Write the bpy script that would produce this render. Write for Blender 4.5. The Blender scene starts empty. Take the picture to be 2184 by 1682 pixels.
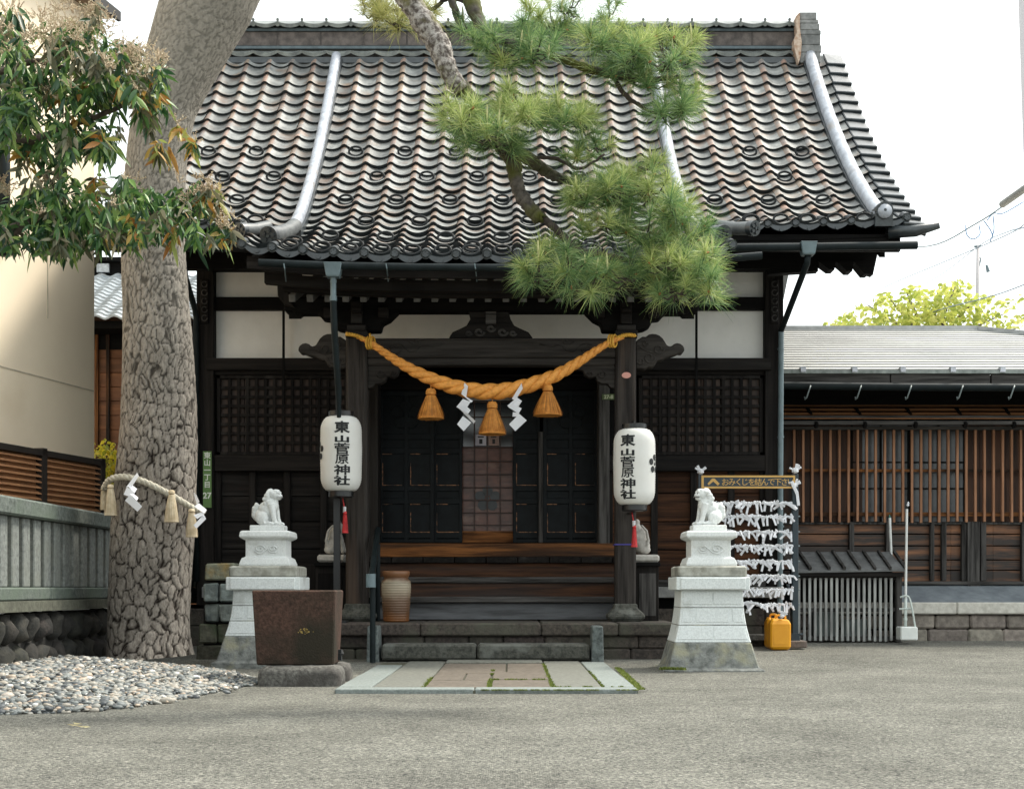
import bpy, bmesh, math, random
import numpy as np
from mathutils import Vector, Matrix
random.seed(7); RNG = np.random.default_rng(7)
R = math.radians
S = bpy.context.scene
COL = S.collection
# ---------------------------------------------------------------- camera, sky, sun, exposure
FPX = 3033.0; CXP = 1092.0; HZ = 1252.0; CH = 0.7          # focal length in pixels of a 2184 px wide frame, horizon row, eye height
cd = bpy.data.cameras.new('camera'); cam = bpy.data.objects.new('camera', cd); COL.objects.link(cam)
cd.sensor_width = 36; cd.lens = 36*FPX/2184.0; cd.shift_x = 0; cd.shift_y = (HZ-841.0)/2184.0
cd.clip_start = 0.05; cd.clip_end = 2000
cam.location = (0, 0, CH); cam.rotation_euler = (R(90), 0, 0); S.camera = cam
SUN_EL, SUN_AZ = 56.0, 118.0      # degrees; azimuth of the sun measured from straight behind the camera, minus = to the left
w = bpy.data.worlds.new('World'); S.world = w; w.use_nodes = True
nt = w.node_tree; bg = nt.nodes['Background']
sky = nt.nodes.new('ShaderNodeTexSky'); sky.sky_type = 'NISHITA'; sky.sun_disc = False
sky.sun_elevation = R(SUN_EL); sky.sun_rotation = R(180-SUN_AZ); sky.dust_density = 7; sky.air_density = 1.0; sky.ozone_density = 1.5
hs = nt.nodes.new('ShaderNodeHueSaturation'); hs.inputs['Saturation'].default_value = 0.35
nt.links.new(sky.outputs[0], hs.inputs['Color']); nt.links.new(hs.outputs[0], bg.inputs[0]); bg.inputs[1].default_value = 0.08
bg2 = nt.nodes.new('ShaderNodeBackground'); bg2.inputs[0].default_value = (.93, 1.0, .985, 1); bg2.inputs[1].default_value = 0.80     # bright even veil of high thin cloud
ad_ = nt.nodes.new('ShaderNodeAddShader'); nt.links.new(bg.outputs[0], ad_.inputs[0]); nt.links.new(bg2.outputs[0], ad_.inputs[1]); nt.links.new(ad_.outputs[0], nt.nodes['World Output'].inputs['Surface'])
sd = bpy.data.lights.new('sun', 'SUN'); sun = bpy.data.objects.new('sun', sd); COL.objects.link(sun)
sd.energy = 2.6; sd.angle = R(11); sd.color = (1.0, 0.94, 0.82)
el, az = R(SUN_EL), R(SUN_AZ)
to_sun = Vector((math.sin(az)*math.cos(el), -math.cos(az)*math.cos(el), math.sin(el)))
sun.rotation_euler = to_sun.to_track_quat('Z', 'Y').to_euler()
S.view_settings.view_transform = 'Standard'; S.view_settings.look = 'None'; S.view_settings.exposure = 0.72; S.view_settings.gamma = 1.0
S.cycles.max_bounces = 6; S.cycles.diffuse_bounces = 3; S.cycles.transparent_max_bounces = 6
S.cycles.use_denoising = True

def PX(px, Y): return (px-CXP)*Y/FPX
def PZ(py, Y): return CH+(HZ-py)*Y/FPX
def P(px, py, Y): return Vector((PX(px, Y), Y, PZ(py, Y)))

# ---------------------------------------------------------------- materials
MATS = {}
def mat(name, c1, c2=None, scale=8.0, stretch=(1, 1, 1), rough=0.7, bump=0.0, bscale=None, island=0.0, metal=0.0, c3=None, c3scale=2.0, c3lo=.5, c3hi=.65, spec=0.5, detail=6.0, hue=0.0, lo=.35, hi=.65, transl=0.0):
    if name in MATS: return MATS[name]
    m = bpy.data.materials.new(name); m.use_nodes = True; MATS[name] = m
    nt = m.node_tree; N = nt.nodes; L = nt.links; b = N['Principled BSDF']
    b.inputs['Roughness'].default_value = rough; b.inputs['Metallic'].default_value = metal
    b.inputs['Specular IOR Level'].default_value = spec
    c2 = c2 or tuple(x*.75 for x in c1)
    tc = N.new('ShaderNodeTexCoord'); mp = N.new('ShaderNodeMapping'); mp.inputs['Scale'].default_value = stretch
    L.new(tc.outputs['Object'], mp.inputs['Vector'])
    n1 = N.new('ShaderNodeTexNoise'); n1.inputs['Scale'].default_value = scale; n1.inputs['Detail'].default_value = detail; n1.inputs['Roughness'].default_value = .62
    L.new(mp.outputs[0], n1.inputs['Vector'])
    cr = N.new('ShaderNodeValToRGB'); cr.color_ramp.elements[0].position = lo; cr.color_ramp.elements[1].position = hi
    cr.color_ramp.elements[0].color = (*c2, 1); cr.color_ramp.elements[1].color = (*c1, 1)
    L.new(n1.outputs['Fac'], cr.inputs['Fac']); out = cr.outputs['Color']
    if c3:
        n3 = N.new('ShaderNodeTexNoise'); n3.inputs['Scale'].default_value = c3scale; n3.inputs['Detail'].default_value = 5
        L.new(mp.outputs[0], n3.inputs['Vector'])
        r3 = N.new('ShaderNodeMapRange'); r3.inputs['From Min'].default_value = c3lo; r3.inputs['From Max'].default_value = c3hi
        L.new(n3.outputs['Fac'], r3.inputs['Value'])
        mx = N.new('ShaderNodeMix'); mx.data_type = 'RGBA'; L.new(r3.outputs[0], mx.inputs[0]); L.new(out, mx.inputs[6]); mx.inputs[7].default_value = (*c3, 1)
        out = mx.outputs[2]
    if island or hue:
        g = N.new('ShaderNodeNewGeometry'); h = N.new('ShaderNodeHueSaturation')
        r = N.new('ShaderNodeMapRange'); r.inputs['To Min'].default_value = 1-island; r.inputs['To Max'].default_value = 1+island
        L.new(g.outputs['Random Per Island'], r.inputs['Value']); L.new(r.outputs[0], h.inputs['Value'])
        if hue:
            mul = N.new('ShaderNodeMath'); mul.operation = 'MULTIPLY'; mul.inputs[1].default_value = 7.31
            fr = N.new('ShaderNodeMath'); fr.operation = 'FRACT'; L.new(g.outputs['Random Per Island'], mul.inputs[0]); L.new(mul.outputs[0], fr.inputs[0])
            r2 = N.new('ShaderNodeMapRange'); r2.inputs['To Min'].default_value = .5-hue; r2.inputs['To Max'].default_value = .5+hue
            L.new(fr.outputs[0], r2.inputs['Value']); L.new(r2.outputs[0], h.inputs['Hue'])
        L.new(out, h.inputs['Color']); out = h.outputs['Color']
    L.new(out, b.inputs['Base Color'])
    if bump:
        n2 = N.new('ShaderNodeTexNoise'); n2.inputs['Scale'].default_value = bscale or scale*2; n2.inputs['Detail'].default_value = 5
        L.new(mp.outputs[0], n2.inputs['Vector'])
        bp = N.new('ShaderNodeBump'); bp.inputs['Strength'].default_value = 1.0; bp.inputs['Distance'].default_value = bump
        L.new(n2.outputs['Fac'], bp.inputs['Height']); L.new(bp.outputs[0], b.inputs['Normal'])
    if transl:
        tr = N.new('ShaderNodeBsdfTranslucent'); L.new(out, tr.inputs['Color']); ms = N.new('ShaderNodeMixShader'); ms.inputs[0].default_value = transl
        L.new(b.outputs[0], ms.inputs[1]); L.new(tr.outputs[0], ms.inputs[2]); L.new(ms.outputs[0], N['Material Output'].inputs['Surface'])
    return m
def ramp3(name, stops, rough=.6, transl=0.0, bump=0, noise=None):
    """colour picked per island from a ramp (leaves, needles, pebbles)"""
    m = bpy.data.materials.new(name); m.use_nodes = True; MATS[name] = m
    nt = m.node_tree; N = nt.nodes; L = nt.links; b = N['Principled BSDF']; b.inputs['Roughness'].default_value = rough
    g = N.new('ShaderNodeNewGeometry'); cr = N.new('ShaderNodeValToRGB')
    e = cr.color_ramp.elements
    while len(e) < len(stops): e.new(.5)
    for el_, (p, c) in zip(e, stops): el_.position = p; el_.color = (*c, 1)
    L.new(g.outputs['Random Per Island'], cr.inputs['Fac']); out = cr.outputs['Color']
    if noise:
        tc = N.new('ShaderNodeTexCoord'); n1 = N.new('ShaderNodeTexNoise'); n1.inputs['Scale'].default_value = noise[0]; L.new(tc.outputs['Object'], n1.inputs['Vector'])
        h = N.new('ShaderNodeHueSaturation'); r = N.new('ShaderNodeMapRange'); r.inputs['From Min'].default_value = .3; r.inputs['From Max'].default_value = .7
        r.inputs['To Min'].default_value = noise[1]; r.inputs['To Max'].default_value = noise[2]
        L.new(n1.outputs['Fac'], r.inputs['Value']); L.new(r.outputs[0], h.inputs['Value']); L.new(out, h.inputs['Color']); out = h.outputs['Color']
    L.new(out, b.inputs['Base Color'])
    if transl:
        tr = N.new('ShaderNodeBsdfTranslucent'); L.new(out, tr.inputs['Color']); ms = N.new('ShaderNodeMixShader'); ms.inputs[0].default_value = transl
        L.new(b.outputs[0], ms.inputs[1]); L.new(tr.outputs[0], ms.inputs[2]); L.new(ms.outputs[0], N['Material Output'].inputs['Surface'])
    return m
def wood(name, c1, c2, ax, rough=.75, **k):
    st = {'x': (.06, 1, 1), 'y': (1, .06, 1), 'z': (1, 1, .06)}[ax]
    return mat(name+'_'+ax, c1, c2, scale=26, stretch=st, rough=rough, bump=.004, bscale=60, detail=8, spec=.12, **k)
DK = {a: wood('dark_wood', (.017, .0145, .013), (.005, .0045, .0045), a, island=.25, c3=(.034, .032, .030), c3scale=7, c3lo=.55, c3hi=.75) for a in 'xyz'}
BK = {a: wood('black_wood', (.007, .006, .0055), (.0025, .0025, .0025), a) for a in 'xyz'}
GW = {a: wood('grey_weathered_wood', (.085, .080, .076), (.018, .017, .016), a, island=.25) for a in 'xyz'}
BW = {a: wood('brown_wood', (.26, .105, .034), (.045, .020, .010), a, island=.3, c3=(.022, .016, .013), c3scale=5, c3lo=.44, c3hi=.60) for a in 'xyz'}
RW = {a: wood('reddish_brown_wood', (.082, .037, .019), (.017, .010, .0075), a, island=.4, c3=(.030, .026, .025), c3scale=4, c3lo=.5, c3hi=.7) for a in 'xyz'}
SLAT = {a: wood('tan_slat_wood', (.38, .20, .12), (.20, .10, .056), a, island=.15) for a in 'xyz'}
PLAS = mat('white_plaster', (.84, .83, .80), (.76, .75, .72), scale=3, rough=.9, bump=.002, bscale=40)
TILE = mat('glazed_grey_tile', (.245, .25, .238), (.105, .11, .108), scale=9, rough=.44, bump=.003, bscale=50, island=.35, hue=.012, c3=(.17, .12, .088), c3scale=4, c3lo=.52, c3hi=.72, spec=.42)
TILEC = mat('warm_crest_tile', (.30, .195, .138), (.13, .112, .096), scale=7, rough=.4, bump=.003, bscale=50, island=.22, hue=.012, c3=(.15, .15, .15), c3scale=2.2, c3lo=.5, c3hi=.7, spec=.6)
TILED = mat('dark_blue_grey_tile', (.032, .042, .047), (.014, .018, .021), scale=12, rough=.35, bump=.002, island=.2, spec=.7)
TILEH = mat('silver_glaze_tile', (.42, .45, .50), (.24, .26, .30), scale=9, rough=.35, bump=.004, island=.12, spec=.7, c3=(.26, .22, .18), c3scale=4, c3lo=.6, c3hi=.8)
METG = mat('dark_green_grey_metal', (.012, .018, .020), (.008, .012, .013), scale=9, rough=.5, spec=.15)
METB = mat('blue_grey_plastic', (.14, .19, .21), (.10, .14, .155), scale=9, rough=.5)
GRAN = mat('pale_granite', (.70, .735, .73), (.52, .55, .545), scale=70, rough=.8, bump=.002, bscale=160, c3=(.33, .34, .31), c3scale=3.5, c3lo=.56, c3hi=.8, lo=.3, hi=.62)
GRANW = mat('white_carved_granite', (.70, .72, .71), (.56, .58, .57), scale=80, rough=.75, bump=.0012, bscale=160, c3=(.42, .42, .38), c3scale=9, c3lo=.6, c3hi=.85)
GRAND = mat('lichen_dark_granite', (.24, .25, .235), (.09, .095, .088), scale=16, rough=.85, bump=.006, bscale=60, c3=(.30, .29, .20), c3scale=5, c3lo=.52, c3hi=.7)
BROWNST = mat('brown_stone_block', (.070, .056, .047), (.022, .018, .015), scale=30, rough=.88, bump=.006, bscale=50, island=.3, hue=.02, c3=(.065, .065, .048), c3scale=3, c3lo=.5, c3hi=.7)
BASIN = mat('red_brown_stone', (.105, .060, .045), (.030, .018, .014), scale=38, rough=.9, spec=.2, bump=.007, bscale=70, c3=(.028, .024, .017), c3scale=2.2, c3lo=.42, c3hi=.62, lo=.3, hi=.72)
PAPER = mat('white_paper', (.86, .87, .90), (.80, .81, .85), scale=6, rough=.8, transl=.25)
INK = mat('black_ink', (.015, .017, .018), (.01, .012, .013), scale=4, rough=.8)
ROPEO = mat('orange_synthetic_straw', (.84, .37, .07), (.58, .225, .035), scale=30, rough=.62, bump=.003, bscale=90)
ROPEW = mat('pale_hemp_rope', (.50, .47, .39), (.30, .27, .21), scale=30, rough=.85, bump=.002, bscale=90)

# ---------------------------------------------------------------- mesh builder
class MB:
    def __init__(s): s.v = []; s.f = []; s.mi = []; s.m = 0; s.cnt = []
    def add(s, vs, fs):
        o = len(s.v); s.v += [tuple(v) for v in vs]; s.f += [tuple(i+o for i in f) for f in fs]; s.mi += [s.m]*len(fs); s.cnt.append((len(vs), len(fs)))
    def box(s, x0, x1, y0, y1, z0, z1):
        if x0 > x1: x0, x1 = x1, x0
        if y0 > y1: y0, y1 = y1, y0
        if z0 > z1: z0, z1 = z1, z0
        s.add([(x0,y0,z0),(x1,y0,z0),(x1,y1,z0),(x0,y1,z0),(x0,y0,z1),(x1,y0,z1),(x1,y1,z1),(x0,y1,z1)],
              [(0,3,2,1),(4,5,6,7),(0,1,5,4),(1,2,6,5),(2,3,7,6),(3,0,4,7)])
        return s
    def pb(s, a, b, c, d, Y0, Y1):      # a box whose front face has given extents at distance Y0
        return s.box(PX(a, Y0), PX(b, Y0), Y0, Y1, PZ(d, Y0), PZ(c, Y0))
    def hexa(s, p8): s.add(p8, [(0,3,2,1),(4,5,6,7),(0,1,5,4),(1,2,6,5),(2,3,7,6),(3,0,4,7)]); return s
    def bar(s, a, b, w, h, up=(0, 0, 1)):   # rectangular bar from a to b
        a = Vector(a); b = Vector(b); d = (b-a).normalized(); u = Vector(up)
        if abs(d.dot(u)) > .99: u = Vector((0, 1, 0))
        r = d.cross(u).normalized()*w/2; t = r.cross(d).normalized()*h/2
        p = [a-r-t, a+r-t, b+r-t, b-r-t, a-r+t, a+r+t, b+r+t, b-r+t]
        return s.hexa(p)
    def tube(s, pts, rad, n=10, cap=True, tw=0, lob=None):
        pts = [Vector(p) for p in pts]
        if not hasattr(rad, '__len__'): rad = [rad]*len(pts)
        vs = []; d0 = (pts[1]-pts[0]).normalized()
        u = d0.orthogonal().normalized()
        for i, p in enumerate(pts):
            d = (pts[min(i+1, len(pts)-1)]-pts[max(i-1, 0)]).normalized()
            u = (u-d*u.dot(d)).normalized(); v = d.cross(u)
            for k in range(n):
                a = 2*math.pi*k/n+tw*i; r_ = rad[i]
                vs.append(p+u*math.cos(a)*r_+v*math.sin(a)*r_)
        fs = []
        for i in range(len(pts)-1):
            for k in range(n): fs.append((i*n+k, i*n+(k+1) % n, (i+1)*n+(k+1) % n, (i+1)*n+k))
        if cap: fs.append(tuple(range(n))[::-1]); fs.append(tuple((len(pts)-1)*n+k for k in range(n)))
        s.add(vs, fs); return s
    def prism(s, poly, Y0, Y1):         # polygon of (x, z) extruded in y
        n = len(poly); vs = [(x, Y0, z) for x, z in poly]+[(x, Y1, z) for x, z in poly]
        s.add(vs, [tuple(range(n)), tuple(range(n, 2*n))[::-1]]+[(i, i+n, (i+1) % n+n, (i+1) % n) for i in range(n)]); return s
    def pprism(s, poly, Y0, Y1): return s.prism([(PX(a, Y0), PZ(b, Y0)) for a, b in poly], Y0, Y1)
    def frust(s, cx, cy, levels, n=4):  # levels: (half width x, half width y, z)
        vs = []
        for hx, hy, z in levels: vs += [(cx-hx, cy-hy, z), (cx+hx, cy-hy, z), (cx+hx, cy+hy, z), (cx-hx, cy+hy, z)]
        fs = [(3, 2, 1, 0)]
        for i in range(len(levels)-1):
            for k in range(4): fs.append((i*4+k, i*4+(k+1) % 4, i*4+4+(k+1) % 4, i*4+4+k))
        m = (len(levels)-1)*4; fs.append((m, m+1, m+2, m+3)); s.add(vs, fs); return s
    def lathe(s, c, prof, n=28):
        vs = []; c = Vector(c)
        for r_, z in prof:
            for k in range(n): a = 2*math.pi*k/n; vs.append((c.x+r_*math.cos(a), c.y+r_*math.sin(a), c.z+z))
        fs = []
        for i in range(len(prof)-1):
            for k in range(n): fs.append((i*n+k, i*n+(k+1) % n, (i+1)*n+(k+1) % n, (i+1)*n+k))
        fs.append(tuple(range(n))[::-1]); fs.append(tuple((len(prof)-1)*n+k for k in range(n))); s.add(vs, fs); return s
    def disc(s, c, r_, t, n=16, rz=None):   # disc facing -y
        c = Vector(c); vs = []
        for y in (-t/2, t/2):
            for k in range(n): a = 2*math.pi*k/n; vs.append((c.x+r_*math.cos(a), c.y+y, c.z+(rz or r_)*math.sin(a)))
        s.add(vs, [tuple(range(n)), tuple(range(n, 2*n))[::-1]]+[(k, k+n, (k+1) % n+n, (k+1) % n) for k in range(n)]); return s
    def each(s, name, m, parent=None, **k):      # one object per added shape
        o = 0; out = []; groups = []
        for n in s.cnt: groups.append(n)
        fo = 0
        for nv, nf in groups:
            t = MB(); t.v = s.v[o:o+nv]; t.f = [tuple(i-o for i in f) for f in s.f[fo:fo+nf]]; t.mi = s.mi[fo:fo+nf]; o += nv; fo += nf
            out.append(t.build(name, m, parent, **k))
        return out
    def build(s, name, m, parent=None, smooth=False, bevel=0.0, origin=None, autos=None):
        o0 = Vector(origin) if origin is not None else Vector((0, 0, 0))
        if parent is not None:
            p = parent; o0 = Vector((0, 0, 0))
            while p is not None: o0 = o0+p.location; p = p.parent
        me = bpy.data.meshes.new(name); me.from_pydata([(v[0]-o0.x, v[1]-o0.y, v[2]-o0.z) for v in s.v], [], s.f)
        ms = m if isinstance(m, (list, tuple)) else [m]
        for q in ms: me.materials.append(q)
        if len(ms) > 1: me.polygons.foreach_set('material_index', s.mi)
        bm = bmesh.new(); bm.from_mesh(me); bmesh.ops.recalc_face_normals(bm, faces=bm.faces); bm.to_mesh(me); bm.free()
        if smooth: me.polygons.foreach_set('use_smooth', [True]*len(me.polygons))
        ob = bpy.data.objects.new(name, me); COL.objects.link(ob)
        if parent is not None: ob.parent = parent
        else: ob.location = o0
        if bevel:
            md = ob.modifiers.new('bevel', 'BEVEL'); md.width = bevel; md.segments = 1; md.limit_method = 'ANGLE'; md.angle_limit = R(40)
        if autos:
            me.set_sharp_from_angle(angle=R(autos))
        return ob
def npmesh(name, V, F, m, parent=None, smooth=False, mi=None):
    """fast build from arrays; F is (n,3) or (n,4)"""
    o0 = Vector((0, 0, 0)); p = parent
    while p is not None: o0 = o0+p.location; p = p.parent
    V = np.asarray(V, dtype=np.float32)-np.array(o0[:], dtype=np.float32); F = np.asarray(F, dtype=np.int32)
    me = bpy.data.meshes.new(name); me.vertices.add(len(V)); me.vertices.foreach_set('co', V.ravel())
    k = F.shape[1]; me.loops.add(F.size); me.loops.foreach_set('vertex_index', F.ravel())
    me.polygons.add(len(F)); me.polygons.foreach_set('loop_start', np.arange(0, F.size, k, dtype=np.int32)); me.polygons.foreach_set('loop_total', np.full(len(F), k, dtype=np.int32))
    ms = m if isinstance(m, (list, tuple)) else [m]
    for q in ms: me.materials.append(q)
    if mi is not None: me.polygons.foreach_set('material_index', np.asarray(mi, dtype=np.int32))
    if smooth: me.polygons.foreach_set('use_smooth', np.ones(len(F), dtype=bool))
    me.update(calc_edges=True); me.validate()
    ob = bpy.data.objects.new(name, me); COL.objects.link(ob)
    if parent is not None: ob.parent = parent
    return ob
def tag(o, label=None, cat=None, group=None, kind=None):
    if label: o['label'] = label
    if cat: o['category'] = cat
    if group: o['group'] = group
    if kind: o['kind'] = kind
    return o
def thing(name, loc, label, cat, group=None):
    o = bpy.data.objects.new(name, None); COL.objects.link(o); o.location = loc; o.empty_display_size = .1
    return tag(o, label, cat, group)
def kids(o): return [c for c in bpy.data.objects if c.parent == o]
def clone(o, parent=None):
    c = o.copy(); COL.objects.link(c)
    if parent is not None: c.parent = parent
    for ch in kids(o):
        if ch != c: clone(ch, c)
    return c
def text2d(s, size, bold=0.012, cell=None):
    """triangulated glyph outlines in 2D, centred; cut into small cells so that they can be bent"""
    cu = bpy.data.curves.new('lettering', 'FONT'); cu.body = s; cu.size = size; cu.offset = bold*size; cu.align_x = 'CENTER'; cu.align_y = 'CENTER'; cu.resolution_u = 3
    o = bpy.data.objects.new('lettering', cu); COL.objects.link(o); bpy.context.view_layer.update()
    me = bpy.data.meshes.new_from_object(o.evaluated_get(bpy.context.evaluated_depsgraph_get()))
    bpy.data.objects.remove(o); bpy.data.curves.remove(cu)
    bm = bmesh.new(); bm.from_mesh(me); bpy.data.meshes.remove(me)
    if cell:
        xs = [v.co.x for v in bm.verts]; x = min(xs)+cell
        while x < max(xs):
            bmesh.ops.bisect_plane(bm, geom=bm.verts[:]+bm.edges[:]+bm.faces[:], plane_co=(x, 0, 0), plane_no=(1, 0, 0)); x += cell
    bm.verts.index_update()
    vs = [tuple(v.co) for v in bm.verts]; fs = [tuple(v.index for v in f.verts) for f in bm.faces]; bm.free()
    x0 = (min(v[0] for v in vs)+max(v[0] for v in vs))/2; z0 = (min(v[1] for v in vs)+max(v[1] for v in vs))/2
    return [(v[0]-x0, v[1]-z0) for v in vs], fs
def flat_text(mb, s, cx, Y, cz, size, bold=.012):
    v, f = text2d(s, size, bold); mb.add([(cx+a, Y, cz+b) for a, b in v], f)
def spiral(c, r0, turns, sgn=1, a0=0, n=22, Y=0, k=.82):
    return [(c[0]+sgn*math.cos(a0+t*turns*2*math.pi)*r0*(1-k*t), Y, c[1]+math.sin(a0+t*turns*2*math.pi)*r0*(1-k*t)) for t in [i/n for i in range(n+1)]]

# ---------------------------------------------------------------- ground
def gz(x, y):
    return max(0.0, y-12.0)*.018 if y < 40 else .5
def ground():
    xs = list(np.arange(-14, 14.01, .5)); ys = list(np.arange(1.0, 30.01, .5))
    xs = [-400, -120, -40]+xs+[40, 120, 400]; ys = [-60, -10]+ys+[60, 200, 900]
    V = [(x, y, gz(x, y)-.004) for y in ys for x in xs]; n = len(xs)
    F = [(j*n+i, j*n+i+1, (j+1)*n+i+1, (j+1)*n+i) for j in range(len(ys)-1) for i in range(n-1)]
    m = bpy.data.materials.new('worn_asphalt'); m.use_nodes = True; t = m.node_tree; N = t.nodes; L = t.links; b = N['Principled BSDF']
    b.inputs['Roughness'].default_value = .92; b.inputs['Specular IOR Level'].default_value = .15
    tc = N.new('ShaderNodeTexCoord')
    def nz(sc, det=3, r=.6):
        q = N.new('ShaderNodeTexNoise'); q.inputs['Scale'].default_value = sc; q.inputs['Detail'].default_value = det; q.inputs['Roughness'].default_value = r; L.new(tc.outputs['Object'], q.inputs['Vector']); return q
    vo = N.new('ShaderNodeTexVoronoi'); vo.inputs['Scale'].default_value = 108; L.new(tc.outputs['Object'], vo.inputs['Vector'])
    sp = N.new('ShaderNodeSeparateColor'); L.new(vo.outputs['Color'], sp.inputs[0])
    cr = N.new('ShaderNodeValToRGB'); e = cr.color_ramp.elements
    e[0].position = 0; e[0].color = (.075, .075, .072, 1); e[1].position = 1; e[1].color = (.43, .415, .36, 1)
    e.new(.22).color = (.145, .146, .13, 1); e.new(.6).color = (.225, .222, .192, 1); e.new(.87).color = (.285, .279, .24, 1)
    L.new(sp.outputs[0], cr.inputs['Fac'])
    big = nz(1.1, 5); rr = N.new('ShaderNodeMapRange'); rr.inputs['From Min'].default_value = .3; rr.inputs['From Max'].default_value = .7; rr.inputs['To Min'].default_value = .74; rr.inputs['To Max'].default_value = 1.18
    L.new(big.outputs['Fac'], rr.inputs['Value'])
    mid = nz(9, 6, .7); r2 = N.new('ShaderNodeMapRange'); r2.inputs['From Min'].default_value = .3; r2.inputs['From Max'].default_value = .7; r2.inputs['To Min'].default_value = .82; r2.inputs['To Max'].default_value = 1.12
    L.new(mid.outputs['Fac'], r2.inputs['Value'])
    mu = N.new('ShaderNodeMath'); mu.operation = 'MULTIPLY'; L.new(rr.outputs[0], mu.inputs[0]); L.new(r2.outputs[0], mu.inputs[1])
    h = N.new('ShaderNodeHueSaturation'); L.new(cr.outputs[0], h.inputs['Color']); L.new(mu.outputs[0], h.inputs['Value']); L.new(h.outputs[0], b.inputs['Base Color'])
    # fine cracks
    vc = N.new('ShaderNodeTexVoronoi'); vc.feature = 'DISTANCE_TO_EDGE'; vc.inputs['Scale'].default_value = 108; L.new(tc.outputs['Object'], vc.inputs['Vector'])
    fine = nz(50, 4, .7); ad = N.new('ShaderNodeMath'); ad.operation = 'MULTIPLY_ADD'; ad.inputs[1].default_value = 1.2; L.new(vc.outputs['Distance'], ad.inputs[0]); L.new(fine.outputs['Fac'], ad.inputs[2])
    bp = N.new('ShaderNodeBump'); bp.inputs['Distance'].default_value = .013; bp.inputs['Strength'].default_value = 1; L.new(ad.outputs[0], bp.inputs['Height']); L.new(bp.outputs[0], b.inputs['Normal'])
    g = MB(); g.add(V, F); o = g.build('asphalt_ground', m, smooth=True); tag(o, kind='structure', label='worn beige grey asphalt forecourt')
ground()
# ================================================================ SHRINE
YW = 15.6
shrine = thing('shrine_building', (-.22, YW, gz(0, YW)), 'old dark timber shrine hall with silver grey curved tile roof and white plaster panels', 'shrine')
def prof_z(y):        # roof height along depth
    if y >= 14.3: t = y-14.3; return 4.27+.56*t+.0757*t*t
    t = 14.3-y; return 4.27-.56*t+.085*t*t
TH_Y = [18.02]
def walk(y0, y1, step):   # points along the slope from the ridge down
    pts = [y0]; y = y0; acc = 0
    while y > y1:
        dy = .01; acc += math.hypot(dy, prof_z(y)-prof_z(y-dy)); y -= dy
        if acc >= step: pts.append(y); acc = 0
    return pts
rows = walk(18.0, 14.29, .235); 
PITCH = .28; XL, XR = -4.15, 4.05; X0 = XL
def wave(t):
    u = abs((t+.5) % 1.0-.5)          # distance from the crest, 0 .. 0.5
    if u < .15: return .030+.026*math.cos(u/.15*math.pi/2)
    v = (.5-u)/.35; return .030*v*v
def lift(x, y):   # the porch eave curls up a little at its ends
    if y >= 14.5: return 0
    c = -.2; u = max(0, abs(x-c)/2.3); return .10*u**3*min(1, (14.5-y)/1.2)
def normal(y):
    d = (prof_z(y+.01)-prof_z(y-.01))/.02; n = Vector((0, -d, 1)); n.normalize(); return n
def tile_rows(mb, xa, xb, ys, last=True):
    nx = 14
    for i in range(len(ys)-1):
        yu, yl = ys[i], ys[i+1]
        yl2 = yl-.02
        nu, nl = normal(yu), normal(yl)
        c0 = int(round((xa-X0)/PITCH)); c1 = int(round((xb-X0)/PITCH))
        for c in range(c0, c1):
            vs = []; j = random.uniform(-.005, .006); tl = random.uniform(-.008, .008)
            for k in range(nx):
                t = k/(nx-1); x = X0+(c+t-.16)*PITCH; w_ = wave(t-.16)+j
                lu, ll = lift(x, yu), lift(x, yl2)
                pu = Vector((x, yu+.04, prof_z(yu+.04)+lu))+nu*(w_+.0)
                pl = Vector((x, yl2, prof_z(yl2)+ll))+nl*(w_+.046+tl*(t-.5)*2)
                pb_ = pl-nl*.043+Vector((0, .034, 0))
                vs += [pu, pl, pb_]
            fsl = []; mil = []
            for k in range(nx-1):
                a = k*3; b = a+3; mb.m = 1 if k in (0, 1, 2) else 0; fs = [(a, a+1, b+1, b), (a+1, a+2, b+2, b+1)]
                fsl += fs; mil += [mb.m, 2]  # lower tile edges take the dark tile, shade put into their colour
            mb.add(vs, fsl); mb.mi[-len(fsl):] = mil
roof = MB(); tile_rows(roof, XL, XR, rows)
# porch rows continue forward between the two slanting ridges
KL, KR = -2.47, 2.13
c0 = round((KL-X0)/PITCH); KL = X0+c0*PITCH; c1 = round((KR-X0)/PITCH); KR = X0+c1*PITCH
krows = [rows[-1]]+walk(rows[-1], 12.98, .235)[1:]
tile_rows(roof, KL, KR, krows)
YE = krows[-1]; YM = rows[-1]
# slope under the tiles and the rear slope
und = MB()
def sheet(mb, xa, xb, ya, yb, off, n=14):
    ys = [ya+(yb-ya)*i/n for i in range(n+1)]; m = 10
    V = []
    for y in ys:
        for k in range(m+1):
            x = xa+(xb-xa)*k/m; V.append((x, y, prof_z(y)+off+lift(x, y)))
    mb.add(V, [(j*(m+1)+k, j*(m+1)+k+1, (j+1)*(m+1)+k+1, (j+1)*(m+1)+k) for j in range(n) for k in range(m)])
sheet(und, XL+.02, XR-.02, 18.0, YM+.03, -.03); sheet(und, XL+.02, XR-.02, 18.0, YM+.05, -.13)
sheet(und, KL+.02, KR-.02, YM+.3, YE+.03, -.03); sheet(und, KL+.02, KR-.02, YM+.3, YE+.05, -.10)
und.build('roof_boarding', BK['x'], shrine)
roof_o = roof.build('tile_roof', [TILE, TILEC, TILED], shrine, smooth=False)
roof_o.data.set_sharp_from_angle(angle=R(50)); roof_o.data.polygons.foreach_set('use_smooth', [True]*len(roof_o.data.polygons))
rb = MB(); rb.add([(XL, 18.0, prof_z(18.0)), (XR, 18.0, prof_z(18.0)), (XR, 22, 4.4), (XL, 22, 4.4)], [(0, 1, 2, 3)]); rb.build('rear_roof_slope', TILED, shrine)
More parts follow.
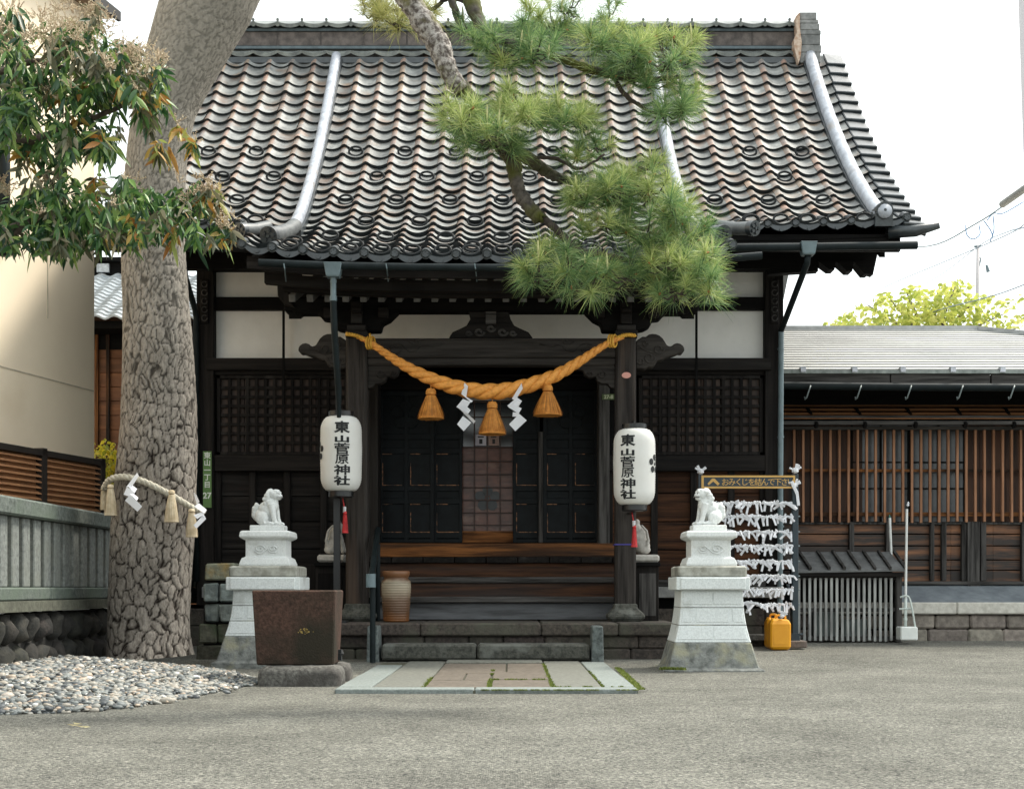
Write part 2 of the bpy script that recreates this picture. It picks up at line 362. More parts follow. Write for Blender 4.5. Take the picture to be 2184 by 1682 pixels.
# eave tiles: round end caps and hanging lips
def eave(xa, xb, y, name, yl):
    caps = MB(); lips = MB()
    c0 = int(round((xa-X0)/PITCH)); c1 = int(round((xb-X0)/PITCH)); n = normal(y)
    for c in range(c0, c1+1):
        x = X0+c*PITCH; z = prof_z(y)+lift(x, y)+.045; caps = MB()
        caps.tube([(x, y+.10, z+.045), (x, y-.035, z)], .047, n=14); 
        caps.tube([(x, y-.034, z), (x, y-.045, z)], [.036, .030], n=12)
        for q in range(5):
            a = q*2*math.pi/5+math.pi/2; caps.disc((x+.022*math.cos(a), y-.047, z+.022*math.sin(a)), .008, .008, n=6)
        caps.build('eave_cap_tile', TILED, shrine, smooth=True, autos=40)
        if c < c1:
            vs = []
            for k in range(13):
                t = k/12; xx = x+t*PITCH; zz = prof_z(y)+lift(xx, y)+wave(t)+.028
                d = .050+.012*math.sin(math.pi*t)
                vs += [(xx, y-.022, zz), (xx, y-.028, zz-d), (xx, y+.0, zz-d)]
            fs = []
            for k in range(12): a = k*3; b = a+3; fs += [(a, a+1, b+1, b), (a+1, a+2, b+2, b+1)]
            lips.add(vs, fs)
            lips.disc((x+PITCH/2, y-.034, prof_z(y)+lift(x, y)-.015), .022, .01, n=8)
    lips.build('eave_lip_tile', TILED, shrine, smooth=True, autos=40)
eave(KL, KR, YE, 'porch', 0); eave(XL+.28, KL-.28, YM, 'left', 0); eave(KR+.28, XR-.1, YM, 'right', 0)
# snow guard rings
def ring(x, y):
    if random.random() < .06: return
    x += random.uniform(-.02, .02); n = normal(y); mb = MB(); c = Vector((x, y, prof_z(y)+lift(x, y)))+n*.075
    tx = Vector((1, 0, 0)); ty = n.cross(tx).normalized(); 
    tilt = (ty*.72+n*.69).normalized()
    pts = [c+tx*math.cos(a)*.076+tilt*math.sin(a)*.055 for a in [2*math.pi*i/20 for i in range(21)]]
    mb.tube(pts, .0125, n=7, cap=False); mb.tube([c-tilt*.06-n*.05, c-tilt*.055], .016, n=6)
    mb.build('snow_guard_ring', mat('matt_black_guard', (.022, .025, .027), (.012, .014, .015), rough=.65, spec=.2), shrine, smooth=True)
def nearest_row(py, yy):  # rows index whose screen height is py
    best = min(yy, key=lambda y: abs((HZ-(prof_z(y)-CH)*FPX/y)-py)); return best-.12
for py, par, st in [(322, 0, 2), (373, 1, 2), (430, 0, 2), (483, 1, 2)]:
    y = nearest_row(py, rows)
    for c in range(int((XR-XL)/PITCH)-1):
        if c % st == par: 
            x = X0+(c+.5)*PITCH
            if abs(x+2.2) > .2 and abs(x-1.77) > .2: ring(x, y)
for c in range(c1+1, int((XR-XL)/PITCH)-1): ring(X0+(c+.5)*PITCH, rows[-2]-.1)
for c in range(1, c0-1): ring(X0+(c+.5)*PITCH, rows[-2]-.1)
for c in range(c0+1, c1-1): ring(X0+(c+.5)*PITCH, krows[-2]-.10)
for c in range(c0+1, c1-1, 2): ring(X0+(c+.5)*PITCH, krows[-3]-.08)
for c in range(c0+2, c1-1, 2): ring(X0+(c+.5)*PITCH, krows[2]-.08)
# silver descending ridges
def seam(x, ya, yb, name, r=.058, wob=0, m=TILEH, base=True):
    n = 26; mb = MB(); b2 = MB(); pts = []; rd = []
    for i in range(n+1):
        y = ya+(yb-ya)*i/n; nn = normal(y); pts.append(Vector((x+(.07*(i/n)**2 if x < -2 and x > -3 else 0), y, prof_z(y)+lift(x, y)))+nn*.125); rd.append(r*(1+.06*(i % 2)))
    mb.tube(pts, rd, n=14)
    if base:
        for i in range(n):
            p, q = pts[i], pts[i+1]; nn = normal(p.y)
            b2.bar(p-nn*.09, q-nn*.09, r*2.5, .12, up=nn)
        b2.build('ridge_bedding', TILED if m is TILEH else BROWNST, shrine)
    return mb.build(name, m, shrine, smooth=True)
seam(-2.2, 17.9, 13.9, 'descending_ridge'); seam(1.77, 17.9, 13.9, 'descending_ridge')
seam(3.73, 17.9, 14.27, 'verge_ridge', r=.070); seam(-3.85, 17.9, 14.27, 'verge_ridge', r=.070)
def kick(xs, ys, r, m=TILED, nm='ridge_end_tile'):
    pts = [Vector((x, y, prof_z(y)+lift(x, y)+.13)) for x, y in zip(xs, ys)]
    mb = MB(); mb.tube(pts, [r*.92]*(len(pts)-1)+[r], n=16); ko = mb.build(nm, m, shrine, smooth=True, autos=40); mb = MB()
    d = (pts[-1]-pts[-2]).normalized(); mb.tube([pts[-1]-d*.05, pts[-1]+d*.015], r*1.10, n=18)
    u = d.orthogonal().normalized(); v = d.cross(u)
    for q in range(5):
        a = 2*math.pi*q/5; c = pts[-1]+d*.02+(u*math.cos(a)+v*math.sin(a))*r*.6; mb.tube([c, c+d*.012], r*.26, n=8)
    mb.tube([pts[-1]+d*.02, pts[-1]+d*.034], r*.2, n=8)
    return mb.build('crest_end_disc', TILED, ko, smooth=True, autos=40)
GREYT = mat('mid_grey_tile', (.12, .13, .13), (.06, .066, .07), scale=9, rough=.45, bump=.002)
kick([-2.13, -2.15, -2.20, -2.26], [13.95, 13.7, 13.45, 13.22], .080, GREYT)
kick([1.77, 1.79, 1.87, 1.96], [13.95, 13.7, 13.45, 13.22], .080, GREYT)
kick([2.02, 2.14, 2.28], [13.85, 13.6, 13.4], .066, GREYT); kick([-2.38, -2.46, -2.56], [13.85, 13.6, 13.4], .062, GREYT)
kick([3.73, 3.73, 3.73], [14.5, 14.35, 14.24], .078, TILED); kick([-3.85, -3.85, -3.85], [14.5, 14.35, 14.24], .078, TILED)
# verge sleeve tiles on both gable edges
for sx, xe in ((1, XR), (-1, XL)):
    mb = MB()
    for i in range(len(rows)-1):
        yu, yl = rows[i], rows[i+1]; nu, nl = normal(yu), normal(yl)
        a = Vector((xe-.12*sx, yu+.03, prof_z(yu+.03))); b = Vector((xe-.12*sx, yl-.03, prof_z(yl-.03)))
        o = Vector((.24*sx, 0, 0))
        p = [a+nu*-.02, a+o+nu*-.10, b+o+nl*-.05, b+nl*.03, a+nu*.06, a+o+nu*.03, b+o+nl*.085, b+nl*.10]
        mb.hexa(p)
    mb.build('verge_tile', TILED, shrine, bevel=.01)
mb = MB(); zz = prof_z(14.27)
mb.tube([(3.80, 14.35, zz+.03), (4.05, 14.27, zz+.02), (4.27, 14.2, zz+.06)], [.07, .06, .035], n=10); mb.build('corner_eave_tile', TILED, shrine, smooth=True)
# main ridge
YR = 18.0; rz = prof_z(YR)
def ridge_x(px): return PX(px, YR)
rg = MB(); rg.pb(380, 1700, 66, 108, YR-.06, YR+.30); rg.build('ridge_wall', mat('dark_ridge_clay', (.10, .085, .078), (.05, .045, .042), scale=14, rough=.8, bump=.003), shrine)
rg = MB()
for px in range(410, 1612, 92): rg.pb(px, px+88, 69, 97, YR-.068, YR-.05)
rg.each('ridge_panel', mat('ridge_panel_clay', (.13, .11, .10), (.055, .047, .043), scale=10, rough=.8, island=.2), shrine)
rg = MB(); rg.pb(380, 1700, 98, 104, YR-.10, YR+.02); rg.pb(380, 1700, 60, 66, YR-.09, YR+.3); rg.build('ridge_trim', mat('blue_grey_trim', (.085, .12, .135), (.05, .07, .08), scale=10, rough=.5), shrine)
for nm, pt, pbm, yy, sc in (('ridge_cap_tile', 46, 61, YR-.12, 52), ('ridge_foot_tile', 108, 124, YR-.13, 52)):
    mb = MB(); px = 384
    while px < 1698:
        vs = []; n = 10
        for k in range(n+1):
            t = k/n; u = px+sc*t; dip = 9*math.sin(math.pi*t)**.8
            vs += [P(u, pt-1, yy+.12), P(u, pt+dip*.55, yy-.03), P(u, pt+dip*.9+5, yy-.02), P(u, pt+dip*.9+6, yy+.1)]
        fs = []
        for k in range(n):
            a = k*4; b = a+4; fs += [(a, a+1, b+1, b), (a+1, a+2, b+2, b+1), (a+2, a+3, b+3, b+2)]
        mb.add(vs, fs)
        if nm == 'ridge_cap_tile':
            mb.tube([P(px, pt-4, yy-.04), P(px, pt-4, yy+.3)], .02, n=8)
            mb.tube([P(px, pt+6, yy-.05), P(px, pt+6, yy+.05)], .028, n=8)
        px += sc
    mb.build(nm, mat('grey_ridge_tile', (.24, .26, .24), (.10, .11, .11), scale=9, rough=.45, island=.15), shrine, smooth=True, autos=35)
mb = MB(); mb.pb(380, 1700, 48, 62, YR-.02, YR+.3); mb.pb(380, 1700, 122, 134, YR-.16, YR+.3); mb.build('ridge_core', TILED, shrine)
# ridge end ornament: stack of stepped tiles, warm clay flank
mb = MB()
for a, b, c, d in ((1706, 1742, 26, 42), (1704, 1746, 42, 50), (1706, 1748, 50, 64), (1702, 1751, 64, 74), (1706, 1750, 74, 96), (1704, 1752, 96, 112), (1706, 1750, 112, 134)):
    mb.pb(a, b, c, d, YR-.22, YR+.35)
mb.build('ridge_end_ornament', mat('weathered_grey_tile', (.22, .22, .215), (.11, .115, .11), scale=14, rough=.6, island=.2), shrine, bevel=.008)
mb = MB(); mb.pprism([(1698, 34), (1706, 26), (1706, 60), (1710, 90), (1708, 120), (1703, 136), (1699, 120), (1694, 100), (1694, 82), (1700, 70)], YR-.26, YR-.1)
mb.build('ornament_flank', mat('rusty_cream_clay', (.55, .45, .36), (.30, .16, .09), scale=16, rough=.7), shrine)
# gable triangle and body shell
xr, xl = PX(1672, YW), PX(418, YW)
sh = MB()
for x in (xl+.05, xr-.12):
    sh.box(x, x+.07, YW+.02, 21.5, .1, 4.4)
    sh.add([(x, YW, 4.35), (x, 21.5, 4.35), (x, 18, 7.2), (x+.06, YW, 4.35), (x+.06, 21.5, 4.35), (x+.06, 18, 7.2)], [(0, 1, 2), (3, 5, 4), (0, 3, 4, 1), (1, 4, 5, 2), (2, 5, 3, 0)])
sh.box(xl, xr, 21.4, 21.5, .1, 4.4); sh.box(xl+.1, xr-.1, YW+1.6, YW+1.66, .3, 4.3); sh.box(xl, xr, YW+.3, 21.5, 4.2, 4.25)
sh.build('side_and_rear_wall', DK['z'], shrine)
# ---------------- facade, between the corner posts
mb = MB(); mb.pb(455, 1634, 570, 765, YW+.03, YW+.09); mb.build('plaster_panel', PLAS, shrine)
def part(nm, m, boxes, bevel=.006, parent=None):
    q = MB()
    for bx in boxes: q.pb(*bx)
    return q.each(nm, m, parent or shrine, bevel=bevel)[0]
for a, b in ((419, 456), (1632, 1671)):
    part('corner_post', DK['z'], [(a, b, 545, 1290, YW-.10, YW+.10)])
part('post_strip', BK['z'], [(455, 459, 560, 765, YW-.02, YW+.03), (1629, 1633, 560, 765, YW-.02, YW+.03), (602, 607, 655, 860, YW-.14, YW-.12), (1483, 1488, 655, 860, YW-.14, YW-.12)], 0)
part('tie_beam', BK['x'], [(456, 1632, 633, 660, YW-.06, YW+.04), (456, 1632, 545, 577, YW-.06, YW+.04)])
part('head_beam', DK['x'], [(440, 800, 763, 789, YW-.13, YW+.05), (1285, 1645, 763, 789, YW-.13, YW+.05), (800, 1285, 763, 800, YW-.05, YW+.05)])
part('window_lintel', DK['x'], [(457, 786, 790, 799, YW-.05, YW+.05), (1300, 1632, 790, 799, YW-.05, YW+.05)])
part('sill_beam', DK['x'], [(457, 800, 970, 1004, YW-.10, YW+.05), (1290, 1632, 970, 1004, YW-.10, YW+.05)])
part('foot_beam', GW['x'], [(457, 800, 1236, 1250, YW-.10, YW+.05), (1290, 1640, 1236, 1250, YW-.10, YW+.05)])
def lattice(a, b, c, d):
    f = MB()
    for q in ((a, b, c, c+7), (a, b, d-7, d), (a, a+8, c, d), (b-8, b, c, d)): f.pb(*q, YW-.04, YW+.04)
    fo = f.build('lattice_window', DK['z'], shrine, bevel=.004)
    g = MB(); n = int(round((b-a-16)/18.8)); px = (b-a-16)/n
    for i in range(1, n): g.pb(a+8+i*px-3.2, a+8+i*px+3.2, c+7, d-7, YW-.032, YW-.002)
    m_ = int(round((d-c-14)/18.6)); py = (d-c-14)/m_
    for j in range(1, m_): g.pb(a+8, b-8, c+7+j*py-3.2, c+7+j*py+3.2, YW-.028, YW-.004)
    g.build('lattice_grid', DK['z'], fo)
    h = MB(); k = 6; wv = (b-a-16)/k
    for i in range(k): h.pb(a+8+i*wv+1, a+8+(i+1)*wv-1, c+7, d-7, YW+.010, YW+.02)
    h.build('backing_board', mat('dull_brown_backing', (.050, .028, .019), (.016, .011, .009), scale=14, stretch=(1, 1, .1), island=.5), fo)
lattice(462, 784, 800, 970); lattice(1362, 1628, 800, 970)
def lower(a, b, st, seams):
    q = MB()
    edges = [a]+[s for s in st]+[b]
    for i in range(len(edges)-1):
        ys_ = [1004]+seams+[1237]
        for j in range(len(ys_)-1): q.pb(edges[i]+5, edges[i+1]-5, ys_[j]+1, ys_[j+1]-1, YW+random.uniform(0, .008), YW+.03)
    q.build('wall_board', RW['x'] if a > 1000 else DK['x'], shrine, bevel=.003)
    q = MB()
    for s in [a]+st+[b]: q.pb(s-7, s+7, 1004, 1237, YW-.04, YW+.04)
    q.each('wall_stile', DK['z'], shrine, bevel=.004)
lower(464, 790, [538, 612, 690], [1058, 1112, 1170]); lower(1300, 1628, [1396, 1480, 1560], [1052, 1112, 1172])
mb = MB(); mb.box(xl+.1, PX(800, YW), YW+.035, YW+.06, .3, 2.9); mb.box(PX(1290, YW), xr-.1, YW+.035, YW+.06, .3, 2.9); mb.each('inner_boarding', BK['x'], shrine)
# foundation of brown blocks
def blocks(nm, m, a, b, rowsz, Y0, Y1, parent, wr=(.30, .55), bev=.012):
    q = MB(); 
    for z0, z1 in rowsz:
        x = a
        while x < b-.02:
            w_ = min(random.uniform(*wr), b-x); 
            if b-(x+w_) < .12: w_ = b-x
            q.box(x+.003, x+w_-.003, Y0+random.uniform(0, .012), Y1, z0+.002, z1-.002); x += w_
    return q.build(nm, m, parent, bevel=bev)
zf = PZ(1250, YW)
blocks('foundation_course', BROWNST, xl-.1, xr+.05, [(.0, .28), (.28, .47)], YW-.12, YW+.1, shrine)
part('foundation_slab', mat('grey_concrete', (.30, .30, .29), (.18, .18, .175), scale=12, rough=.85, bump=.002), [(430, 800, 1251, 1274, YW-.2, YW+.1), (1290, 1672, 1251, 1274, YW-.2, YW+.1)])
# door bay
YD = 15.85
for a, b in ((784, 806), (1277, 1300)): part('door_post', GW['z'] if a > 1000 else DK['z'], [(a, b, 800, 1187, YD-.45, YD+.05)])
part('door_head', BK['x'], [(800, 1285, 800, 832, YD-.12, YD+.05), (800, 1285, 760, 801, YD-.3, YD+.05)])
BLK = mat('worn_black_lacquer', (.007, .010, .012), (.003, .004, .005), scale=10, rough=.45, bump=.002, spec=.14)
EDGE = mat('worn_brown_door_edge', (.36, .17, .08), (.02, .016, .014), scale=22, rough=.7, lo=.42, hi=.60)
def door(a, b, nm, cols, Y, crest=False):
    q = MB(); t, bt = 833, 1157
    q.pb(a, b, t, bt, Y+.02, Y+.05)
    ro = q.build(nm, BLK, shrine)
    q = MB(); st = 7 if (b-a) < 70 else 9
    xs = [a+(b-a)*i/cols for i in range(cols+1)]
    for i, x in enumerate(xs):
        x0 = x-st if i == cols else (x if i == 0 else x-st/2); q.pb(x0, x0+st, t, bt, Y-.005, Y+.02)
    rails = [t, 925, 955, 1035, 1062, 1135]
    for y in rails: q.pb(a, b, y, y+12, Y-.003, Y+.02)
    q.pb(a, b, bt-8, bt, Y-.003, Y+.02); q.build('door_rail', BLK, ro, bevel=.004)
    q = MB()
    for i in range(cols):
        for y0, y1 in ((967, 1035), (1074, 1135)):
            u0 = xs[i]+st; u1 = xs[i+1]-st; s = 1.6
            q.pb(u0, u1, y1-s, y1, Y+.002, Y+.02); q.pb(u0, u0+s, y0+(y1-y0)*.3, y1, Y+.002, Y+.02); q.pb(u0, u0+(u1-u0)*.5, y0, y0+s, Y+.002, Y+.02)
    if a < 1000: q.m = 0
    q.each('worn_moulding', EDGE, ro)
    if crest:
        q = MB(); cx, cy = (a+b)/2, 885
        for k in range(5):
            an = math.pi/2+k*2*math.pi/5; q.disc(P(cx+19*math.cos(an), cy-19*math.sin(an), Y+.012), PX(CXP+13, Y), .03, n=20)
        q.disc(P(cx, cy, Y+.012), PX(CXP+4, Y), .03, n=12); q.build('plum_crest', BLK, ro, bevel=.003)
door(806, 926, 'door_leaf', 2, YD-.10, True); door(924, 986, 'door_leaf', 1, YD-.02); door(1094, 1152, 'door_leaf', 1, YD-.02); door(1158, 1277, 'door_leaf', 2, YD-.10, True)
part('door_stop', GW['z'], [(1149, 1158, 920, 1157, YD-.12, YD)])
# centre glazed lattice door
q = MB(); q.pb(985, 1095, 833, 1157, YD+.14, YD+.16)
GL = mat('reddish_reflective_glass', (.155, .058, .036), (.075, .028, .018), scale=5, rough=.22, spec=.35, stretch=(1, 1, 3), c3=(.20, .11, .08), c3scale=4, c3lo=.55, c3hi=.7)
gd = q.build('glazed_door', GL, shrine)
q = MB(); q.pb(985, 1095, 833, 952, YD+.125, YD+.142); q.build('dark_upper_pane', mat('dark_glass', (.012, .013, .015), None, rough=.12, spec=.8), gd)
q = MB()
for i in range(0, 5): q.pb(984+27.5*i-1.2, 984+27.5*i+1.6, 833, 1157, YD+.10, YD+.12)
for y in [856, 888, 952, 982, 1010, 1038, 1065, 1092, 1118]: q.pb(985, 1095, y, y+2, YD+.102, YD+.118)
q.build('door_lattice', mat('red_brown_bar', (.045, .018, .012), None, rough=.6), gd)
part('door_bottom_board', BW['x'], [(985, 1095, 1132, 1157, YD+.095, YD+.12)], parent=gd)
q = MB(); CR = mat('grey_blue_crest', (.045, .05, .055), (.03, .034, .038), rough=.5)
for k in range(5):
    an = math.pi/2+k*2*math.pi/5; q.disc(P(1040+17*math.cos(an), 1063-17*math.sin(an), YD+.122), PX(CXP+11, YD), .004, n=20)
q.disc(P(1040, 1063, YD+.122), PX(CXP+4, YD), .006, n=12); q.build('plum_crest', CR, gd)
for a, b, c, d, col in ((1014, 1037, 926, 950, (.42, .40, .46)), (1042, 1064, 926, 950, (.30, .20, .17))):
    q = MB(); q.m = 0; q.pb(a, b, c, d, YD+.088, YD+.10); q.m = 1; q.pb(a+5, b-5, c+4, c+7, YD+.086, YD+.09); q.pb(a+8, b-8, c+10, c+20, YD+.086, YD+.09)
    q.build('paper_notice', [mat('notice_%d' % a, col, None, rough=.8), INK], gd)
q = MB(); q.pb(985, 1095, 846, 854, YD+.09, YD+.10); q.build('white_label_strip', mat('dull_white', (.30, .29, .28), None, rough=.8), gd)
# sill, veranda, wooden steps
part('door_sill', BW['x'], [(806, 1310, 1158, 1187, YD-.5, YD+.15)])
q = MB(); x = 700
while x < 1405: q.pb(x, min(x+66, 1405), 1187, 1200, 15.0, YD); x += 67.5
q.build('veranda_floor', DK['y'], shrine, bevel=.006)
part('step_riser', RW['x'], [(800, 1318, 1200, 1230, 15.05, 15.4), (800, 1318, 1243, 1273, 14.75, 15.1)])
q = MB(); q.pb(800, 1310, 1286, 1320, 14.5, 14.8); q.build('step_base_board', mat('weathered_blue_grey_board', (.15, .155, .165), (.05, .05, .052), scale=14, rough=.8, stretch=(.1, 1, 1)), shrine)
for a, b, Y in ((1230, 1243, 14.72), (1272, 1285, 14.42)):
    part('wooden_step', GW['x'], [(800, 1311, a, b, Y, Y+.36)], bevel=.012)
for s0 in (0, 1):
    a, b = ((640, 700), (1330, 1405))[s0]
    part('veranda_side_panel', GW['z'] if s0 else DK['z'], [(a, b, 1204, 1318, 14.55, 14.6)])
# plinth of stone
zt = .365
plx0, plx1 = PX(640, 13.4), PX(1448, 13.4)
blocks('plinth_top_course', BROWNST, plx0, plx1, [(zt-.125, zt)], 13.4, YW-.1, shrine, wr=(.7, 1.3), bev=.015)
blocks('plinth_lower_course', BROWNST, plx0, plx1, [(-.02, .12), (.12, zt-.125)], 13.44, 13.9, shrine, wr=(.28, .6), bev=.015)
STEPS = mat('dark_grey_step_stone', (.095, .095, .080), (.030, .032, .027), scale=30, rough=.9, bump=.005, bscale=60, c3=(.13, .135, .12), c3scale=6)
q = MB(); q.pb(813, 1015, 1373, 1407, 13.05, 13.42); q.pb(1018, 1257, 1373, 1407, 13.05, 13.42); q.each('stone_step', STEPS, shrine, bevel=.02)
q = MB()
for a, b in ((784, 808), (1260, 1288)): q.frust(PX((a+b)/2, 13.1), 13.2, [(.058, .16, 0), (.05, .15, zt-.02)])
q.each('step_cheek_stone', mat('blue_grey_cheek_stone', (.15, .175, .17), (.05, .06, .06), scale=24, rough=.85, bump=.006), shrine, bevel=.01)
# porch pillars with stone bases
YP = 14.0
for a, b in ((737, 783), (1313, 1357)):
    c = (a+b)/2; x = PX(c, YP); hw = (PX(b, YP)-PX(a, YP))/2; zb, zt2 = PZ(1287, YP), PZ(704, YP)
    q = MB(); ch = .022
    pts = [(-hw+ch, -hw), (hw-ch, -hw), (hw, -hw+ch), (hw, hw-ch), (hw-ch, hw), (-hw+ch, hw), (-hw, hw-ch), (-hw, -hw+ch)]
    V = [(x+u, YP+hw+v, z) for z in (zb, zt2) for u, v in pts]; F = [tuple(range(8)), tuple(range(8, 16))[::-1]]+[(i, (i+1) % 8, (i+1) % 8+8, i+8) for i in range(8)]
    q.add(V, F); q.build('porch_pillar', wood('pillar_wood', (.052, .046, .042), (.018, .0155, .0145), 'z', c3=(.10, .068, .05), c3scale=4, c3lo=.55, c3hi=.75), shrine)
    q = MB(); yb = YP+hw
    q.frust(x, yb, [(hw+.03, hw+.03, zt-.01), (hw+.075, hw+.075, zt+.03), (hw+.085, hw+.085, zt+.06), (hw+.05, hw+.05, zt+.10), (hw+.015, hw+.015, zt+.125), (hw+.012, hw+.012, zb+.001)])
    q.build('pillar_base_stone', STEPS, shrine, bevel=.012)
q = MB(); q.pb(1311, 1359, 1159, 1162, YP-.006, YP+.24); q.build('blue_cord', mat('blue_cord', (.05, .04, .25), None, rough=.6), shrine)
q = MB(); q.disc(P(1336, 800, YP-.004), .045, .006, n=24, rz=.030); q.build('oval_pink_plate', mat('pink_enamel', (.62, .30, .24), (.55, .24, .20), rough=.4), shrine)
q = MB(); q.pb(1284, 1312, 840, 852, YD-.462, YD-.452); gp = q.build('green_number_plate', mat('dull_green_plate', (.09, .13, .045), None, rough=.5), shrine)
q = MB(); flat_text(q, '27-8', PX(1298, YD-.466), YD-.466, PZ(846, YD-.466), .055, .03); q.build('plate_lettering', mat('pale_yellow_paint', (.55, .58, .40), None), gp)
# rainbow beam with carved waves
CB = wood('beam_wood', (.048, .043, .039), (.018, .016, .0145), 'x')
part('rainbow_beam', CB, [(783, 1313, 724, 762, YP+.02, YP+.2), (783, 1313, 763, 779, YP+.03, YP+.19), (783, 1313, 721, 725, YP+.01, YP+.21)], bevel=.012)
sw = MB()
def swp(pts, r=.007): sw.tube([P(a, b, YP+.016) for a, b in pts], r, n=6)
for mx in (0, 1):
    f = (lambda a: a) if not mx else (lambda a: 2096-a)
    swp([(f(842+13*math.cos(t)*(1-t/9)), 744+13*math.sin(t)*(1-t/9)) for t in [i*.35 for i in range(18)]])
    swp([(f(a), b) for a, b in ((826, 752), (832, 737), (845, 731), (858, 735), (866, 745), (875, 750), (888, 747), (896, 738), (906, 735), (918, 738), (930, 737), (945, 733))])
    swp([(f(a), b) for a, b in ((870, 728), (880, 733), (892, 733), (897, 727), (890, 724), (884, 728))])
sw.build('beam_carving', CB, shrine, smooth=True)
# carved bracket under each beam end
def mirror(poly): return [(2096-a, b) for a, b in poly]
BR = [(784, 779), (868, 779), (864, 787), (852, 790), (848, 800), (838, 806), (826, 802), (822, 812), (812, 818), (800, 818), (794, 826), (784, 828)]
for k, poly in enumerate((BR, mirror(BR))):
    q = MB(); q.pprism(poly, YP+.05, YP+.16); bo = q.build('carved_beam_bracket', CB, shrine, bevel=.006)
    q = MB(); f = (lambda a: a) if not k else (lambda a: 2096-a)
    for cx_, r_ in ((811, 9), (838, 7)):
        q.tube([P(f(cx_+r_*math.cos(t)*(1-t/11)), 797+r_*math.sin(t)*(1-t/11), YP+.045) for t in [i*.4 for i in range(17)]], .008, n=6)
    q.build('bracket_scroll', CB, bo, smooth=True)
# carved nosings on the outer sides
NR = [((1200+x/3.64)*.853, (640+y/3.64)*.853) for x, y in ((1420,770),(1460,745),(1480,732),(1510,733),(1540,712),(1570,706),(1600,708),(1635,722),(1665,748),(1685,780),(1700,805),(1722,822),(1745,820),(1765,800),(1795,790),(1825,796),(1850,815),(1865,845),(1858,872),(1835,886),(1810,884),(1790,892),(1760,905),(1720,912),(1690,925),(1660,945),(1625,950),(1608,965),(1595,992),(1565,1012),(1530,1012),(1500,1030),(1460,1024),(1420,1022))]
for k in (0, 1):
    poly = NR if not k else mirror(NR); f = (lambda a: a) if not k else (lambda a: 2096-a)
    q = MB(); q.pprism(poly, YP+.04, YP+.18); no = q.build('carved_nosing', CB, shrine, bevel=.012)
    q = MB()
    for cx_, cy_, r_, s_ in ((1385, 762, 13, 1), (1367, 770, 8, -1), (1405, 744, 12, 1), (1376, 732, 7, 1)):
        q.tube([P(f(cx_+s_*r_*math.cos(t)*(1-t/10)), cy_+r_*math.sin(t)*(1-t/10), YP+.038) for t in [i*.4 for i in range(18)]], .009, n=6)
    q.tube([P(f(a), b, YP+.038) for a, b in ((1345, 742), (1360, 736), (1372, 745), (1385, 750), (1400, 756), (1420, 748), (1437, 742))], .007, n=6)
    q.build('nosing_scroll', CB, no, smooth=True)
# bracket sets on the pillars
BS = [(606, 634), (612, 652), (622, 660), (628, 668), (678, 668), (688, 680), (704, 682), (709, 695), (722, 702), (737, 705), (737, 722), (783, 722), (783, 706), (811, 705), (815, 690), (831, 682), (849, 664), (849, 634)]
for k in (0, 1):
    poly = BS if not k else mirror(BS); f = (lambda a: a) if not k else (lambda a: 2096-a)
    q = MB(); q.pprism(poly, YP+.07, YP+.26); q.build('bracket_arm', BK['x'], shrine, bevel=.01)
    q = MB()
    for a, b, c, d in ((736, 784, 704, 718), (740, 780, 692, 704), (690, 712, 655, 676), (748, 772, 640, 668), (806, 828, 655, 676), (748, 772, 668, 690)):
        u, v = sorted((f(a), f(b))); q.pb(u, v, c, d, YP-.05 if c > 690 else YP-.02, YP+.25)
    q.pb(min(f(751), f(770)), max(f(751), f(770)), 655, 664, YP-.09, YP); q.each('bearing_block', DK['x'], shrine, bevel=.008)
part('porch_purlin', BK['x'], [(606, 1490, 636, 662, YP+.05, YP+.28)])
FL = [(958, 721), (966, 708), (984, 700), (996, 694), (1004, 680), (1000, 664), (1084+2, 664), (1090, 680), (1098, 694), (1110, 700), (1128, 708), (1138, 721)]
FL = [(a-1, b) for a, b in FL]
q = MB(); q.pprism(FL, YP+.08, YP+.15); fo = q.build('frog_leg_strut', DK['x'], shrine, bevel=.008)
q = MB()
for cx_, cy_, r_ in ((1022, 708, 11), (1072, 708, 11), (1047, 700, 9), (1000, 711, 7), (1094, 711, 7)):
    q.tube([P(cx_+r_*math.cos(t)*(1-t/10), cy_+r_*.8*math.sin(t)*(1-t/10), YP+.072) for t in [i*.4 for i in range(18)]], .014, n=6)
q.pb(1036, 1058, 664, 690, YP+.03, YP+.1); q.build('strut_carving', GW['x'], fo, smooth=False)
# porch eave underside: fascias, rafter ends, side arms
YF = 13.35
def xlin(mb, x0, x1, y0, z0, dy, dz, yoff=0):
    n = 14
    for i in range(n):
        a = x0+(x1-x0)*i/n; b = x0+(x1-x0)*(i+1)/n; mb.hexa([(a, y0, z0+lift(a, 13)), (b, y0, z0+lift(b, 13)), (b, y0+dy, z0+lift(b, 13)), (a, y0+dy, z0+lift(a, 13)), (a, y0, z0+dz+lift(a, 13)), (b, y0, z0+dz+lift(b, 13)), (b, y0+dy, z0+dz+lift(b, 13)), (a, y0+dy, z0+dz+lift(a, 13))])
q = MB(); xlin(q, KL+.03, KR-.03, YE+.06, prof_z(YE)-.15, .05, .11); q.build('eave_fascia', DK['x'], shrine)
q = MB(); xlin(q, KL+.15, KR-.15, YE+.30, prof_z(YE)-.22, .10, .10); xlin(q, KL+.3, KR-.3, YE+.45, prof_z(YE)-.24, .10, .11); q.build('eave_beam', DK['x'], shrine)
px = 628
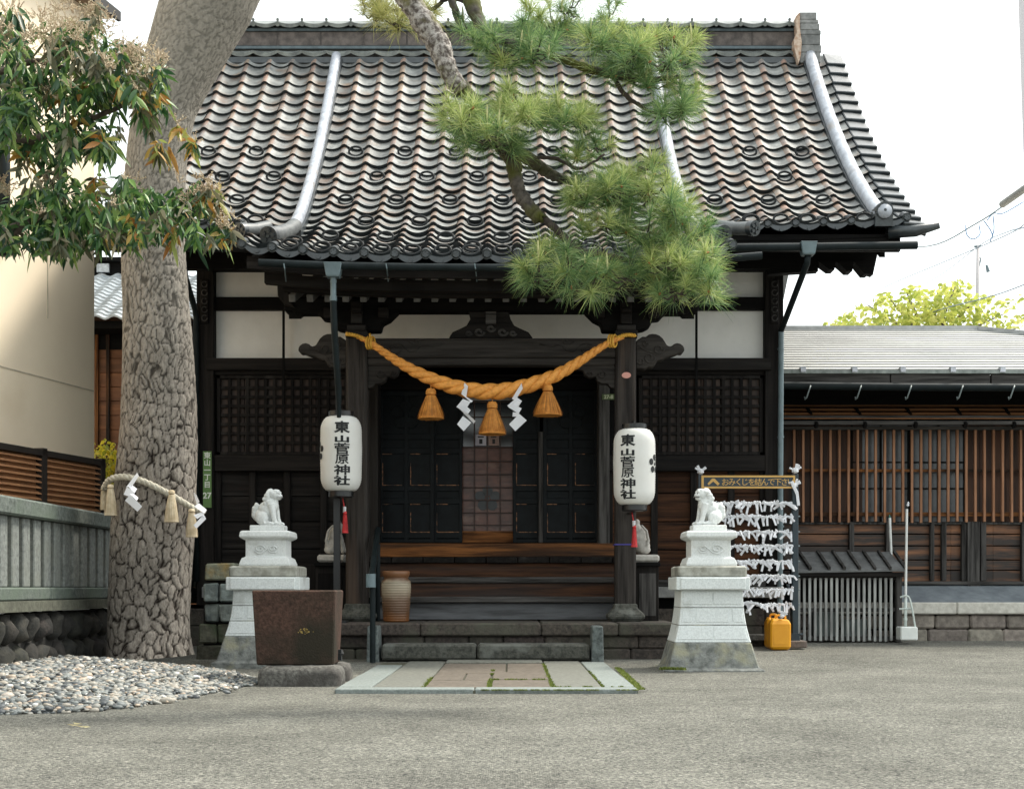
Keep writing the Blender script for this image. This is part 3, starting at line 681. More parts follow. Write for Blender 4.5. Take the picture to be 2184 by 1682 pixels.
while px < 1480:
    q = MB(); x = PX(px, 13.75); q.bar((x, 13.60, PZ(636, 13.60)), (x, YW, PZ(636, 13.60)+.66), .062, .072, up=(0, 0, 1)); q.build('porch_rafter', mat('rafter_end_wood', (.12, .12, .116), (.06, .058, .055), scale=14, rough=.8), shrine, bevel=.004); px += 37.6
for k in (0, 1):
    f = (lambda a: a) if not k else (lambda a: 2096-a)
    ARM = [(640, 575), (560, 575), (566, 584), (576, 592), (588, 594), (594, 602), (606, 606), (612, 640), (640, 640)]
    q = MB(); q.pprism([(f(a), b) for a, b in ARM], YP+.1, YP+.25); q.build('eave_side_arm', DK['x'], shrine, bevel=.008)
    q = MB(); u, v = sorted((f(590), f(612))); q.pprism([(f(590), 588), (f(612), 588), (f(618), 640), (f(628), 655), (f(606), 650), (f(592), 630)], YP, YP+.12); q.build('carved_arm_end', DK['z'], shrine, bevel=.01)
    q = MB(); x = PX(f(625), YP); q.bar((x, YP+.1, 3.45), (x, YW, 3.9), .12, .18); q.build('connecting_beam', BK['y'], shrine)
# main eave underside, left and right of the porch
for a, b in ((XL+.1, KL+.1), (KR-.1, XR-.12)):
    q = MB(); q.box(a, b, YM+.06, YM+.12, 4.27-.17, 4.27+.0); q.build('main_eave_fascia', BK['x'], shrine)
    q = MB(); q.box(max(a, xl), min(b, xr), 15.0, 15.12, 4.06, 4.3); q.build('main_eave_beam', BK['x'], shrine)
    n = int((b-a)/.2)
    for i in range(n+1):
        x = a+(b-a)*i/n; q = MB(); q.bar((x, 14.55, 4.27-.10), (x, 15.6, 4.27+.42), .06, .08); q.build('main_rafter', DK['y'], shrine)
q = MB()
for s, x0, x1 in ((1, xr-.1, XR-.25), (-1, XL+.3, xl+.1)):
    for y, d in ((15.0, 0), (15.6, .05), (16.3, .05), (17.0, .05), (17.7, .05)): q.box(x0, x1, y, y+.12, prof_z(y)-.30, prof_z(y)-.14)
q.each('gable_purlin', BK['x'], shrine)
# barge boards
for xb in (XR-.28, XL+.22):
    q = MB(); n = 14; vs = []
    for i in range(n+1):
        y = 14.6+(18-14.6)*i/n
        for x in (xb, xb+.06): vs += [(x, y, prof_z(y)-.05), (x, y, prof_z(y)-.36)]
    fs = []
    for i in range(n):
        a = i*4; b = a+4; fs += [(a, a+1, b+1, b), (a+2, b+2, b+3, a+3), (a+1, a+3, b+3, b+1)]
    fs += [(0, 2, 3, 1)]
    q.add(vs, fs); q.build('barge_board', BK['y'], shrine)
# stepped rafter tails seen under the right gable
q = MB()
for i, (a, c) in enumerate(((1778, 575), (1816, 578), (1852, 584))):
    q.pprism([(a-34, 556), (a+4, 556), (a+2, c), (a-8, c), (a-26, 562)], 15.0, 15.2)
q.pprism([(1640, 522), (1876, 522), (1862, 586), (1850, 582), (1842, 564), (1745, 560), (1745, 578), (1640, 584)], 15.05, 15.18)
q.each('gable_eave_bracket', BK['x'], shrine)
# gutters and pipes
def gutter(pts, r=.045, nm='gutter'):
    q = MB(); q.tube(pts, r, n=12); return q.build(nm, METG, shrine, smooth=True, autos=50)
gutter([P(552, 560, 12.95), P(700, 566, 12.95), P(900, 570, 12.95), P(1100, 571, 12.95), P(1350, 566, 12.95), P(1625, 545, 12.95)], .035)
gutter([P(1540, 528, 14.15), P(1750, 526, 14.15), P(1956, 523, 14.15)], .04); gutter([P(200, 526, 14.15), P(480, 528, 14.15)], .04)
def hopper(px, py, Y, w0, nm='rain_hopper'):
    x, z = PX(px, Y), PZ(py, Y); q = MB(); q.frust(x, Y, [(w0*.72, w0*.72, z-.125), (w0*.8, w0*.8, z-.11), (w0, w0, z-.01), (w0*1.06, w0*1.06, z), ]); return q.build(nm, METB, shrine, bevel=.004)
hopper(711, 563, 12.95, .078); hopper(1723, 518, 14.15, .078)
q = MB(); q.tube([P(711, 590, 12.95), P(711, 640, 12.95)], [.027, .027], n=12); q.tube([P(711, 598, 12.95), P(711, 603, 12.95)], .031, n=12); q.tube([P(711, 632, 12.95), P(711, 642, 12.95)], .033, n=12)
q.build('pipe_collar', METB, shrine, smooth=True, autos=40)
q = MB(); q.tube([P(711, 640, 12.95), P(713, 700, 12.97), P(722, 830, 13.25), P(723, 890, 13.3)], [.030, .031, .031, .020], n=12); q.build('downpipe', METG, shrine, smooth=True, autos=40)
q = MB(); q.tube([P(1723, 545, 14.15), P(1721, 562, 14.18), P(1672, 690, 15.35), P(1666, 705, 15.45)], .032, n=12); q.build('downpipe', METG, shrine, smooth=True)
q = MB(); q.tube([P(1666, 700, 15.45), P(1663, 1370, 15.45)], .03, n=12)
for y in (742, 930, 1120): q.tube([P(1665, y, 15.45), P(1665, y+4, 15.45)], .036, n=12)
q.build('lower_downpipe', METB, shrine, smooth=True, autos=40)
q = MB(); q.tube([P(392, 560, 14.3), P(395, 590, 14.5), P(416, 660, 15.4), P(419, 680, 15.45), P(419, 1240, 15.45)], .032, n=12); q.build('downpipe', METG, shrine, smooth=True)
q = MB()
for px in (605, 1012, 1110, 823): q.tube([P(px, 562, 12.9), P(px+2, 572, 12.9), P(px+5, 600, 13.2)], .006, n=5)
q.build('gutter_hanger', METB, shrine)
# handrail by the steps
q = MB(); z0 = gz(0, 13)
q.tube([(PX(795, 12.9), 12.9, z0), (PX(795, 12.9), 12.9, PZ(1232, 12.9))], .026, n=10)
q.tube([(PX(806, 14.2), 14.2, zt), (PX(806, 14.2), 14.2, PZ(1160, 14.2))], .024, n=10)
hr = thing('step_handrail', (PX(795, 12.9), 12.9, z0), 'dark grey metal handrail climbing the left side of the shrine steps', 'handrail')
q.each('rail_post', METG, hr, smooth=True, autos=40)
q = MB(); q.bar(P(792, 1236, 12.86), P(806, 1130, 14.3), .055, .075); q.build('rail', METG, hr, bevel=.012)
q = MB(); q.tube([P(791, 1223, 12.84), P(791, 1252, 12.84)], .045, n=14); q.build('rail_end_grip', METB, hr, smooth=True, autos=40)
# relief name tablets on the corner posts
for px in (436, 1652):
    q = MB(); q.pb(px-9, px+9, 595, 690, YW-.125, YW-.10); t = q.build('carved_tablet', DK['z'], shrine, bevel=.01)
    q = MB()
    for k in range(5): q.tube([P(px+6*math.cos(t_), 606+k*18+6*math.sin(t_), YW-.13) for t_ in [i*.5 for i in range(12)]], .008, n=5)
    q.build('tablet_relief', GW['z'], t)
# green address strip on the left post
q = MB(); q.pb(433, 451, 962, 1082, YW-.125, YW-.115); ad = q.build('address_strip', mat('green_sign_enamel', (.085, .19, .035), (.07, .16, .03), rough=.4), shrine)
q = MB()
for i, ch in enumerate('東山一丁目'): flat_text(q, ch, PX(442, YW-.13), YW-.13, PZ(973+i*15.5, YW), .075, .02)
flat_text(q, '27', PX(442, YW-.13), YW-.13, PZ(1058, YW), .09, .03); q.build('strip_lettering', mat('white_sign_paint', (.75, .8, .72), None), ad)
# ================================================================ OTHER THINGS
def interp(pts, n):
    """Catmull-Rom through points"""
    pts = [Vector(p) for p in pts]; out = []
    for i in range(len(pts)-1):
        p0 = pts[max(i-1, 0)]; p1 = pts[i]; p2 = pts[i+1]; p3 = pts[min(i+2, len(pts)-1)]
        for k in range(n):
            t = k/n; out.append(.5*((2*p1)+(-p0+p2)*t+(2*p0-5*p1+4*p2-p3)*t*t+(-p0+3*p1-3*p2+p3)*t**3))
    out.append(pts[-1]); return out
def twisted(mb, path, rad, strands, turns, ns=10, closed=False, phase=0, sr=.62):
    """rope of helical strands; rad is a function of 0..1"""
    n = len(path); T = [(path[min(i+1, n-1)]-path[max(i-1, 0)]).normalized() for i in range(n)]
    u = T[0].orthogonal().normalized(); U = []
    for i in range(n): u = (u-T[i]*u.dot(T[i])).normalized(); U.append(u.copy())
    L = [0]
    for i in range(1, n): L.append(L[-1]+(path[i]-path[i-1]).length)
    for s in range(strands):
        pts = []; rd = []
        for i in range(n):
            t = L[i]/L[-1]; r_ = rad(t); a = phase+2*math.pi*(s/strands)+2*math.pi*turns(t); v = T[i].cross(U[i])
            pts.append(path[i]+(U[i]*math.cos(a)+v*math.sin(a))*r_*(1-sr*.82)); rd.append(r_*sr)
        mb.tube(pts, rd, n=ns)
def tassel(mb, c, w0, w1, h, neck=.16, n=150, body=None, flare=1.0):
    x, y, z = c
    mb.lathe((x, y, z-h*neck), [(w0*.5, 0), (w0, .01), (w0*1.02, h*neck*.6), (w0*.75, h*neck), (w0*.2, h*neck*1.08)], n=16)
    mb.lathe((x, y, z-h), [(w1*.72, .012), (w1*.9, .005), (w1*.55, h*.45), (w0*.93, h*(1-neck))], n=22)
    for i in range(n):
        a = random.uniform(0, 2*math.pi); k = math.sqrt(random.random()); l = h*random.uniform(.93, 1.03)
        r1 = w1*(.55+.45*k)*random.uniform(.97, 1.04); r0 = w0*.95
        p = [Vector((x+math.cos(a)*(r0+(r1-r0)*t**flare), y+math.sin(a)*(r0+(r1-r0)*t**flare), z-h*neck-(l-h*neck)*t)) for t in (0, .35, .7, 1)]
        tq = Vector((-math.sin(a), math.cos(a), 0)); wd = w1*.035
        mb.add([p[0]-tq*wd*.5, p[0]+tq*wd*.5, p[1]-tq*wd, p[1]+tq*wd, p[2]-tq*wd, p[2]+tq*wd, p[3]], [(0, 1, 3, 2), (2, 3, 5, 4), (4, 5, 6)])
def streamer(mb, quads, Y, dy=.012):
    """folded zigzag paper: list of pixel quads, each leaning a little"""
    for i, q_ in enumerate(quads):
        y0 = Y-.01*i; pts = [P(a, b, y0+(dy if k in (1, 2) else -dy)*(1 if i % 2 else -1)) for k, (a, b) in enumerate(q_)]
        bk = [p+Vector((0, .003, 0)) for p in pts]; mb.hexa([*bk, *pts])
# ---- orange rope across the porch
YRp = 13.84
tr_ = thing('straw_rope', P(1047, 845, YRp), 'thick twisted orange straw rope swagged between the porch pillars with three tassels', 'sacred rope')
RP = [(762, 717), (790, 731), (820, 752), (865, 781), (915, 806), (965, 824), (1010, 833), (1050, 835), (1095, 830), (1145, 816), (1190, 798), (1235, 771), (1275, 745), (1306, 727), (1330, 718)]
path = interp([P(a, b, YRp-.10*math.sin(math.pi*i/14)) for i, (a, b) in enumerate(RP)], 10)
q = MB()
rf = lambda t: .022+.052*math.sin(math.pi*min(1, max(0, t)))**1.25
# turns denser where the rope is thin
tab = [0]
for i in range(400): tab.append(tab[-1]+1/(rf(i/400)*2*math.pi*1.05)*2.95/400)
tf = lambda t: -tab[min(400, int(t*400))]-(t*400-int(t*400))*(tab[min(400, int(t*400)+1)]-tab[min(400, int(t*400))])
twisted(q, path, rf, 3, tf, ns=12); q.build('twisted_strands', ROPEO, tr_, smooth=True)
q = MB()
for i in range(420):    # loose fibres standing off the rope
    k = random.randrange(8, len(path)-8); a = random.uniform(0, 6.28); t_ = k/len(path); r_ = rf(t_)*.98; d = (path[k+1]-path[k]).normalized(); u = d.orthogonal().normalized(); v = d.cross(u); c = path[k]+(u*math.cos(a)+v*math.sin(a))*r_
    e = c+(u*math.cos(a)+v*math.sin(a))*random.uniform(.003, .016)+d*random.uniform(-.04, .04); q.add([c-d*.0012, c+d*.0012, e], [(0, 1, 2)])
q.build('loose_fibre', ROPEO, tr_)['kind'] = 'stuff'
q = MB(); YK = mat('yellow_cord', (.72, .40, .05), (.55, .28, .03), scale=30, rough=.6)
for pts in ([(738, 712), (752, 714), (766, 718), (790, 730)], [(1306, 728), (1322, 718), (1340, 714), (1356, 716)]): twisted(q, interp([P(a, b, YRp-.02) for a, b in pts], 8), lambda t: .020, 2, lambda t: 5*t, ns=6)
for cx_, cy_ in ((790, 731), (1306, 727)):
    for k in (-5, 0, 5): q.tube([P(cx_+k+9*math.cos(a)*.5, cy_+13*math.sin(a), YRp-.01+.045*math.cos(a)) for a in [i*.52 for i in range(13)]], .010, n=6)
q.tube([P(790, 718, YRp-.04), P(789, 712, YRp-.02)], .012, n=6)
q.build('tied_cord', YK, tr_, smooth=True)
for (cx_, top, bot, w1) in ((919, 829, 894, 31), (1050, 857, 927, 33), (1168, 821, 887, 34)):
    q = MB(); h = (bot-top)*13.75/FPX; tassel(q, P(cx_, top, 13.74), 11*13.75/FPX, w1*13.75/FPX, h, neck=.22, n=420, flare=.95); q.tube([P(cx_, top-12, 13.74), P(cx_, top+2, 13.74)], .004, n=5)
    q.build('straw_tassel', mat('orange_straw_strands', (.66, .28, .05), (.42, .16, .025), scale=20, rough=.7, island=.3, transl=.2), tr_)
def cr5(x, y): return ((700+x/3.64)*.853, (640+y/3.64)*.853)
def cr6(x, y): return ((1200+x/3.64)*.853, (640+y/3.64)*.853)
ZL = [[(1680, 1150), (1712, 1185), (1695, 1290), (1650, 1255)], [(1655, 1255), (1700, 1285), (1757, 1318), (1740, 1333)], [(1665, 1300), (1735, 1325), (1680, 1410), (1605, 1372)], [(1690, 1360), (1737, 1400), (1708, 1440), (1605, 1372)], [(1640, 1395), (1705, 1430), (1780, 1500), (1765, 1525)], [(1665, 1455), (1742, 1515), (1672, 1592), (1612, 1530)]]
ZR = [[(378, 1155), (390, 1205), (322, 1315), (290, 1300)], [(335, 1285), (383, 1318), (350, 1372), (300, 1330)], [(320, 1300), (372, 1330), (318, 1400), (248, 1362)], [(310, 1350), (380, 1385), (352, 1435), (255, 1372)], [(300, 1420), (355, 1425), (350, 1460), (295, 1460)], [(358, 1435), (426, 1495), (322, 1592), (265, 1530)]]
for zz_, fn in ((ZL, cr5), (ZR, cr6)):
    q = MB(); streamer(q, [[fn(a, b) for a, b in z] for z in zz_], 13.66); q.build('zigzag_paper_streamer', PAPER, tr_)
# ---- lanterns
def lantern(px0, px1, py0, py1, Y, label, text_off, crest_ang, ph=0):
    cx = (px0+px1)/2; x = PX(cx, Y); Rr = (px1-px0)/2*Y/FPX; zt_, zb_ = PZ(py0, Y), PZ(py1, Y); H = zt_-zb_
    t = thing('paper_lantern', (x, Y, zb_-.05), label, 'lantern', 'pair of white paper lanterns')
    def rad(s):   # 0 bottom .. 1 top
        e = min(s, 1-s)*H; k = .135
        return Rr*(.56+.44*math.sqrt(max(0, 1-(1-min(1, e/k))**2))*1.0)*(1-.035*abs(s-.55)*2)
    prof = [(rad(i/90)+.0022*math.cos(i*math.pi), zb_+H*i/90-zb_) for i in range(91)]
    q = MB(); q.lathe((x, Y, zb_), prof, n=48)
    b = q.build('paper_body', mat('lantern_paper', (.84, .84, .81), (.80, .79, .75), scale=3, rough=.55, transl=.22, c3=(.66, .58, .42), c3scale=1.3, c3lo=.62, c3hi=.8), t, smooth=True)
    q = MB(); 
    for z0, hh, r_ in ((zt_-.004, .052, .60), (zb_-.055, .06, .60)): q.lathe((x, Y, z0), [(Rr*r_*.9, 0), (Rr*r_, .006), (Rr*r_, hh-.004), (Rr*r_*.93, hh)], n=32)
    q.build('black_ring_cap', mat('black_lacquer', (.012, .013, .014), None, rough=.3), t, smooth=True, autos=40)
    def bend(mb, v2, f2, ac, zc, push=.0035):
        vs = []
        for a, c in v2:
            z = zc+c; s = (z-zb_)/H; an = ac+a/Rr; r_ = rad(min(1, max(0, s)))+push
            vs.append((x+math.sin(an)*r_, Y-math.cos(an)*r_, z))
        mb.add(vs, f2)
    q = MB()
    ys = [py0+(py1-py0)*k for k in (.167, .325, .45, .59, .73, .868)]; gw = (.155, .135, .145, .130, .155, .165); gh = (.112, .066, .104, .090, .098, .092)
    for i, ch in enumerate('東山菅原神社'):
        v, f = text2d(ch, .150, (.036, .04, .016, .016, .026, .036)[i], cell=.012); mw = max(a for a, c in v)*2; mh = max(c for a, c in v)*2
        v = [(a*gw[i]/mw, c*gh[i]/mh) for a, c in v]
        bend(q, v, f, text_off, PZ(ys[i], Y))
    q.build('brush_lettering', INK, t)
    q = MB(); ca = crest_ang
    for k in range(5):
        an = math.pi/2+ph+k*2*math.pi/5; cx2, cz2 = .062*math.cos(an), .062*math.sin(an)
        v = [(cx2, cz2)]+[(cx2+.031*math.cos(u*math.pi/9), cz2+.031*math.sin(u*math.pi/9)) for u in range(18)]
        bend(q, v, [(0, 1+u, 1+(u+1) % 18) for u in range(18)], ca, zb_+H*.53)
        v = [(.022*math.cos(an-.2), .022*math.sin(an-.2)), (.022*math.cos(an+.2), .022*math.sin(an+.2)), (0.0, 0.0)]; bend(q, v, [(0, 1, 2)], ca, zb_+H*.53)
    v = [(0, 0)]+[(.012*math.cos(u*math.pi/6), .012*math.sin(u*math.pi/6)) for u in range(12)]; bend(q, v, [(0, 1+u, 1+(u+1) % 12) for u in range(12)], ca, zb_+H*.53)
    q.build('plum_crest', INK, t)
    return t, x, zb_, zt_
l1, x1_, zb1, zt1 = lantern(683, 772, 888, 1048, 13.45, 'white paper lantern on a black post at the left porch pillar', .16, -1.30)
l2, x2_, zb2, zt2_ = lantern(1308, 1398, 915, 1077, 13.45, 'white paper lantern hanging before the right porch pillar, plum crest showing', -.42, 1.12)
POST = mat('black_post_paint', (.010, .010, .011), None, rough=.45)
q = MB(); xx = PX(718, 13.5); q.box(xx-.030, xx+.030, 13.50, 13.56, gz(0, 13.5), zb1-.05); q.tube([(xx, 13.52, zb1-.06), (xx, 13.52, zt1+.25)], .012, n=6)
q.box(xx-.1, xx+.1, 13.42, 13.62, zt-.01, zt+.02)
lp = thing('lantern_post', (xx, 13.53, zt), 'slim black post carrying the left white lantern', 'post'); q.build('post', POST, lp)
q = MB(); q.bar((x1_, 13.45, zt1+.06), (xx, 13.52, zt1+.08), .02, .02); q.build('hook_arm', POST, lp)
q = MB(); q.bar((x2_, 13.45, zt2_+.07), (PX(1340, 14.0), 14.02, zt2_+.10), .02, .02); q.tube([(x2_, 13.45, zt2_+.05), (x2_, 13.45, zt2_+.08)], .008, n=6)
q.bar((x2_, 13.45, zb2-.07), (PX(1340, 14.0), 14.02, zb2-.05), .02, .02)
tag(q.build('lantern_bracket', POST, origin=(x2_, 14.0, zt2_)), 'black iron bracket holding the right lantern off its pillar', 'bracket')
REDT = mat('red_tassel', (.62, .035, .035), (.40, .02, .025), scale=30, rough=.7)
for px, pt, t_ in ((735, 1062, l1), (1352, 1092, l2)):
    q = MB(); q.tube([P(px-4, pt, 13.5), P(px, pt+26, 13.5)], .006, n=5); a = q.build('tassel_cord', REDT, t_)
    q = MB(); q.tube([P(px, pt+18, 13.5), P(px, pt+30, 13.5)], .015, n=8); q.build('white_knot', PAPER, t_, smooth=True)
    q = MB(); tassel(q, P(px+1, pt+28, 13.5), .018, .034, .21, n=50, neck=.15); q.build('red_tassel', REDT, t_)

# ---- voxel sculpted figures
def sculpt(name, blobs, m, parent, vox=.008, smooth=4, tubes=()):
    bm = bmesh.new()
    for c, r_, rot in blobs:
        mtx = Matrix.Translation(c) @ Matrix.Rotation(rot, 4, 'Y') @ Matrix.Diagonal((r_[0], r_[1], r_[2], 1))
        bmesh.ops.create_icosphere(bm, subdivisions=3, radius=1, matrix=mtx)
    me = bpy.data.meshes.new(name); bm.to_mesh(me); bm.free()
    mb = MB()
    for pts, rd in tubes: mb.tube(pts, rd, n=12)
    if tubes:
        bm = bmesh.new(); bm.from_mesh(me); t = bpy.data.meshes.new('t'); t.from_pydata(mb.v, [], mb.f); bm.from_mesh(t); bmesh.ops.recalc_face_normals(bm, faces=bm.faces); bm.to_mesh(me); bm.free(); bpy.data.meshes.remove(t)
    o = bpy.data.objects.new(name, me); COL.objects.link(o)
    md = o.modifiers.new('r', 'REMESH'); md.mode = 'VOXEL'; md.voxel_size = vox; md.use_smooth_shade = True
    ms = o.modifiers.new('s', 'SMOOTH'); ms.iterations = smooth; ms.factor = .5
    bpy.context.view_layer.update()
    me2 = bpy.data.meshes.new_from_object(o.evaluated_get(bpy.context.evaluated_depsgraph_get()))
    o.modifiers.clear(); o.data = me2; bpy.data.meshes.remove(me); me2.materials.clear(); me2.materials.append(m); me2.name = name
    me2.polygons.foreach_set('use_smooth', [True]*len(me2.polygons))
    o.parent = parent; return o
def komainu(parent, s, k=1.0, open_mouth=False, m=GRANW):
    """seated guardian lion, local coordinates, looking along s*x, base at z=0; height about .33"""
    B = []; T = []
    def b(x, y, z, rx, ry, rz, rot=0): B.append((Vector((s*x*k, y*k, z*k)), (rx*k, ry*k, rz*k), s*rot))
    def t(pts, rd): T.append(([Vector((s*a*k, y*k, z*k)) for a, y, z in pts], [r_*k for r_ in rd]))
    b(-.045, 0, .075, .070, .060, .066); b(-.018, 0, .125, .062, .055, .072, -.5); b(.022, 0, .17, .052, .052, .066, -.45)     # rump, trunk, chest
    b(.048, 0, .155, .034, .045, .045)
    for y in (-.044, .044):
        b(-.035, y*1.15, .058, .056, .030, .052); t([(-.005, y*1.2, .03), (-.03, y*1.2, .018), (.005, y*1.2, .016), (.035, y*1.2, .016)], [.03, .024, .018, .02]) # haunch, hind foot
        b(.038, y*1.2, .016, .026, .019, .015)
        t([(.035, y*.8, .17), (.052, y*.85, .11), (.062, y*.85, .055), (.074, y*.85, .02)], [.031, .024, .020, .020]); b(.088, y*.85, .015, .030, .022, .016)          # foreleg, paw
        for q_ in (-.010, 0, .010): b(.108, y*.85+q_, .012, .010, .0075, .010); b(.058, y*1.2+q_, .012, .010, .0075, .010)
    b(.055, 0, .245, .044, .043, .044); b(.086, 0, .233, .028, .034, .022); b(.102, 0, .240, .012, .018, .010)   # skull, muzzle, nose
    b(.082, 0, .208 if open_mouth else .215, .024, .029, .011); b(.064, 0, .275, .03, .036, .014)
    for y in (-.023, .023): b(.086, y, .262, .014, .012, .011); b(.035, y*1.6, .262, .018, .010, .016)  # brow, ear
    for i in range(16):   # mane curls
        a = i/16*2*math.pi; b(.02-.012*abs(math.sin(a)), .045*math.sin(a), .235+.045*math.cos(a), .017, .014, .017)
    for i, (x_, z_) in enumerate(((.0, .205), (-.012, .175), (.01, .19), (-.02, .21), (-.005, .235))):
        for y in (-.042, .042): b(x_, y, z_, .016, .014, .018)
    t([(-.095, 0, .05), (-.118, 0, .08), (-.112, 0, .13), (-.098, 0, .165), (-.112, 0, .185)], [.022, .028, .030, .024, .008])
    for z_ in (.07, .1, .13): b(-.122, .012, z_, .016, .016, .018); b(-.12, -.014, z_+.012, .016, .016, .016)
    b(.058, 0, .185, .022, .03, .03)
    o = sculpt('guardian_lion_body', B, m, parent, vox=.0042*k, smooth=2, tubes=T)
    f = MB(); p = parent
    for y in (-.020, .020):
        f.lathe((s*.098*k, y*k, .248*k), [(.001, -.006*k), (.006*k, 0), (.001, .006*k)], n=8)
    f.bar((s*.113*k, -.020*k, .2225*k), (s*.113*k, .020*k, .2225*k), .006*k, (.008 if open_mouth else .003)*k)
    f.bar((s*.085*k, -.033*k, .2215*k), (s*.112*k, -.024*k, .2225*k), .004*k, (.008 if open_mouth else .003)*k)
    me_o = MB.build(f, 'mouth_and_eyes', mat('carved_mouth_stone', (.12, .12, .115), None, rough=.9))  # dark stone for mouth and eyes, shade of the carving painted in
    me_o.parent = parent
    return o
def pedestal(cx, Y, z0, label, slabel, s, k=1.0, rot=0):
    x = PX(cx, Y); u = Y/FPX
    t = thing('statue_pedestal', (x, Y, z0), label, 'pedestal', 'stone pedestals of the guardian lions'); Z = lambda py: PZ(py, Y-.25)
    hw = lambda px: px/2*u
    cy = Y+.05
    q = MB(); q.frust(x, cy, [(hw(210), .40, z0-.05), (hw(210), .40, z0+.015), (hw(190), .36, z0+.02), (hw(160), .31, z0+.235)]); q.build('dark_base_course', GRAND, t, bevel=.01)
    # curved white body
    z1 = z0+.236; z2 = Z(1258); lv = []
    for i in range(13):
        f = i/12; zz = z1+(z2-z1)*f; wd = 160-(160-130)*(1-(1-f)**2.2)*1.0; lv.append((hw(wd), .30*wd/160, zz))
    q = MB(); q.frust(x, cy, lv); q.build('flared_body', GRAN, t, bevel=.006)
    q = MB()
    def face_panel(f0, f1, a, b):    # raised rectangular panels on the front
        za, zb_ = z1+(z2-z1)*f0, z1+(z2-z1)*f1
        def ww(f): return 160-(160-130)*(1-(1-f)**2.2)
        def pt(f, e, out): wd = ww(f); return (x+hw(wd)*e, cy-.30*wd/160-out, z1+(z2-z1)*f)
        q.hexa([pt(f0, a, -.01), pt(f0, b, -.01), pt(f1, b, -.01), pt(f1, a, -.01), pt(f0, a, .005), pt(f0, b, .005), pt(f1, b, .005), pt(f1, a, .005)])
    for f0, f1, sp in ((.03, .30, ((-.93, .0), (.03, .93))), (.36, .64, ((-.93, -.62), (-.5, .5), (.62, .93))), (.70, .97, ((-.93, .0), (.03, .93)))):
        for a, b in sp: face_panel(f0+.03, f1, a, b)
    q.build('carved_panel', GRAN, t, bevel=.003)
    q = MB()
    for f in (.335, .67): wd = 160-(160-130)*(1-(1-f)**2.2); zz = z1+(z2-z1)*f; q.box(x-hw(wd)-.001, x+hw(wd)+.001, cy-.30*wd/160-.0015, cy+.30*wd/160+.0015, zz-.0035, zz+.0035)
    q.build('body_joint', GRAND, t)
    za, zb_, zc = z2, Z(1230), Z(1206)
    q = MB(); q.box(x-hw(154), x+hw(154), cy-.31, cy+.31, za+.001, zb_); q.box(x-hw(136), x+hw(136), cy-.325, cy+.325, za+.006, zb_-.004); q.build('granite_collar', GRAN, t, bevel=.006)
    q = MB(); q.frust(x, cy, [(hw(143), .29, zb_+.001), (hw(143), .29, zc-.015), (hw(138), .28, zc)]); q.build('stained_cap_slab', mat('stained_granite', (.40, .40, .355), (.22, .215, .18), scale=14, rough=.85, bump=.004, c3=(.13, .13, .11), c3scale=5, c3lo=.55, c3hi=.72), t, bevel=.012)
    q = MB(); d0, d1, d2, d3, d4 = zc, Z(1187), Z(1150), Z(1144), Z(1130)
    q.frust(x, cy, [(hw(107), .22, d0+.001), (hw(107), .22, d0+.02), (hw(98), .205, d1-.01), (hw(88), .18, d1), (hw(84), .17, d1+.005), (hw(84), .17, d2), (hw(88), .18, d2+.002), (hw(104), .215, d3-.004), (hw(107), .222, d3+.008), (hw(104), .215, d4-.01), (hw(96), .20, d4)])
    q.build('moulded_plinth', GRANW, t, bevel=.004)
    q = MB(); yf = cy-.17
    for cx_, r_ in ((-.05*s, .046), (.065*s, .034)):
        q.tube([(x+cx_+r_*math.cos(t_)*(1-t_/11), yf-.004, (d1+d2)/2+r_*.75*math.sin(t_)*(1-t_/11)) for t_ in [i*.4 for i in range(20)]], .0075, n=6)
    q.tube([(x+a*s, yf-.004, (d1+d2)/2+b) for a, b in ((-.10, -.02), (-.06, -.045), (-.01, -.03), (.02, 0), (.04, -.03), (.09, -.035), (.11, -.01))], .006, n=6); q.build('wave_relief', GRANW, t, smooth=True)
    zb2_ = d4; q = MB()
    st = thing('guardian_lion_statue', (x+.0*s, cy, zb2_), slabel, 'statue', 'guardian lion statues')
    q.box(x-hw(72), x+hw(72), cy-.11, cy+.11, zb2_+.001, zb2_+.052); q.build('statue_base', GRANW, st, bevel=.006)
    e = bpy.data.objects.new('lion_figure', None)
    o = komainu(st, s, k, open_mouth=(s < 0)); o.location = (0.0, 0, .05)
    for c in kids(st):
        if c.name.startswith('mouth'): c.location = (0, 0, .05)
    o.rotation_euler = (0, 0, R(rot))
    for c in kids(st):
        if c.name.startswith('mouth'): c.rotation_euler = (0, 0, R(rot))
    bpy.data.objects.remove(e)
    return t
pedestal(1512, 12.2, 0.0, 'flared pale granite pedestal right of the steps, beside the fortune rack', 'white seated guardian lion facing left with open mouth, on the right pedestal', -1, 1.10, rot=14)
pedestal(571, 12.6, 0.04, 'flared pale granite pedestal on the left, half hidden by the stone basin', 'white seated guardian lion facing right with closed mouth, on the left pedestal', 1, 1.12, rot=-14)
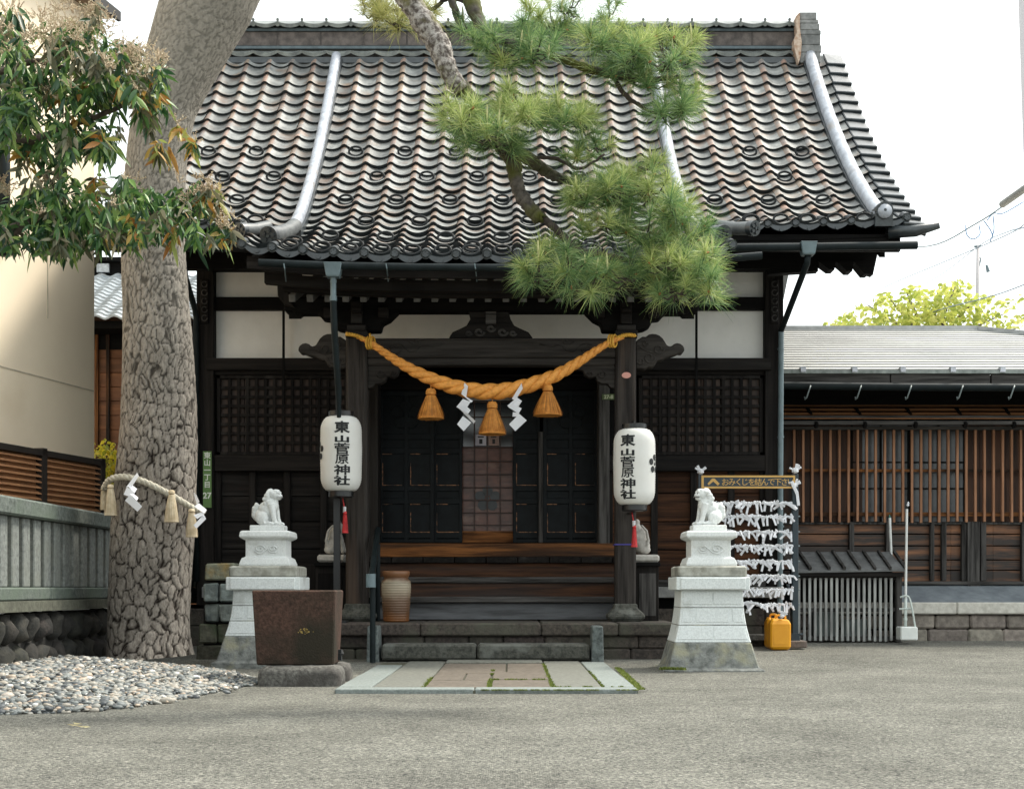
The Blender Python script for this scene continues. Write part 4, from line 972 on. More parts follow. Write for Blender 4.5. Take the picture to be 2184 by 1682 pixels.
# ---- pale stone figures beside the porch pillars on dark cabinets
OXM = mat('weathered_grey_stone', (.50, .48, .44), (.33, .31, .28), scale=18, rough=.85, bump=.004)
for k, (a, b, slab, fx, lab, lab2, lab3) in enumerate(((672, 737, (676, 737), 712, 'dark wooden cabinet left of the left porch pillar', 'weathered stone figure half hidden behind the left lantern post', 'flat stone slab on the left dark cabinet'), (1357, 1405, (1352, 1407), 1366, 'weathered wooden cabinet right of the right porch pillar', 'weathered stone figure beside the right porch pillar', 'pale stone slab on the right cabinet'))):
    Y = 14.25; t = thing('wooden_cabinet', (PX((a+b)/2, Y), Y+.2, zt), lab, 'cabinet')
    q = MB(); q.box(PX(a, Y), PX(b, Y), Y, Y+.42, zt, PZ(1202, Y)); q.build('cabinet_body', DK['z'], t, bevel=.004)
    q = MB(); q.box(PX(a, Y)+.03, PX(b, Y)-.03, Y-.008, Y+.02, zt+.05, PZ(1222, Y)); q.build('cabinet_panel', GW['z'] if k else BK['z'], t)
    q = MB(); q.pb(a-3, b+4, 1199, 1207, Y-.04, Y+.45); q.build('cabinet_top', BK['x'], t, bevel=.004)
    q = MB(); q.pb(slab[0], slab[1], 1182, 1198, Y-.02, Y+.40); s_ = q.build('stone_slab', OXM, bevel=.02, origin=(PX(fx, Y), Y+.2, PZ(1198, Y))); tag(s_, lab3, 'slab')
    st = thing('stone_figure', (PX(fx, Y), Y+.18, PZ(1182, Y)), lab2, 'statue')
    B = []; T = []; sg = 1 if k else -1
    for x_, y_, z_, rx, ry, rz, ro in ((0.03, 0, .09, .085, .09, .085, 0), (0.0, 0, .17, .07, .075, .11, .3), (-.03, 0, .27, .052, .055, .06, .2), (-.02, 0, .33, .03, .045, .035, 0), (.055, -.06, .05, .06, .035, .045, 0), (.055, .06, .05, .06, .035, .045, 0), (-.07, 0, .255, .04, .035, .03, 0)):
        B.append((Vector((x_*sg, y_, z_)), (rx, ry, rz), ro*sg))
    for y_ in (-.05, .05): T.append(([Vector((-.03*sg, y_, .2)), Vector((-.06*sg, y_, .1)), Vector((-.08*sg, y_, .02))], [.03, .025, .022])); T.append(([Vector((.02*sg, y_*1.2, .30)), Vector((.07*sg, y_*1.5, .24)), Vector((.09*sg, y_*1.6, .14)), Vector((.07*sg, y_*1.4, .06))], [.012, .014, .016, .02]))
    o = sculpt('figure_body', B, OXM, st, vox=.008, smooth=3, tubes=T); o.name = 'figure_body'
# ---- ceramic jar by the steps
q = MB(); xj = PX(845, 13.85); u = 13.85/FPX
prof = [(26*u, 0), (26.5*u, .01)]+[((27+4.5*min(1, f*1.25)**.8)*u+.0022*math.cos(f*95), .012+f*.375) for f in [i/60 for i in range(61)]]+[(29*u, .405), (25*u, .42), (26.5*u, .435), (29*u, .455), (29.5*u, .485), (28*u, .495), (25*u, .49), (24*u, .40)]
q.lathe((xj, 13.85, zt), prof, n=40)
jm = mat('brown_cream_glaze', (.46, .36, .24), (.36, .26, .16), scale=8, rough=.4, bump=.002)
t_ = jm.node_tree; N = t_.nodes; L = t_.links; tc = N.new('ShaderNodeTexCoord'); sx = N.new('ShaderNodeSeparateXYZ'); L.new(tc.outputs['Object'], sx.inputs[0])
cr = N.new('ShaderNodeValToRGB'); mr = N.new('ShaderNodeMapRange'); mr.inputs['From Max'].default_value = .5
nz_ = N.new('ShaderNodeTexNoise'); nz_.inputs['Scale'].default_value = 7; L.new(tc.outputs['Object'], nz_.inputs['Vector']); ma = N.new('ShaderNodeMath'); ma.operation = 'MULTIPLY_ADD'; ma.inputs[1].default_value = .09; L.new(nz_.outputs['Fac'], ma.inputs[0]); L.new(sx.outputs['Z'], ma.inputs[2]); L.new(ma.outputs[0], mr.inputs['Value']); L.new(mr.outputs[0], cr.inputs['Fac'])
e = cr.color_ramp.elements; e[0].position = .1; e[0].color = (.20, .075, .02, 1); e[1].position = 1; e[1].color = (.20, .09, .04, 1)
for p_, c_ in ((.30, (.10, .048, .022)), (.5, (.15, .09, .055)), (.70, (.34, .28, .20)), (.84, (.36, .31, .23)), (.92, (.12, .06, .03))): e.new(p_).color = (*c_, 1)
L.new(cr.outputs[0], N['Principled BSDF'].inputs['Base Color'])
tag(q.build('ceramic_jar', jm, smooth=True, origin=(xj, 13.85, zt)), 'ribbed brown and cream glazed jar standing by the wooden steps', 'jar')
# ---- stone water basin
YB = 10.28; t = thing('water_basin', (PX(630, YB), YB+.3, .17), 'square tapering reddish brown stone basin standing on a dark kerb stone', 'basin')
u = YB/FPX; zb0, zt0 = PZ(1418, YB), PZ(1258, YB); xa, xb = PX(537, YB), PX(715, YB); xa2, xb2 = PX(546, YB), PX(711, YB)
q = MB(); d = .50; th = .055
bo = [(xa2, YB+.02), (xb2, YB+.02), (xb2-.01, YB+d-.05), (xa2+.01, YB+d-.05)]; to = [(xa, YB), (xb, YB), (xb, YB+d), (xa, YB+d)]; ti = [(xa+th, YB+th), (xb-th, YB+th), (xb-th, YB+d-th), (xa+th, YB+d-th)]
V = [(a, b, zb0) for a, b in bo]+[(a, b, zt0) for a, b in to]+[(a, b, zt0) for a, b in ti]+[(a, b, zt0-.12) for a, b in ti]
F = [(3, 2, 1, 0)]+[(i, (i+1) % 4, (i+1) % 4+4, i+4) for i in range(4)]+[(i+4, (i+1) % 4+4, (i+1) % 4+8, i+8) for i in range(4)]+[(i+8, (i+1) % 4+8, (i+1) % 4+12, i+12) for i in range(4)]+[(12, 13, 14, 15)]
q.add(V, F); q.build('basin_body', BASIN, t, bevel=.010)
q = MB(); q.box(xb-.02, xb+.008, YB+.30, YB+.36, zb0+.02, zb0+.10); q.lathe((xb2+.004, YB+.33, zb0+.05), [(.02, 0), (.035, .02), (.02, .05)], n=10); q.build('drain_notch', INK, t)
q = MB(); q.m = 0
for i in range(26): a, b = random.gauss(0, .022), random.gauss(0, .016); q.disc((PX(651, YB)+a, YB+.006+.02*.5, PZ(1343, YB)+b), random.uniform(.003, .008), .012, n=6)
q.build('lichen_spot', mat('ochre_lichen', (.32, .22, .05), (.2, .14, .04), scale=40), t)
q = MB(); q.box(xa+th+.002, xb-th-.002, YB+th+.002, YB+d-th-.002, zt0-.13, zt0-.04); q.build('water_surface', mat('basin_water', (.02, .03, .03), None, rough=.05, spec=1), t)
q = MB(); za = .0
def roundedbar(mb, x0, x1, y0, y1, z0, z1, r_=.05, n=6, jit=.004):
    prof = []
    for cx_, cz_, a0 in ((y1-r_, z1-r_, 0), (y0+r_, z1-r_, math.pi/2), (y0+r_*.4, z0+r_*.4, math.pi), (y1-r_*.4, z0+r_*.4, 1.5*math.pi)):
        rr_ = r_ if cz_ > z0+r_*.5 else r_*.4
        for k in range(n+1): a = a0+k*math.pi/2/n; prof.append((cx_+rr_*math.cos(a), cz_+rr_*math.sin(a)))
    m_ = len(prof); xs = [x0, x0+r_*.3, x0+r_]+[x0+r_+(x1-x0-2*r_)*i/8 for i in range(1, 8)]+[x1-r_, x1-r_*.3, x1]; cyy, czz = (y0+y1)/2, (z0+z1)/2; V = []
    for i, x in enumerate(xs):
        sc = .72 if i in (0, len(xs)-1) else (.92 if i in (1, len(xs)-2) else 1)
        for a, b in prof: V.append((x, cyy+(a-cyy)*sc+random.uniform(-jit, jit), z0+(b-z0)*sc+random.uniform(-jit, jit)))
    F = [tuple(range(m_)), tuple(range((len(xs)-1)*m_, len(xs)*m_))[::-1]]
    for i in range(len(xs)-1):
        for k in range(m_): F.append((i*m_+k, i*m_+(k+1) % m_, (i+1)*m_+(k+1) % m_, (i+1)*m_+k))
    mb.add(V, F)
roundedbar(q, PX(547, 10.1), PX(726, 10.1), 10.1, 10.45, -.03, zb0, r_=.06)
KS = mat('dark_kerb_stone', (.15, .145, .13), (.045, .042, .038), scale=40, rough=.9, bump=.005, c3=(.05, .045, .04), c3scale=4)
tag(q.build('kerb_stone', KS, smooth=True, origin=(PX(636, 10.1), 10.2, 0)), 'long rounded dark stone lying under the front of the basin', 'stone')
q = MB(); roundedbar(q, PX(560, 10.6), PX(742, 10.6), 10.62, 10.95, -.03, zb0-.005, r_=.06)
tag(q.build('kerb_stone', KS, smooth=True, origin=(PX(636, 10.1), 10.8, 0)), 'second dark stone under the back of the basin, its end showing on the right', 'stone')
# ---- paving apron in front of the steps
pv = thing('stone_paving', (-.19, 11.2, 0), 'stone paving apron before the steps with brown slabs in a pale granite border', 'paving'); pv['kind'] = 'structure'
Y0p, Y1p = 9.42, 13.02
def slabs(mb, cells):
    for x0, x1, y0, y1 in cells: mb.box(x0+.004, x1-.004, y0+.004, y1-.004, -.05, .024+random.uniform(0, .006)+gz(0, y0))
q = MB(); slabs(q, [(-1.18, -.95, 9.62, 11.0), (-1.18, -.95, 11.0, 12.4), (.62, .84, 9.62, 10.7), (.62, .84, 10.7, 12.9), (-1.18, -.25, Y0p, 9.62), (-.25, .84, Y0p, 9.62)])
q.each('border_slab', mat('pale_border_granite', (.21, .235, .225), (.12, .14, .13), scale=60, rough=.85, bump=.002, island=.12), pv, bevel=.006)
q = MB(); slabs(q, [(-.945, -.60, 9.625, 11.1), (-.945, -.60, 11.1, Y1p), (.28, .615, 9.625, Y1p), (-.595, .275, 12.6, Y1p)])
q.each('grey_slab', mat('grey_beige_slab', (.15, .153, .132), (.09, .092, .078), scale=30, rough=.9, bump=.003, island=.12), pv, bevel=.006)
q = MB(); slabs(q, [(-.595, -.16, 9.625, 10.35), (-.15, .275, 9.625, 10.4), (-.595, -.36, 10.355, 11.2), (-.355, -.16, 10.355, 11.2), (-.15, .275, 10.405, 11.3), (-.595, -.05, 11.205, 12.59), (-.045, .275, 11.305, 12.59)])
q.each('brown_slab', mat('brown_paving_slab', (.120, .100, .078), (.066, .055, .043), scale=24, rough=.9, bump=.003, island=.2), pv, bevel=.006)
q = MB(); q.box(-1.175, .835, Y0p+.005, Y1p-.1, -.05, .015); q.build('joint_bed', mat('joint_soil', (.07, .07, .045), None), pv)
# moss and weeds along the joints
def clump(mb, x, y, z, r_, n, h=.03):
    for i in range(n):
        a = random.uniform(0, 6.28); d = r_*math.sqrt(random.random()); px_, py_ = x+math.cos(a)*d, y+math.sin(a)*d; b = random.uniform(0, 6.28); w_ = .006; hh = h*random.uniform(.4, 1)
        mb.add([(px_-w_*math.cos(b), py_-w_*math.sin(b), z), (px_+w_*math.cos(b), py_+w_*math.sin(b), z), (px_+random.uniform(-.012, .012), py_+random.uniform(-.012, .012), z+hh)], [(0, 1, 2)])
q = MB()
def line(x0, y0, x1, y1, n, r_=.015, h=.02, k=14):
    for i in range(n): t = random.random(); clump(q, x0+(x1-x0)*t, y0+(y1-y0)*t, .02+gz(0, y0), r_, k, h)
line(-.155, 9.62, -.155, 10.4, 45, .014, .022); line(-.15, 10.4, .27, 10.4, 24); line(-.155, 11.0, -.155, 11.6, 12); line(.277, 9.63, .277, 12.6, 60); line(-.6, 9.63, -.6, 10.6, 20)
line(.86, 9.45, .89, 12.0, 130, .028, .014, 14); line(-.2, 9.40, .86, 9.40, 70, .010, .010); line(.3, 9.62, .84, 9.62, 20, .008); line(.62, 9.62, .62, 11.5, 20, .008)
line(PX(1405, 12), 11.78, PX(1450, 12), 11.72, 30, .03, .03, 16)
tag(q.build('moss_in_joints', ramp3('moss_green', [(0, (.06, .09, .015)), (.5, (.13, .17, .03)), (1, (.22, .25, .05))], rough=.9, transl=.2)), 'bright green moss and weeds in the paving joints', 'moss', kind='stuff')
# small fallen leaves on the asphalt
q = MB()
for px, py in ((150, 1548), (158, 1545), (168, 1551), (176, 1552)):
    y = CH*FPX/(py-HZ); x = PX(px, y); a = random.uniform(0, 3)
    q.add([(x, y, .006), (x+.02*math.cos(a), y+.02*math.sin(a)*.5, .012), (x+.04, y+.01, .006), (x+.018, y-.010, .004)], [(0, 1, 2, 3)])
tag(q.build('fallen_leaf', mat('dry_yellow_leaf', (.30, .27, .14), (.2, .16, .08), scale=20), origin=(PX(160, 7.1), 7.1, 0)), 'small curled yellowish leaf lying on the asphalt in the foreground', 'leaf')
# ---------------------------------------------------------------- pine tree: trunk, limb, needles
YT = 12.0
pine = thing('pine_tree', (PX(322, YT), YT, .05), 'big old pine with plated grey bark leaning over the shrine roof', 'tree')
def trunk_mesh():
    ctr = [(322, 1402, 86, 12.0), (320, 1370, 82, 12), (319, 1320, 80, 12), (321, 1240, 80, 12), (325, 1150, 81, 12), (330, 1050, 80, 12), (336, 950, 77, 12), (338, 860, 74, 12), (337, 760, 71, 12), (333, 650, 68, 12), (328, 540, 68, 12), (329, 430, 68, 12), (336, 320, 68, 12), (352, 230, 70, 12), (380, 150, 80, 12), (412, 75, 90, 12), (446, 0, 98, 12), (500, -110, 95, 12), (600, -260, 88, 11.8)]
    pts = interp([P(a, b, y) for a, b, _, y in ctr], 16); rad = []
    for i in range(len(ctr)-1):
        for k in range(16): rad.append((ctr[i][2]+(ctr[i+1][2]-ctr[i][2])*k/16)*YT/FPX)
    rad.append(ctr[-1][2]*YT/FPX)
    # resample evenly
    L = [0]
    for i in range(1, len(pts)): L.append(L[-1]+(pts[i]-pts[i-1]).length)
    n = int(L[-1]/.0125); A = np.array([p[:] for p in pts]); s = np.linspace(0, L[-1], n); C = np.stack([np.interp(s, L, A[:, k]) for k in range(3)], 1); Rr = np.interp(s, L, rad)
    m = 190; th = np.linspace(0, 2*np.pi, m, endpoint=False); W = 2*np.pi*.31
    # plate pattern on the unrolled bark: cells taller than wide
    rng = np.random.default_rng(3); Lt = L[-1]; sets = []; H = np.zeros((n, m)); ID = np.zeros((n, m))
    for cw, chh in ((.078, .125), (.062, .095), (.048, .068)):
        nx = int(W/cw); nz = int(Lt/chh); gx, gz_ = np.meshgrid(np.arange(nx), np.arange(-1, nz+2))
        sets.append((chh, nx, (gx+.5*(gz_ % 2)+rng.uniform(-.1, .95, gx.shape))*W/nx, (gz_+rng.uniform(-.1, 1.1, gx.shape))*chh))
    X = th/(2*np.pi)*W; wob = .02*np.sin(X*21+1)+.012*np.sin(X*47)
    for j in range(n):
        # cells grow towards the foot
        sc = 1.0+.35*max(0, 1-s[j]/3.0) if s[j] < 3 else max(.42, 1-.16*(s[j]-3)); 
        zz = s[j]+wob+.014*np.sin(s[j]*60+X*9)
        lev = (s[j]+.22*np.sin(X*9+2)+.15*np.sin(X*23)); li = np.where(lev < 1.75, 0, np.where(lev < 3.1, 1, 2))
        for q_, (chh, nx, sx_, sz) in enumerate(sets):
            mk = li == q_
            if not mk.any(): continue
            r0 = int(s[j]/chh)+1; sl = slice(max(0, r0-2), r0+4); px_ = sx_[sl].ravel(); pz_ = sz[sl].ravel()
            xx = (X+.010*np.sin(s[j]*17)+.008*np.sin(s[j]*41+X*13)+.003*np.sin(s[j]*97+X*31))[mk]
            dx = np.abs(xx[:, None]-px_[None]); dx = np.minimum(dx, W-dx); dz = (zz[mk][:, None]-pz_[None])*.60
            d = np.sqrt(dx*dx+dz*dz); dd = np.sort(d, axis=1)[:, :2]; ID[j, mk] = np.argmin(d, axis=1)+max(0, r0-2)*nx+q_*977
            H[j, mk] = np.clip((dd[:, 1]-dd[:, 0])/(.0125, .011, .010)[q_], 0, 1)
    Hs = H**.8
    amp = np.clip(.017-.0022*s, .006, .017)[:, None]
    idr = np.sin(ID*12.9898)*43758.5453; idr = idr-np.floor(idr)
    disp = amp*(Hs-.8)+amp*.35*(idr-.5)*Hs+.004*np.sin(th[None]*3+s[:, None]*2.2)+.022*np.sin(th[None]*2+s[:, None]*.9)+.02*np.exp(-s[:, None]/.22)*(.5+.5*np.sin(th[None]*5+1))
    T = np.gradient(C, axis=0); T /= np.linalg.norm(T, axis=1)[:, None]
    U = np.cross(T, np.array([0, 1., 0])); U /= np.linalg.norm(U, axis=1)[:, None]; V_ = np.cross(T, U)
    rr = Rr[:, None]+disp
    V = C[:, None, :]+rr[..., None]*(np.cos(th)[None, :, None]*U[:, None, :]+np.sin(th)[None, :, None]*V_[:, None, :])
    j, k = np.meshgrid(np.arange(n-1), np.arange(m), indexing='ij'); k2 = (k+1) % m
    F = np.stack([j*m+k, j*m+k2, (j+1)*m+k2, (j+1)*m+k], -1).reshape(-1, 4)
    bk = bpy.data.materials.new('plated_pine_bark'); bk.use_nodes = True; t = bk.node_tree; N = t.nodes; Lk = t.links; b = N['Principled BSDF']; b.inputs['Roughness'].default_value = .92; b.inputs['Specular IOR Level'].default_value = .2
    at = N.new('ShaderNodeAttribute'); at.attribute_name = 'plate'; tc = N.new('ShaderNodeTexCoord')
    nz_ = N.new('ShaderNodeTexNoise'); nz_.inputs['Scale'].default_value = 44; nz_.inputs['Detail'].default_value = 8; nz_.inputs['Roughness'].default_value = .72; mpb = N.new('ShaderNodeMapping'); mpb.inputs['Scale'].default_value = (1, 1, .45); Lk.new(tc.outputs['Object'], mpb.inputs['Vector']); Lk.new(mpb.outputs[0], nz_.inputs['Vector'])
    cr = N.new('ShaderNodeValToRGB'); e = cr.color_ramp.elements; e[0].position = .3; e[0].color = (.095, .078, .066, 1); e[1].position = .68; e[1].color = (.33, .298, .258, 1); Lk.new(nz_.outputs['Fac'], cr.inputs['Fac'])
    cc = N.new('ShaderNodeValToRGB'); e = cc.color_ramp.elements; e[0].position = .25; e[0].color = (.075, .058, .05, 1); e[1].position = 1.0; e[1].color = (1, 1, 1, 1); Lk.new(at.outputs['Fac'], cc.inputs['Fac'])
    mx = N.new('ShaderNodeMix'); mx.data_type = 'RGBA'; mx.blend_type = 'MULTIPLY'; mx.inputs[0].default_value = 1; Lk.new(cr.outputs[0], mx.inputs[6]); Lk.new(cc.outputs[0], mx.inputs[7])
    big = N.new('ShaderNodeTexNoise'); big.inputs['Scale'].default_value = 1.7; Lk.new(tc.outputs['Object'], big.inputs['Vector']); h = N.new('ShaderNodeHueSaturation'); mr = N.new('ShaderNodeMapRange'); mr.inputs['From Min'].default_value = .3; mr.inputs['From Max'].default_value = .7; mr.inputs['To Min'].default_value = .8; mr.inputs['To Max'].default_value = 1.25
    Lk.new(big.outputs['Fac'], mr.inputs['Value']); Lk.new(mr.outputs[0], h.inputs['Value']); Lk.new(mx.outputs[2], h.inputs['Color'])
    # smoother, paler young bark towards the top of the trunk
    sz_ = N.new('ShaderNodeSeparateXYZ'); Lk.new(tc.outputs['Object'], sz_.inputs[0]); m2 = N.new('ShaderNodeMapRange'); m2.inputs['From Min'].default_value = 1.8; m2.inputs['From Max'].default_value = 5.0; m2.inputs['To Max'].default_value = .42; Lk.new(sz_.outputs['Z'], m2.inputs['Value'])
    mx2 = N.new('ShaderNodeMix'); mx2.data_type = 'RGBA'; Lk.new(m2.outputs[0], mx2.inputs[0]); Lk.new(h.outputs[0], mx2.inputs[6]); mx2.inputs[7].default_value = (.40, .375, .32, 1); Lk.new(mx2.outputs[2], b.inputs['Base Color'])
    bp = N.new('ShaderNodeBump'); bp.inputs['Distance'].default_value = .016; Lk.new(nz_.outputs['Fac'], bp.inputs['Height']); Lk.new(bp.outputs[0], b.inputs['Normal'])
    o = npmesh('trunk', V.reshape(-1, 3), F, bk, pine, smooth=True)
    a = o.data.attributes.new('plate', 'FLOAT', 'POINT'); a.data.foreach_set('value', Hs.astype(np.float32).ravel())
    return bk
BARK = trunk_mesh()
LIMB = mat('mossy_limb_bark', (.10, .085, .07), (.026, .021, .017), scale=22, rough=.9, bump=.01, bscale=40, c3=(.065, .068, .008), c3scale=3.0, c3lo=.5, c3hi=.62)
LIMBP = mat('pale_limb_bark', (.36, .33, .30), (.085, .068, .058), scale=30, rough=.9, bump=.022, bscale=34, lo=.42, hi=.58, c3=(.12, .11, .03), c3scale=4.0, c3lo=.6, c3hi=.7)
LTW = mat('dark_twig_bark', (.065, .048, .038), (.03, .022, .018), scale=26, rough=.9)
def limb(name, pts, m, n=14, root=pine, wob=.004):
    """pts: (px, py, radius px, Y)"""
    pp = interp([P(a, b, y) for a, b, _, y in pts], 8); rd = []
    for i in range(len(pts)-1):
        for k in range(8): f = k/8; rd.append((pts[i][2]+(pts[i+1][2]-pts[i][2])*f)*(pts[i][3]+(pts[i+1][3]-pts[i][3])*f)/FPX)
    rd.append(pts[-1][2]*pts[-1][3]/FPX); rd = [r_*random.uniform(.9, 1.1) for r_ in rd]
    pp = [p+Vector((random.uniform(-wob, wob), random.uniform(-wob, wob), random.uniform(-wob, wob))) for p in pp]
    q = MB(); q.tube(pp, rd, n=n); return q.build(name, m, root, smooth=True)
limb('limb', [(600, -260, 80, 11.8), (700, -330, 50, 11), (790, -260, 34, 9.6), (835, -120, 28, 8.9), (862, -20, 25, 8.7), (895, 35, 25, 8.7), (935, 95, 24, 8.7), (955, 150, 21, 8.7), (985, 195, 16, 8.75)], LIMBP)
limb('limb', [(975, 180, 17, 8.75), (1010, 215, 15, 8.8), (1030, 255, 14, 8.8), (1062, 300, 17, 8.8), (1092, 335, 20, 8.8), (1098, 375, 15, 8.8), (1108, 410, 14, 8.8), (1122, 432, 16, 8.8), (1145, 460, 15, 8.8), (1158, 462, 11, 8.8)], LIMB)
limb('limb', [(1092, 325, 15, 8.8), (1120, 335, 14, 8.9), (1150, 355, 13, 9.0), (1180, 375, 11, 9.05), (1205, 382, 9, 9.1), (1250, 400, 6, 9.1), (1300, 430, 5, 9.0), (1380, 455, 4, 9.0)], LIMB)
limb('limb', [(1150, 455, 8, 8.8), (1175, 480, 8, 8.8), (1200, 505, 8, 8.8), (1235, 535, 8, 8.8), (1285, 545, 8, 8.8), (1340, 555, 6, 8.9), (1420, 575, 4, 8.9), (1500, 600, 3, 8.9)], LTW)
limb('limb', [(985, -160, 26, 9.6), (1000, -40, 20, 9.4), (1010, 15, 17, 9.3), (1040, 70, 11, 9.2), (1110, 100, 9, 9.1), (1180, 120, 8, 9.1), (1250, 145, 9, 9.1), (1310, 160, 9, 9.1), (1370, 170, 7, 9.1), (1450, 165, 4, 9.1)], LIMB)
limb('limb', [(940, -60, 9, 9.4), (965, 5, 8, 9.3), (975, 40, 7, 9.3), (985, 75, 5, 9.3)], LIMB); limb('limb', [(1310, 165, 5, 9.1), (1335, 205, 5, 9.1), (1365, 225, 4, 9.1), (1395, 240, 3, 9.1), (1440, 245, 2.5, 9.1)], LTW)
limb('limb', [(1010, 10, 6, 9.3), (960, -5, 5, 9.4), (920, 20, 4, 9.5), (860, 20, 3, 9.5), (800, 35, 2.5, 9.5)], LTW)
limb('limb', [(1135, 335, 4, 8.9), (1190, 340, 4, 8.9), (1235, 360, 3, 8.9), (1290, 330, 2.5, 8.9)], LTW)
limb('limb', [(700, -330, 34, 11), (830, -330, 32, 10.4), (985, -160, 26, 9.6)], LIMBP)
NV = []; NF = []; NM = []
def needles(c, ax, n, ln, spread, mi):
    """n thin needles from c around axis ax"""
    global NV
    c = np.array(c); ax = np.array(ax, float); ax /= np.linalg.norm(ax)
    g = RNG.normal(size=(n, 3)); g -= (g@ax)[:, None]*ax; g /= np.linalg.norm(g, axis=1)[:, None]
    th = RNG.uniform(.12, spread, n); d = ax*np.cos(th)[:, None]+g*np.sin(th)[:, None]
    l = ln*RNG.uniform(.55, 1.12, n); b0 = c+ax*RNG.uniform(-.03, .035, n)[:, None]
    droop = RNG.uniform(.04, .22, n)
    mid = b0+d*(l*.5)[:, None]; tip = b0+d*l[:, None]; tip[:, 2] -= droop*l; mid[:, 2] -= droop*l*.2
    s = np.cross(d, RNG.normal(size=(n, 3))); s /= np.linalg.norm(s, axis=1)[:, None]; w_ = .0013
    V = np.stack([b0-s*w_, b0+s*w_, mid+s*w_*.9, mid-s*w_*.9, tip+s*w_*.2, tip-s*w_*.2], 1)
    o = sum(len(v) for v in NV)//1; NV.append(V.reshape(-1, 3)); return n, mi
NEED = []
def pad(cx, cy, rx, ry, Y, n, dY=.28, m=0, up=.75, cand=.45, ln=.155, limbpt=None):
    for i in range(int(n*.88+.5)):
        while 1:
            a, b, c = random.uniform(-1, 1), random.uniform(-1, 1), random.uniform(-1, 1)
            if a*a+b*b+c*c < 1: break
        px, py, y = cx+a*rx, cy+b*ry, Y+c*dY; p = P(px, py, y)
        ax = Vector((a*.75+random.gauss(0, .22), c*.55+random.gauss(0, .22)-.1, up-b*.45+random.gauss(0, .2)))
        mm = m if b < .25 else (1 if m == 0 else m)  # low tufts take the darker green, shade under the pad painted in
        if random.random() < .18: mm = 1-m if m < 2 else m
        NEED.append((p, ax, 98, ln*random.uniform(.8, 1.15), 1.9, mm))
        if b < .35 and random.random() < cand: CAND.append((p, random.uniform(.04, .13)))
        elif random.random() < .3: CONE.append(p)
        TWIG.append((p, Vector((cx-a*8, 0, cy+ry*.25)), Y))
CAND = []; CONE = []; TWIG = []
for a in ((985, 258, 62, 42, 8.6, 24, .3, 0), (1050, 285, 60, 40, 8.6, 20, .3, 0), (1115, 245, 62, 40, 8.7, 20, .3, 0), (1195, 245, 62, 38, 8.8, 18, .3, 0), (1240, 265, 40, 28, 8.9, 9, .2, 0), (1075, 320, 42, 25, 8.7, 10, .2, 1), (1100, 205, 25, 16, 8.8, 4, .2, 0),
          (1010, 75, 42, 38, 9.2, 10, .3, 1), (1080, 105, 58, 48, 9.1, 20, .3, 1), (1140, 110, 45, 40, 9.0, 12, .3, 1), (1180, 50, 45, 40, 9.3, 10, .3, 0), (1120, 40, 40, 30, 9.3, 8, .3, 0),
          (1280, 85, 60, 38, 9.1, 18, .3, 0), (1350, 110, 62, 42, 9.0, 20, .3, 0), (1420, 120, 60, 45, 9.0, 20, .3, 0), (1300, 25, 25, 28, 9.3, 5, .2, 0), (1215, 15, 40, 25, 9.3, 6, .2, 0), (1455, 95, 25, 25, 9.1, 6, .2, 0), (1330, 150, 70, 20, 9.1, 10, .2, 1),
          (1420, 235, 45, 32, 9.1, 12, .25, 1), (1465, 215, 32, 32, 9.1, 9, .2, 1), (1385, 175, 40, 22, 9.1, 8, .2, 0),
          (1255, 415, 50, 45, 8.8, 16, .3, 0), (1320, 400, 58, 40, 8.8, 18, .3, 0), (1390, 410, 58, 42, 8.9, 18, .3, 0), (1440, 455, 50, 42, 8.9, 16, .3, 0), (1290, 470, 70, 42, 8.9, 14, .3, 1), (1380, 490, 80, 42, 8.9, 17, .3, 1), (1470, 500, 40, 32, 9.0, 10, .2, 1), (1360, 355, 60, 18, 9.0, 7, .2, 0), (1230, 335, 45, 14, 9.1, 6, .2, 1), (1270, 310, 35, 18, 9.1, 5, .2, 1),
          (1150, 575, 48, 36, 8.7, 14, .3, 1), (1215, 560, 50, 34, 8.7, 12, .3, 1), (1260, 600, 55, 36, 8.8, 16, .3, 1), (1340, 590, 62, 40, 8.8, 14, .3, 1), (1420, 560, 62, 45, 8.8, 20, .3, 0), (1490, 560, 50, 42, 8.8, 16, .3, 0), (1440, 620, 62, 32, 8.8, 12, .3, 1), (1510, 610, 45, 40, 8.8, 14, .3, 1), (1160, 530, 25, 14, 8.7, 4, .2, 0),
          (795, 30, 40, 18, 9.5, 9, .3, 2), (850, 45, 42, 18, 9.5, 10, .3, 2), (900, 25, 30, 20, 9.5, 5, .3, 2), (780, 5, 30, 12, 9.5, 4, .2, 2)):
    pad(*a[:6], a[6], a[7])
cnt = 0; VV = []; FF = []; MI = []
for p, ax, n, ln, sp, mi in NEED:
    NV.clear(); needles(p, ax, n, ln, sp, mi); V = NV[0]; VV.append(V); idx = np.arange(n)*6+cnt
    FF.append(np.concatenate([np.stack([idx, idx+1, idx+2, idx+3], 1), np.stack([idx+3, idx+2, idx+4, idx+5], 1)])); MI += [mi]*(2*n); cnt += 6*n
N0 = ramp3('lit_needles', [(0, (.16, .24, .065)), (.5, (.34, .42, .13)), (1, (.58, .62, .26))], rough=.45, transl=.4)  # lit tops and shaded undersides of the pads are put into needle colours
N1 = ramp3('shaded_needles', [(0, (.045, .12, .05)), (.5, (.15, .27, .095)), (1, (.36, .46, .18))], rough=.45, transl=.4)
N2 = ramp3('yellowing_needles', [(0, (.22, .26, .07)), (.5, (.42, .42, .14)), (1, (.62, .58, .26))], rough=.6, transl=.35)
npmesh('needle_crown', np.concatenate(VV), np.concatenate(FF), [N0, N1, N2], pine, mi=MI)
q = MB()
